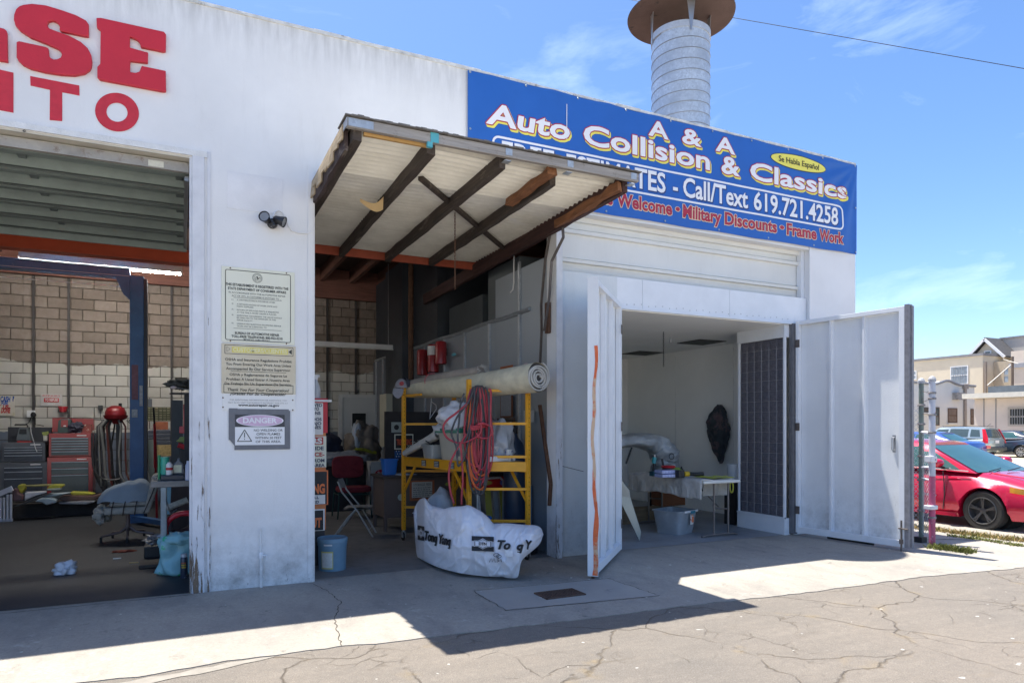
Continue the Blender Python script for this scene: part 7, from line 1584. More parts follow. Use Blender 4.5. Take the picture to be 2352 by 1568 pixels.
solo('red_cable_coil', MB().tube([Vector((z6p((430,840),1.75).x+.22*cos(a),1.75-.12*sin(a)*.3,z6p((430,840),1.75).z+.20*sin(a))) for a in [i*2*pi/24 for i in range(24)]], .035, 10, closed=True), mat('coil_red',(.60,.03,.06),.35,coat=.2), 'thick red hose ring behind the teal shopping bag', 'hose', smooth=True)
solo('grey_jug', MB().prism([z6p(p,1.9) for p in ((200,720),(290,740),(270,945),(160,945),(150,800))], (0,.2,0)), mat('jug_charcoal',(.06,.065,.075),.5), 'charcoal plastic container under the bench', 'container', bev=.02)
solo('floor_jack', MB().blob(z6p((440,950),1.85),(.26,.14,.10),.5,3,5,3), mat('jack_dark',(.05,.03,.035),.5,var=.6,scale=12), 'dark tangle of greasy parts behind the teal bag', 'parts')
solo('tool_part', MB().blob(z6p((90,975),1.7)+up*.0,(.11,.08,.05),.6,4,2,3), mat('part_chrome',(.25,.25,.26),.4,metal=.6,var=.5,scale=16), 'small greasy chrome part left of the bench leg', 'part')
bgc = z6p((340,1390),1.0); sh = MB()
def tbag(u,v):
    a = 2*pi*u; r = (.26-.08*v+.04*sin(a*3+v*4))*(1 if v>.02 else .8); k = noise.noise(Vector((cos(a)*2,sin(a)*2,v*3)))
    return Vector((bgc.x+.04+r*cos(a)*(1+.25*k)-.02*v, bgc.y+.08+r*.55*sin(a)*(1+.3*k), .005+.42*v*(1+.1*k)))
t = thing('shopping_bag', 'crumpled teal plastic shopping bag with green marks by the bay casing', 'plastic bag', (bgc.x,bgc.y,0))
part('bag_film', MB().grid(tbag, 40, 20, closed_u=True), mat('bag_teal',(.24,.48,.52),.35,var=.15,bump=.6,bscale=12,spot=(.05,.45,.22),sp=(.60,.62),spscale=5), t, smooth=180)
part('bag_top', MB().blob((bgc.x+.04,bgc.y+.08,.40),(.20,.12,.07),.4,3,2,3), mat('bag_teal',(.24,.48,.52)), t, smooth=180)
ca = PG(*z6b(420,1455)); ca.y += .03; t = thing('aerosol_can', 'black and blue aerosol can with yellow lettering before the teal bag', 'aerosol can', tuple(ca))
part('can', MB().lathe([(.036,0),(.038,.01),(.038,.215),(.032,.235)], ca, 28), mat('can_navy',(.04,.055,.09),.3,metal=.3,var=.4,scale=9,spot=(.45,.47,.5),sp=(.60,.63),spscale=12), t, smooth=40); part('cap', MB().lathe([(.033,.235),(.033,.262),(.028,.27),(.0,.27)], ca, 24), mat('cap_grey2',(.45,.47,.5),.3), t, smooth=40)
def cantext(s_, z, h, m_): part('lettering', MB().text(s_, 0, 0, .05, h, y=0, bold=.04, align='C', cuts=.01, fn=lambda p: Vector((ca.x+.0395*sin(p.x/.0395-.1), ca.y-.0395*cos(p.x/.0395-.1), z+p.z))), m_, t)
cantext("BRAKE", .165, .014, mat('can_red_ink',(.5,.1,.03),.5)); cantext("PARTS", .140, .016, mat('can_yellow_ink',(.75,.55,.04),.5)); cantext("CLEANER", .117, .014, mat('can_yellow_ink',(.75,.55,.04)))
# chair
cc_ = Vector((-.72,4.05,0)); t = thing('swivel_chair', 'torn cream swivel chair tied with cords and piled with a blanket', 'chair', tuple(cc_))
M_CHB = mat('chair_metal',(.20,.15,.14),.5,metal=.4,var=.2); M_FOAM = mat('worn_cream_fabric',(.42,.39,.34),.95,var=.25,scale=8,bump=.6,bscale=40,spot=(.15,.13,.12),sp=(.62,.7),spscale=5)
part('column', MB().tube([cc_+up*.42,cc_+up*.16], .028, 10).tube([cc_+up*.25,cc_+up*.14], .036, 10), M_CHB, t)
for k in range(5):
    a = rad(200+72*k); d = Vector((cos(a),sin(a),0)); l_ = part('leg', MB().tube([cc_+d*.03+up*.19,cc_+d*.12+up*.12,cc_+d*.36+up*.085], .018, 8), M_CHB, t, smooth=True); part('caster', MB().tube([cc_+d*.36+up*.08,cc_+d*.36+up*.0], .018, 8), M_BLKM, l_)
part('seat', MB().obox(cc_+up*.46,(.60,.50,.11)), M_FOAM, t, bev=.04); part('seat_pad', MB().obox(cc_+Vector((.02,0,.555)),(.50,.46,.06)), M_FOAM, t, bev=.03)
bk_ = [(.22,.42),(.30,.43),(.44,.92),(.40,.99),(.32,.96)]
part('backrest', MB().prism([cc_+Vector((x,-.24,z)) for x,z in bk_], (0,.48,0)), M_FOAM, t, bev=.03)
for x in (-.20,-.05,.10): part('cord', MB().tube([cc_+Vector((x,-.262,.39)),cc_+Vector((x+.01,-.262,.50)),cc_+Vector((x+.03,-.24,.595)),cc_+Vector((x+.05,.1,.60))], .008, 5), mat('cord_dark',(.06,.045,.04),.7), t)
part('cord', MB().tube([cc_+Vector((.22,-.25,.42)),cc_+Vector((.33,-.252,.7)),cc_+Vector((.42,-.22,.99))], .008, 5), mat('cord_dark',(.06,.045,.04)), t)
random.seed(2)
tf = MB()
for i in range(16): q_ = cc_+Vector((-.33+random.uniform(-.07,.05),-.20+random.uniform(-.1,.3),.44+random.uniform(-.12,.06))); tf.blob(q_,(.05,.04,.045),.5,3,i,2)
part('torn_foam', tf, M_FOAM, t, kind='stuff')
def mound(u,v):
    a = 2*pi*u; r = sqrt(v) if v>0 else 0; x = -.05+.36*r*cos(a); y = .23*r*sin(a); h = (1-r**4)
    skew = .85+.30*(x+.05)/.36
    return cc_+Vector((x*1.05+.03, y, .585+.33*h**.6*skew+.035*noise.noise(Vector((x*9,y*9,2)))))
part('blanket', MB().grid(mound, 40, 14, closed_u=True), mat('blanket_blue_grey',(.30,.36,.42),.8,var=.12,scale=6,bump=.4,bscale=9), t, smooth=180)
# litter
def floorp(p, zc=z3): return PG(*zc(*p))
c = floorp((460,1400)); solo('white_film', MB().blob(c+Vector((0,0,.045)),(.10,.07,.085),.45,2.0,3,4,.044), mat('film_white',(.60,.60,.65),.3,var=.15,bump=.7,bscale=12), 'crumpled white plastic film on the dark shop floor', 'litter', smooth=180)
c = floorp((880,1245)); solo('orange_rag', MB().blob(c+up*.012,(.12,.05,.015),.5,4,1,3), mat('rag_orange',(.30,.06,.03),.8), 'dark orange rag on the floor under the swivel chair', 'rag')
for i,(p,s_,lb) in enumerate((((827,1295),(.045,.012),'small white scrap of paper on the shop floor'),((945,1325),(.05,.015),'small yellowish wood splinter on the shop floor'),((720,980),(.03,.03),'little white foam scrap fallen under the chair'))):
    c = floorp(p); solo('scrap', boxm((c.x-s_[0],c.y-s_[1],.005),(c.x+s_[0],c.y+s_[1],.015)), (M_WHITE,mat('splinter',(.45,.33,.16),.8),M_FOAM)[i], lb, 'litter')
bx_ = PG(*z3(1100,1360)); solo('oily_pan', MB().box((bx_.x-.18,bx_.y,.005),(bx_.x+.14,bx_.y+.35,.05)), mat('pan_brown',(.04,.028,.022),.6,var=.4), 'oily dark drip pan beside the bench leg', 'pan', bev=.01)
bx_ = PG(*z3(1075,1300)); solo('jack_box', MB().box((bx_.x-.10,bx_.y+.1,.0),(bx_.x+.18,bx_.y+.45,.16)), M_BLKM, 'dark box standing behind the oily drip pan', 'box', bev=.02)

# ================================================================== FENCE GATE AT THE RIGHT
fg = thing('chain_link_gate', 'folded chain link gate with painted steel posts beside the booth door', 'gate', (9.7,-1.4,0))
M_PW = mat('post_white_red',(.60,.62,.68),.5,var=.08,spot=(.42,.05,.12),sp=(.56,.60),spscale=1.2); M_PG = mat('post_green_grey',(.14,.18,.16),.55,var=.35,scale=5,spot=(.12,.07,.05),sp=(.62,.7),spscale=7)
p1 = PG(2117,1250); p1 = Vector((9.80,-1.27,0)); p2 = Vector((9.62,-1.62,0)); 
def on(u, ref):  # keep the post on its own sight line at a set depth
    d_ = depth(ref.x,ref.y); q_ = PT(u, 979, d_); return Vector((q_.x,q_.y,0))
p1 = on(2116, p1); p2 = on(2141, p2)
part('post', MB().tube([p1,p1+up*2.36], .034, 12), M_PG, fg, smooth=True); 
for za,zb_,m_ in ((0,1.0,mat('post_magenta',(.36,.07,.15),.5,var=.25,scale=4,spot=(.5,.4,.45),sp=(.62,.68),spscale=9)),(1.0,2.36,mat('post_lilac',(.46,.48,.54),.5,var=.1,spot=(.30,.04,.08),sp=(.66,.7),spscale=5))):
    part('post', MB().tube([p2+up*za,p2+up*zb_], .042, 14), m_, fg, smooth=True)
cp_ = MB()
for P_ in (p1,p2): cp_.lathe([(.048,2.33),(.05,2.37),(.035,2.40),(.0,2.42)], P_, 12)
part('post_cap', cp_, mat('cap_dull',(.35,.36,.38),.6), fg)
bd = MB()
for P_,zs_ in ((p1,(2.0,1.72,1.25,.9,.45)),(p2,(2.16,2.08,1.85,1.6,1.22,.55,.40))):
    for z in zs_: bd.lathe([(.05,z),(.055,z+.012),(.05,z+.03)], P_, 12)
part('clamp_band', bd, mat('band_dull',(.20,.19,.19),.6,var=.4,scale=20), fg)
part('hinge_block', MB().obox(p2+Vector((-.03,0,1.24)),(.14,.10,.09)).obox(p2+Vector((-.03,0,.56)),(.16,.11,.06)), mat('hinge_white',(.55,.56,.6),.5), fg, bev=.01)
part('rail', MB().tube([p1+up*1.62,p2+up*1.60], .022, 8).tube([p1+up*1.10,p2+up*1.12], .018, 8).tube([p1+up*.95,p2+Vector((0,0,.93))], .012, 8), mat('hinge_white',(.55,.56,.6)), fg)
part('base_block', MB().obox(p1+Vector((-.02,0,.04)),(.12,.12,.08)), M_BLKM, fg)
def mesh_panel(Pa, Pb, za, zb_):
    d = Pb-Pa; L_ = d.length; d.normalize(); mb = MB(); s = .07; n_ = d.cross(up)
    k = -(zb_-za)
    while k < L_:
        for sg_ in (1,-1):
            x0 = k if sg_ == 1 else k+(zb_-za); pts = []
            # clip the diagonal to the panel
            t0 = 0; t1 = zb_-za
            if sg_ == 1: lo = max(0,-k); hi = min(zb_-za, L_-k); f_ = lambda t: (k+t, za+t)
            else: lo = max(0,-k); hi = min(zb_-za, L_-k); f_ = lambda t: (k+t, zb_-t)
            if hi-lo > .01:
                m_ = max(2,int((hi-lo)/.05)); P_ = []
                for i in range(m_+1):
                    x,z = f_(lo+(hi-lo)*i/m_); P_.append(Pa+d*x+Vector((0,0,z))+n_*.004*(1 if (i+(sg_>0))%2 else -1))
                mb.tube(P_, .0028, 3, caps=False)
        k += s
    return mb
part('chain_link', mesh_panel(p2, p1, .12, 1.62), M_GALV, fg); 
p0_ = p1+Vector((-.42,.22,0)); part('chain_link', mesh_panel(p1, p0_+Vector((.15,-.05,0)), .12, 2.0), M_GALV, fg)
part('barbed_wire', MB().tube([p1+up*2.22,p1.lerp(p2,.5)+up*2.19,p2+up*2.23], .004, 4).tube([p1+up*2.05,p2+up*2.10], .004, 4).tube([p1+up*1.88,p2+up*1.88], .004, 4), M_DIRT, fg)

# ================================================================== CARS (built pointing along +x, then turned)
def car(name, label, loc, rz, paint, prof, house, Ln, Wd, wheels, wr_, rimm, glass=M_GLASS, spokes=5, scale=1, rims=True, extras=None, detail=1):
    t = thing(name, label, 'car', loc, rz); hw = Wd/2; xs = []
    x = 0
    def ip(T, x):
        for (a,*va),(b,*vb) in zip(T, T[1:]):
            if a <= x <= b: k = (x-a)/(b-a); k2 = k; return [p+(q_-p)*k2 for p,q_ in zip(va,vb)]
        return list(T[-1][1:]) if x > T[-1][0] else list(T[0][1:])
    n = 90; R_a = wr_*1.13; rings = []
    xs = [Ln*i/n for i in range(n+1)]
    for xw in wheels: xs += [xw-R_a, xw+R_a, xw-R_a*.995, xw+R_a*.995]
    xs = sorted(xs)
    for x in xs:
        zb_, zs, ztp, wk = ip(prof, x); zb0 = zb_
        for xw in wheels:
            if abs(x-xw) < R_a: zb_ = max(zb_, wr_*.98+sqrt(max(0,R_a**2-(x-xw)**2)))
        w_ = hw*wk; lip = .02*max(0, 1-min(abs(abs(x-xw)-R_a) for xw in wheels)/.06) if any(abs(x-xw)<R_a+.1 for xw in wheels) else 0
        zm = max(zb_+.02, (zb0+zs)/2)
        zq = max(zb_+.01, zb0+.10)
        zsh = max(zs, zb_+.05)
        half = [(0,zb_+.03),(w_*.90,zb_+.005),(w_*.965+lip,zq),(w_*1.0+lip,zm),(w_*.985,zm+(zsh-zm)*.55),(w_*.955,zsh),(w_*.90,zsh+(ztp-zsh)*.55),(w_*.72,ztp-.004),(w_*.35,ztp+.012),(0,ztp+.016)]
        rings.append([Vector((x,y,z)) for y,z in half]+[Vector((x,-y,z)) for y,z in half[1:-1][::-1]])
    k = len(rings[0]); vs = [p for r in rings for p in r]; fs = []
    for i in range(len(rings)-1):
        for j in range(k): fs.append((i*k+j,(i+1)*k+j,(i+1)*k+(j+1)%k,i*k+(j+1)%k))
    fs += [tuple(range(k)), tuple(range((len(rings)-1)*k, len(rings)*k))[::-1]]
    part('body', MB().add(vs, fs), paint, t, local=True, smooth=50)
    # cabin: base line and roof line stations (x, base z, base halfwidth, top z, top halfwidth)
    H = house; g_ = MB(); c_ = MB(); S = []
    for x0_, z0_, w0_, x1_, z1_, w1_ in H: S.append((Vector((x0_,w0_,z0_)), Vector((x1_,w1_,z1_))))
    nS = len(S); roof = MB(); 
    cab = MB(); vs = []
    for b_, tp_ in S: vs += [b_, b_.lerp(tp_,.5)+Vector((0,.015,0)), tp_, Vector((tp_.x,tp_.y*.82,tp_.z+.035)), Vector((tp_.x,0,tp_.z+.055))]
    vm = [Vector((v.x,-v.y,v.z)) for v in vs]; m_ = 5; fs = []
    for i in range(nS-1):
        for j in range(m_-1): fs.append((i*m_+j,(i+1)*m_+j,(i+1)*m_+j+1,i*m_+j+1)); o = nS*m_; fs.append((o+i*m_+j,o+i*m_+j+1,o+(i+1)*m_+j+1,o+(i+1)*m_+j))
    for i in (0,nS-1):
        o = nS*m_
        for j in range(m_-1): fs.append((i*m_+j,i*m_+j+1,o+i*m_+j+1,o+i*m_+j))
    part('cabin', cab.add(vs+vm, fs), paint, t, local=True, smooth=50)
    return t, S
def pane(t, S, i0, i1, s0, s1, side, m, inset=.012, nm='side_window'):
    # quad on the cabin flank between station parameters
    def P_(q, h):
        i = int(min(q,len(S)-1.0001)); k = q-i; b_ = S[i][0].lerp(S[i+1][0],k); tp = S[i][1].lerp(S[i+1][1],k); v = b_.lerp(tp,h); y = v.y+.015*(1-abs(2*h-1))+inset; return Vector((v.x,y*side,v.z))
    mb = MB().grid(lambda u,v: P_(i0+(i1-i0)*u, s0+(s1-s0)*v), 8, 4); part(nm, mb, m, t, local=True, smooth=True)
def screen(t, S, idx, out, m, nm, a=.08, b=.92, f=.90):
    b0, t0 = S[idx]; d = Vector((out,0,.012))
    mb = MB().grid(lambda u,v: Vector(((b0.lerp(t0,a+(b-a)*v)).x+out+ (.05*out/abs(out))*(1-(2*u-1)**2), (2*u-1)*(b0.lerp(t0,a+(b-a)*v)).y*f, (b0.lerp(t0,a+(b-a)*v)).z+.008)), 10, 6); part(nm, mb, m, t, local=True, smooth=True)
def wheel(t, x, y, r, side, rimm, spokes=5, w=.22):
    c = Vector((x,y*side,r)); rot = Matrix.Rotation(rad(90)*side*-1,4,'X') if False else Matrix.Rotation(rad(-90*side),4,'X')
    wh = part('wheel', MB().lathe([(r*.68,-w*.5),(r*.72,-w*.02),(r*.93,.0),(r,-w*.12),(r,-w*.85),(r*.9,-w),(r*.5,-w)], c, 36, rot, caps=False), M_RUBBER, t, local=True, smooth=40)
    part('rim', MB().lathe([(r*.70,.0),(r*.66,-.02),(r*.60,-.06),(r*.55,-.09),(.001,-.09)], c, 30, rot, caps=False), mat('rim_inside',(.03,.03,.032),.5), wh, local=True, smooth=40)
    sp_ = MB()
    for k in range(spokes):
        for o_ in (-.09,.09):
            a = 2*pi*k/spokes+.3; d = rot@Vector((cos(a+o_*1.1),sin(a+o_*1.1),0)); e = rot@Vector((cos(a+o_*.3),sin(a+o_*.3),0)); zo = rot@Vector((0,0,-.012)); zi = rot@Vector((0,0,-.035))
            sp_.bar(c+e*.05+zi, c+d*r*.67+zo, r*.075, .03, up=tuple(rot@Vector((0,0,1))))
    rr_ = MB().tube([c+rot@Vector((r*.675*cos(2*pi*k/30),r*.675*sin(2*pi*k/30),-.008)) for k in range(30)], r*.032, 6, closed=True)
    sp_.add(rr_.v, rr_.f); sp_.lathe([(.0,-.02),(.05,-.024),(.055,-.05)][::-1], c, 14, rot); part('spokes', sp_, rimm, wh, local=True, smooth=40)
M_CARRED = mat('car_red',(.50,.006,.045),.22,coat=1,var=.02,metal=.25); M_RIMD = mat('rim_dark',(.10,.10,.10),.35,metal=.7); M_RIML = mat('rim_light',(.55,.56,.58),.3,metal=.7)
M_TINT = mat('tinted_glass',(.03,.09,.09),.05,spec=.9,var=.2,scale=3); M_CHR = mat('chrome',(.6,.6,.62),.15,metal=1,var=.02)
# near red sedan, nose toward the camera side (-y)
Ln = 4.85
prof = [(0,.42,.75,1.02,.70),(.12,.26,.78,1.08,.86),(.6,.20,.80,1.10,.97),(1.4,.18,.78,1.02,1.0),(2.4,.17,.76,.98,1.0),(3.2,.17,.75,.97,1.0),(3.6,.17,.76,.96,1.0),(4.1,.18,.72,.88,.985),(4.5,.20,.64,.78,.93),(4.75,.24,.55,.66,.80),(4.85,.30,.48,.56,.66)]
house = [(.55,1.05,.66,1.25,1.40,.50),(1.2,1.02,.80,1.55,1.43,.58),(2.2,.98,.86,2.1,1.44,.62),(3.0,.96,.86,2.55,1.42,.62),(3.72,.93,.84,2.75,1.385,.60)]
zc0 = 11.92
red, S = car('parked_red_sedan', 'bright red hybrid sedan parked just behind the chain link gate', (zc0+.93,2.95,-.02), rad(-90), M_CARRED, prof, house, Ln, 1.86, (.98,3.86), .325, M_RIMD)
# local +x is the nose; after turning -90 the right side (-y local) faces -x world
for sd_ in (1,-1):
    for xw in (.98,3.86): wheel(red, xw, .915, .325, sd_, M_RIMD, 5)
    pane(red, S, .9, 1.95, .12, .86, sd_, M_TINT, .012); pane(red, S, 2.08, 3.0, .10, .86, sd_, M_TINT, .012); pane(red, S, 3.05, 3.75, .10, .70-.0, sd_, M_TINT, .013)
    part('window_trim', MB().tube([Vector((1.0,.875*sd_,1.05)),Vector((2.2,.90*sd_,1.01)),Vector((3.0,.895*sd_,.985)),Vector((3.62,.87*sd_,.965))], .010, 5), M_CHR, red, local=True)
    mm = part('mirror', MB().blob((3.18,1.02*sd_,1.09),(.10,.115,.075),.05,1,1,3), M_CARRED, red, local=True, smooth=True); part('mirror_arm', MB().tube([(3.2,.86*sd_,1.0),(3.17,.98*sd_,1.04)], .025, 8), M_BLACK, red, local=True)
    part('door_seam', MB().tube([(3.22,.925*sd_,.95),(3.26,.938*sd_,.60),(3.22,.925*sd_,.28)], .009, 4).tube([(2.1,.925*sd_,.98),(2.12,.935*sd_,.60),(2.1,.925*sd_,.26)], .009, 4), M_INK, red, local=True)
    part('sill', MB().bar((1.35,.93*sd_,.215),(3.45,.93*sd_,.215),.02,.06), M_CARRED, red, local=True)
    part('headlight', MB().grid(lambda u,v: Vector((4.28+.40*u,(.915-.20*u*u)*sd_,.66+.09*v-.05*u)), 8, 3), mat('headlight_amber',(.70,.32,.03),.15,var=.35,scale=8,coat=.5), red, local=True, smooth=True)
    part('door_handle', MB().obox((1.9,.94*sd_,.82),(.20,.03,.03)), M_CARRED, red, local=True, bev=.006)
screen(red, S, 4, .012, M_TINT, 'windshield', .02, .97, .93); screen(red, S, 0, -.012, M_TINT, 'rear_window', .08, .95, .9)
part('hood_crease', MB().tube([(3.8,.55,.935),(4.3,.50,.88),(4.6,.42,.80)], .010, 5).tube([(3.8,-.55,.935),(4.3,-.50,.88),(4.6,-.42,.80)], .010, 5), M_CARRED, red, local=True)
part('wiper', MB().tube([(3.80,-.60,.965),(3.70,-.1,1.0)], .010, 5).tube([(3.82,-.1,.965),(3.72,.45,1.0)], .010, 5), M_BLACK, red, local=True)
part('steering_wheel', MB().tube([(3.2+.03*cos(a),.35+.17*cos(a),1.0+.15*sin(a)) for a in [i*2*pi/16 for i in range(16)]], .014, 6, closed=True), M_BLACK, red, local=True)
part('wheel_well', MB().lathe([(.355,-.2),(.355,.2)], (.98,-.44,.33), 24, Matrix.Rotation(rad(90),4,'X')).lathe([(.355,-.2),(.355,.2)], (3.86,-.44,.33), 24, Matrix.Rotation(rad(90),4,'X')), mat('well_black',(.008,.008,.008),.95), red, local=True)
hy = MB().text("HYBRID", 0,0,.26,.035,y=0,bold=.05); part('lettering', MB().add([Vector((2.86+v.x,-.9415,.50+v.z)) for v in hy.v], hy.f), M_CHR, red, local=True)
# wagon far off, dark sedan, blue sedan
profS = [(0,.45,.95,1.05,.86),(.1,.30,.96,1.08,.96),(1.0,.22,.95,1.06,1.0),(2.5,.22,.93,1.04,1.0),(3.4,.22,.92,1.02,1.0),(4.1,.25,.85,.95,.97),(4.5,.35,.70,.80,.80)]
hoS = [(.08,1.06,.78,.30,1.58,.62),(.9,1.06,.84,.9,1.63,.66),(2.0,1.05,.86,1.9,1.645,.68),(2.9,1.03,.86,2.6,1.62,.66),(3.45,1.02,.84,2.75,1.58,.64)]
M_SIL = mat('silver_green_paint',(.40,.47,.48),.25,metal=.5,coat=.6,var=.03); M_SBL = mat('dark_blue_paint',(.02,.035,.06),.2,coat=.8,var=.03); M_CBL = mat('blue_paint',(.03,.08,.30),.22,coat=.8,var=.03)
q0 = PT(2266,979,36.5)
suv, S = car('silver_suv', 'pale silver green suv parked facing away behind the red sedan', (q0.x+.9,q0.y,0), rad(90), M_SIL, profS, hoS, 4.5, 1.8, (.85,3.5), .34, M_RIML)
for sd_ in (1,-1):
    for xw in (.85,3.5): wheel(suv, xw, .885, .34, sd_, M_RIML, 7)
    pane(suv, S, .35, 1.0, .15, .85, sd_, M_GLASS); pane(suv, S, 1.12, 2.1, .12, .86, sd_, M_GLASS); pane(suv, S, 2.25, 3.4, .12, .84, sd_, M_GLASS)
    part('tail_light', MB().prism([Vector((-.02,.80*sd_,.80)),Vector((.22,.895*sd_,.80)),Vector((.20,.88*sd_,1.08)),Vector((.34,.70*sd_,1.56)),Vector((.22,.64*sd_,1.56)),Vector((.02,.74*sd_,1.08))], (-.02,.025*sd_,0)), mat('tail_red',(.55,.01,.02),.15,coat=.6), suv, local=True)
screen(suv, S, 0, -.014, M_GLASS, 'rear_window', .12, .92, .82); screen(suv, S, 4, .014, M_GLASS, 'windshield')
part('number_plate', boxm((-.05,-.16,.80),(-.02,.16,.95)), M_WHITE, suv, local=True); part('rear_bumper', MB().obox((-.02,0,.50),(.14,1.66,.20)), mat('bumper_grey',(.08,.09,.09),.5), suv, local=True, bev=.04); part('roof_rail', MB().bar((.5,.62,1.70),(2.5,.62,1.70),.03,.03).bar((.5,-.62,1.70),(2.5,-.62,1.70),.03,.03), M_BLKM, suv, local=True)
part('antenna', MB().tube([(.5,0,1.68),(.3,0,1.85)], .008, 4), M_BLACK, suv, local=True)
profB = prof; q1 = PT(2344,1039,37); 
dk, S = car('dark_sedan', 'dark blue sedan with bright multi spoke wheel at the right picture edge', (q1.x+.93,q1.y-.98,0), rad(90), M_SBL, prof, house, Ln, 1.86, (.98,3.86), .33, M_RIML)
for sd_ in (1,-1):
    for xw in (.98,3.86): wheel(dk, xw, .915, .33, sd_, M_RIML, 9)
    pane(dk, S, .9, 1.95, .12, .86, sd_, M_TINT); pane(dk, S, 2.08, 3.0, .10, .86, sd_, M_TINT)
    part('chrome_strip', MB().tube([Vector((.9,.89*sd_,1.05)),Vector((3.0,.91*sd_,1.0))], .015, 4), M_CHR, dk, local=True)
screen(dk, S, 0, -.012, M_TINT, 'rear_window'); screen(dk, S, 4, .012, M_TINT, 'windshield')
q2 = PT(2215,979,27)
bl_, S = car('blue_sedan', 'blue sedan seen over the roof of the red sedan', (q2.x+.9,q2.y,0), rad(90), M_CBL, prof, house, Ln, 1.82, (.98,3.86), .32, M_RIML)
for sd_ in (1,-1):
    for xw in (.98,3.86): wheel(bl_, xw, .895, .32, sd_, M_RIML, 5)
    pane(bl_, S, .9, 1.95, .12, .86, sd_, M_TINT); pane(bl_, S, 2.08, 3.0, .10, .86, sd_, M_TINT); part('tail_light', MB().obox((.04,.70*sd_,.86),(.12,.28,.12)), mat('tail_red',(.55,.01,.02)), bl_, local=True, bev=.02)
screen(bl_, S, 0, -.012, M_TINT, 'rear_window'); screen(bl_, S, 4, .012, M_TINT, 'windshield')

# ================================================================== BUILDINGS BEHIND
r4 = ZC(2600,950,3.92)
def stucco(nm, a, sp_=None): return mat(nm, a, .85, var=.07, scale=.8, bump=.3, bscale=12, spot=sp_ or tuple(c*.8 for c in a), sp=(.6,.75), spscale=.9)
M_CRM = stucco('cream_stucco',(.62,.55,.43)); M_WST = stucco('white_stucco',(.62,.62,.60)); M_GST = stucco('grey_pink_stucco',(.52,.46,.42)); M_TRM = mat('roof_edge_grey',(.22,.22,.23),.8,var=.2)
XC = 63.4
cb_ = thing('cream_building', 'two storey cream stucco building with flat grey edged parapet', 'building', (XC,30,0))
def rX(p, X): return PX(*r4(*p), X)
a = rX((1095,357),XC); zt_c = a.z; y0c = a.y
part('wall', boxm((XC,y0c,0),(XC+14,y0c+34,zt_c)), M_CRM, cb_); part('parapet', boxm((XC-.12,y0c-.1,zt_c),(XC+14,y0c+34,zt_c+.22)), M_TRM, cb_)
def win(b, X, p0, p1, m=M_GLASS, bars=True, fr=.08, mf=M_WHITE):
    A_ = rX(p0,X); B_ = rX(p1,X); ya,yb_ = sorted((A_.y,B_.y)); za,zb2 = B_.z,A_.z; w_ = part('window', MB().box((X-.06,ya-fr,za-fr),(X-.01,yb_+fr,za)).box((X-.06,ya-fr,zb2),(X-.01,yb_+fr,zb2+fr)).box((X-.06,ya-fr,za),(X-.01,ya,zb2)).box((X-.06,yb_,za),(X-.01,yb_+fr,zb2)).box((X-.055,ya,(za+zb2)/2-.04),(X-.015,yb_,(za+zb2)/2+.04)), mf, b)
    part('pane', boxm((X-.03,ya,za),(X-.012,yb_,zb2)), m, w_)
    if bars:
        mb = MB(); k = 7
        for i in range(1,k): y_ = ya+(yb_-ya)*i/k; mb.box((X-.09,y_-.012,za),(X-.065,y_+.012,zb2))
        part('bars', mb, mat('bar_grey',(.25,.26,.28),.6), w_)
M_WGL = mat('curtained_glass',(.28,.33,.38),.2,var=.3,scale=4)
win(cb_, XC, (735,495),(920,675), M_WGL); win(cb_, XC, (265,545),(328,625), M_WGL, False)
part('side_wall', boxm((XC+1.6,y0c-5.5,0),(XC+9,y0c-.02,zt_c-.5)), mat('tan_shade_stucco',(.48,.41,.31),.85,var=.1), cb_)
for xx in (1130,1435): p = rX((xx,430),XC-.1); part('drain_pipe', boxm((XC-.2,p.y-.08,0),(XC-.05,p.y+.08,p.z)), mat('pipe_brown',(.22,.18,.15),.7), cb_)
# gabled house
XH = 66
gh = thing('gabled_house', 'small cream gable with dark shingle roof above the cream building', 'house', (XH,22,0))
pk_ = rX((1152,188),XH); le = rX((1010,352),XH); re2 = rX((1300,330),XH); bt = rX((1300,415),XH)
part('gable_wall', MB().prism([Vector((XH,pk_.y,pk_.z)),Vector((XH,le.y,le.z)),Vector((XH,le.y,bt.z-3)),Vector((XH,re2.y,bt.z-3)),Vector((XH,re2.y,re2.z))], (6,0,0)), stucco('gable_stucco',(.62,.54,.42)), gh)
M_SHG = mat('dark_shingle',(.06,.06,.065),.9,var=.35,scale=6,bump=.6,bscale=14)
part('roof', MB().prism([Vector((XH-.5,pk_.y,pk_.z+.12)),Vector((XH-.5,re2.y-.6,re2.z-.45)),Vector((XH-.5,re2.y-.6,re2.z-.30)),Vector((XH-.5,pk_.y,pk_.z+.30))], (7.5,0,0)).prism([Vector((XH-.5,pk_.y,pk_.z+.12)),Vector((XH-.5,le.y+.4,le.z-.25)),Vector((XH-.5,le.y+.4,le.z-.1)),Vector((XH-.5,pk_.y,pk_.z+.30))], (7.5,0,0)), M_SHG, gh)
part('barge_board', MB().bar((XH-.55,pk_.y,pk_.z+.12),(XH-.55,re2.y-.6,re2.z-.42),.1,.22).bar((XH-.55,pk_.y,pk_.z+.12),(XH-.55,le.y+.4,le.z-.2),.1,.22), M_WHITE, gh)
win(gh, XH, (1128,315),(1183,362), M_GLASS, False, .1, M_WHITE)
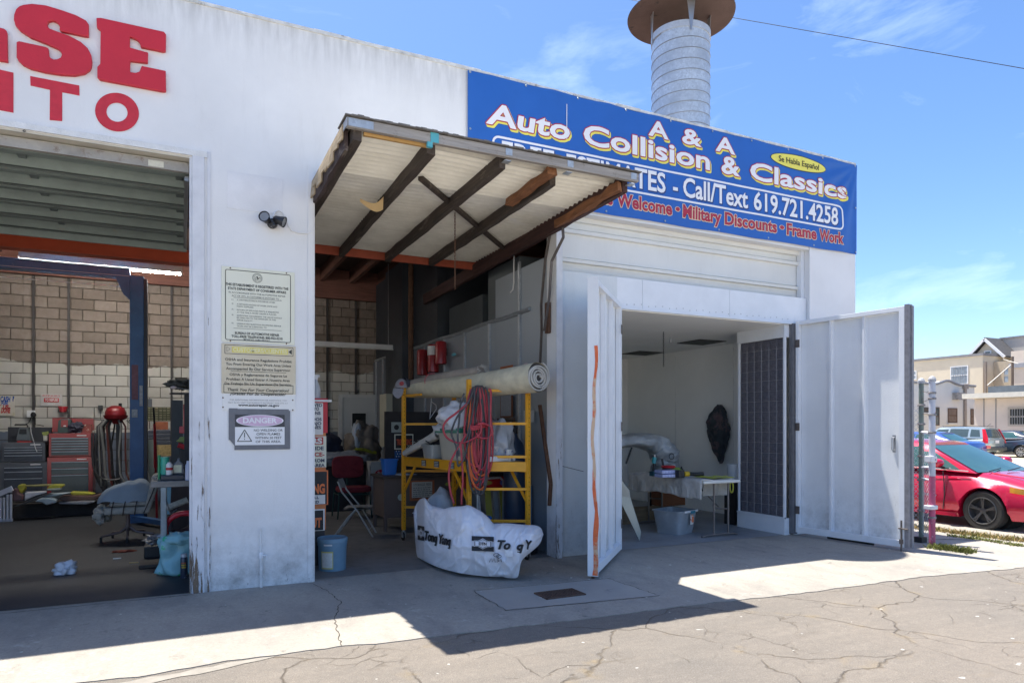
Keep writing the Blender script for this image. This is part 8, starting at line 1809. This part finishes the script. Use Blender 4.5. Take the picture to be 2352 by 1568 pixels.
# tall pale block at the right edge
XR = 60
tbk = thing('pale_block', 'tall pale pink stucco block at the right edge of the skyline', 'building', (XR,10,0))
a = rX((1418,310),XR); a2 = rX((1305,172),XR+8)
part('wall', boxm((XR,a.y-22,0),(XR+12,a.y,a.z)), stucco('pink_stucco',(.60,.52,.44)), tbk); part('ledge', boxm((XR-.15,a.y-22,a.z-1.35),(XR,a.y+.1,a.z-1.0)), mat('ledge_grey',(.30,.31,.34),.8), tbk)
part('upper_wall', boxm((XR+8,a2.y-25,0),(XR+18,a2.y,a2.z)), stucco('grey_stucco',(.42,.40,.37)), tbk); part('upper_edge', boxm((XR+7.9,a2.y-25,a2.z),(XR+18,a2.y+.1,a2.z+.15)), M_TRM, tbk)
win(tbk, XR, (1345,510),(1390,660), M_WGL, False, .06, mat('frame_tan',(.4,.34,.26)))
# white single storey building with curved parapet
YW = 22.5
wb_ = thing('white_bungalow', 'low white stucco building with curved grey capped parapet', 'building', (48,YW,0))
def rY(p): return PY(*r4(*p), YW)
top_ = [(200,668),(350,668),(455,682),(560,685),(610,668),(650,652),(685,648),(720,655),(770,680),(820,697),(1000,712)]
TP = [rY(p) for p in top_]; 
def w5(dz): return [p+up*dz for p in TP]
body = TP+[Vector((TP[-1].x,YW,0)),Vector((TP[0].x,YW,0))]
part('wall', MB().prism(body, (0,9,0)), M_WST, wb_)
part('parapet_cap', MB().tube([p+Vector((0,-.05,.02)) for p in TP], .09, 6), mat('cap_slate',(.16,.17,.20),.8), wb_)
def winY(b, p0, p1, nm='window', m=M_GLASS, sill=True, mf=mat('frame_brown_dark',(.10,.06,.045),.6)):
    A_ = rY(p0); B_ = rY(p1); w_ = part(nm, MB().box((A_.x-.06,YW-.05,B_.z-.06),(A_.x,YW-.01,A_.z+.06)).box((B_.x,YW-.05,B_.z-.06),(B_.x+.06,YW-.01,A_.z+.06)).box((A_.x,YW-.05,A_.z),(B_.x,YW-.01,A_.z+.06)).box((A_.x,YW-.05,B_.z-.06),(B_.x,YW-.01,B_.z)).box((A_.x,YW-.045,(A_.z+B_.z)/2-.04),(B_.x,YW-.015,(A_.z+B_.z)/2+.04)), mf, b)
    part('pane', boxm((A_.x,YW-.03,B_.z),(B_.x,YW-.011,A_.z)), m, w_)
    if sill: part('sill', boxm((A_.x-.15,YW-.15,B_.z-.18),(B_.x+.15,YW,B_.z-.07)), M_WST, w_)
M_BRG = mat('brown_glass',(.14,.10,.08),.3,var=.4,scale=3)
winY(wb_, (697,970),(790,1120), m=M_BRG); winY(wb_, (545,960),(585,1150), 'door', m=M_GLASS, sill=False); winY(wb_, (365,960),(465,1000)); winY(wb_, (365,1020),(395,1140)); winY(wb_, (958,978),(978,1140), 'door', M_BRG, False)
a = rY((880,740)); part('drain_pipe', MB().box((a.x-.10,YW-.14,0),(a.x+.10,YW-.02,a.z)).box((a.x-.22,YW-.2,a.z),(a.x+.22,YW-.02,a.z+.35)), mat('pipe_taupe',(.30,.26,.23),.7), wb_)
a = rY((785,825)); part('wall_vent', boxm((a.x-.4,YW-.4,a.z-.25),(a.x+.4,YW-.01,a.z+.25)), mat('vent_grey',(.28,.27,.26),.7,var=.5,scale=6), wb_)
# grey pink building on the right with overhanging band
XG = 45.5
gb_ = thing('grey_shopfront', 'single storey pinkish grey building with dark parapet at the right', 'building', (XG,12,0))
a = rX((1000,712),XG); y_ = a.y; zt_g = rX((1300,715),XG).z
zb1 = rX((985,800),XG).z; zb2_ = rX((985,858),XG).z; 
part('wall', boxm((XG,y_-16,0),(XG+9,y_,zb2_)), M_GST, gb_); part('parapet', boxm((XG+.9,y_-16,zb1+.02),(XG+8,y_-.3,a.z)), mat('slate_parapet',(.10,.12,.14),.8,var=.2), gb_)
part('white_band', boxm((XG-.9,y_-16,zb2_+.02),(XG+9,y_+.25,zb1)), mat('band_cream',(.60,.57,.50),.7,var=.1), gb_)
for xx in (1108,1245): p = rX((xx,1000),XG); part('joint', boxm((XG-.02,p.y-.03,0),(XG-.002,p.y+.03,zb2_)), M_TRM, gb_)
win(gb_, XG, (1412,972),(1620,1145), mat('night_glass',(.02,.022,.025),.2), True, .12, mat('frame_taupe',(.34,.31,.28),.7))
solo('utility_pole', MB().tube([rX((1435,720),58.5)*1.0,rX((1435,370),58.5)], .10, 8), mat('pole_wood',(.16,.12,.09),.8), 'thin wooden pole standing before the pale pink block', 'pole')
solo('service_wire', MB().tube([rX((1415,465),58),rX((1145,700),52)], .035, 5).tube([rX((1330,400),58),rX((1500,450),58)], .03, 5), mat('wire_pale',(.55,.52,.46),.6), 'pale overhead service wire slanting down to the low roof', 'cable')

# ================================================================== WEEDS, KERB, LITTER AT THE RIGHT
def tufts(pts, n, h, spread, seed, m_, nm, lb=None):
    random.seed(seed); mb = MB()
    for i in range(n):
        k = random.random()*(len(pts)-1); j = int(k); a_ = pts[j]; b_ = pts[j+1]; f_ = k-j
        x = a_[0]+(b_[0]-a_[0])*f_+random.gauss(0,spread); y = a_[1]+(b_[1]-a_[1])*f_+random.gauss(0,spread*.6); an = random.uniform(0,6.28); hh = h*random.uniform(.3,1); w_ = random.uniform(.004,.012)
        dx = cos(an)*w_; dy = sin(an)*w_; lx_ = random.uniform(-.04,.04); ly_ = random.uniform(-.04,.04)
        mb.add([(x-dx,y-dy,0),(x+dx,y+dy,0),(x+lx_+dx*.7,y+ly_+dy*.7,hh*.7),(x+lx_*1.6,y+ly_*1.6,hh)], [(0,1,2,3)])
    return solo(nm, mb, m_, kind='stuff')
M_WEED = mat('weed_green',(.13,.14,.03),.9,var=.5,scale=8); M_DRY = mat('dry_weed',(.34,.25,.10),.9,var=.3,scale=8)
w0 = [PG(*r5) for r5 in ((2140,1258),(2180,1262),(2230,1270))]
tufts([(p.x,p.y) for p in w0], 700, .09, .05, 1, M_WEED, 'weeds')
w1_ = [(11.0,2.4),(11.02,.6),(11.05,-.2),(11.1,-1.0),(11.2,-1.8),(11.5,-2.6)]
tufts(w1_, 2600, .08, .06, 2, M_DRY, 'dry_grass'); tufts(w1_, 700, .10, .06, 5, M_WEED, 'weeds')
tufts([(p.x,p.y) for p in (PG(2180,1230),PG(2260,1240),PG(2352,1255))], 500, .05, .04, 3, M_WEED, 'weeds')
solo('court_joint', groove([(9.6,-1.0),(10.4,-1.3),(11.4,-2.0)], .02, .004), M_CRACK, kind='structure')
random.seed(31); lt = MB()
for i in range(90):
    x = random.uniform(-3,10); y = random.uniform(-5,-.2); s_ = random.uniform(.004,.012)
    lt.obox((x,y,.0 if y>-2.3 else -.010),(s_*2,s_*1.5,.008),random.uniform(0,3))
solo('grit', lt, mat('pale_grit',(.50,.48,.43),.9,var=.4,scale=3), kind='stuff')
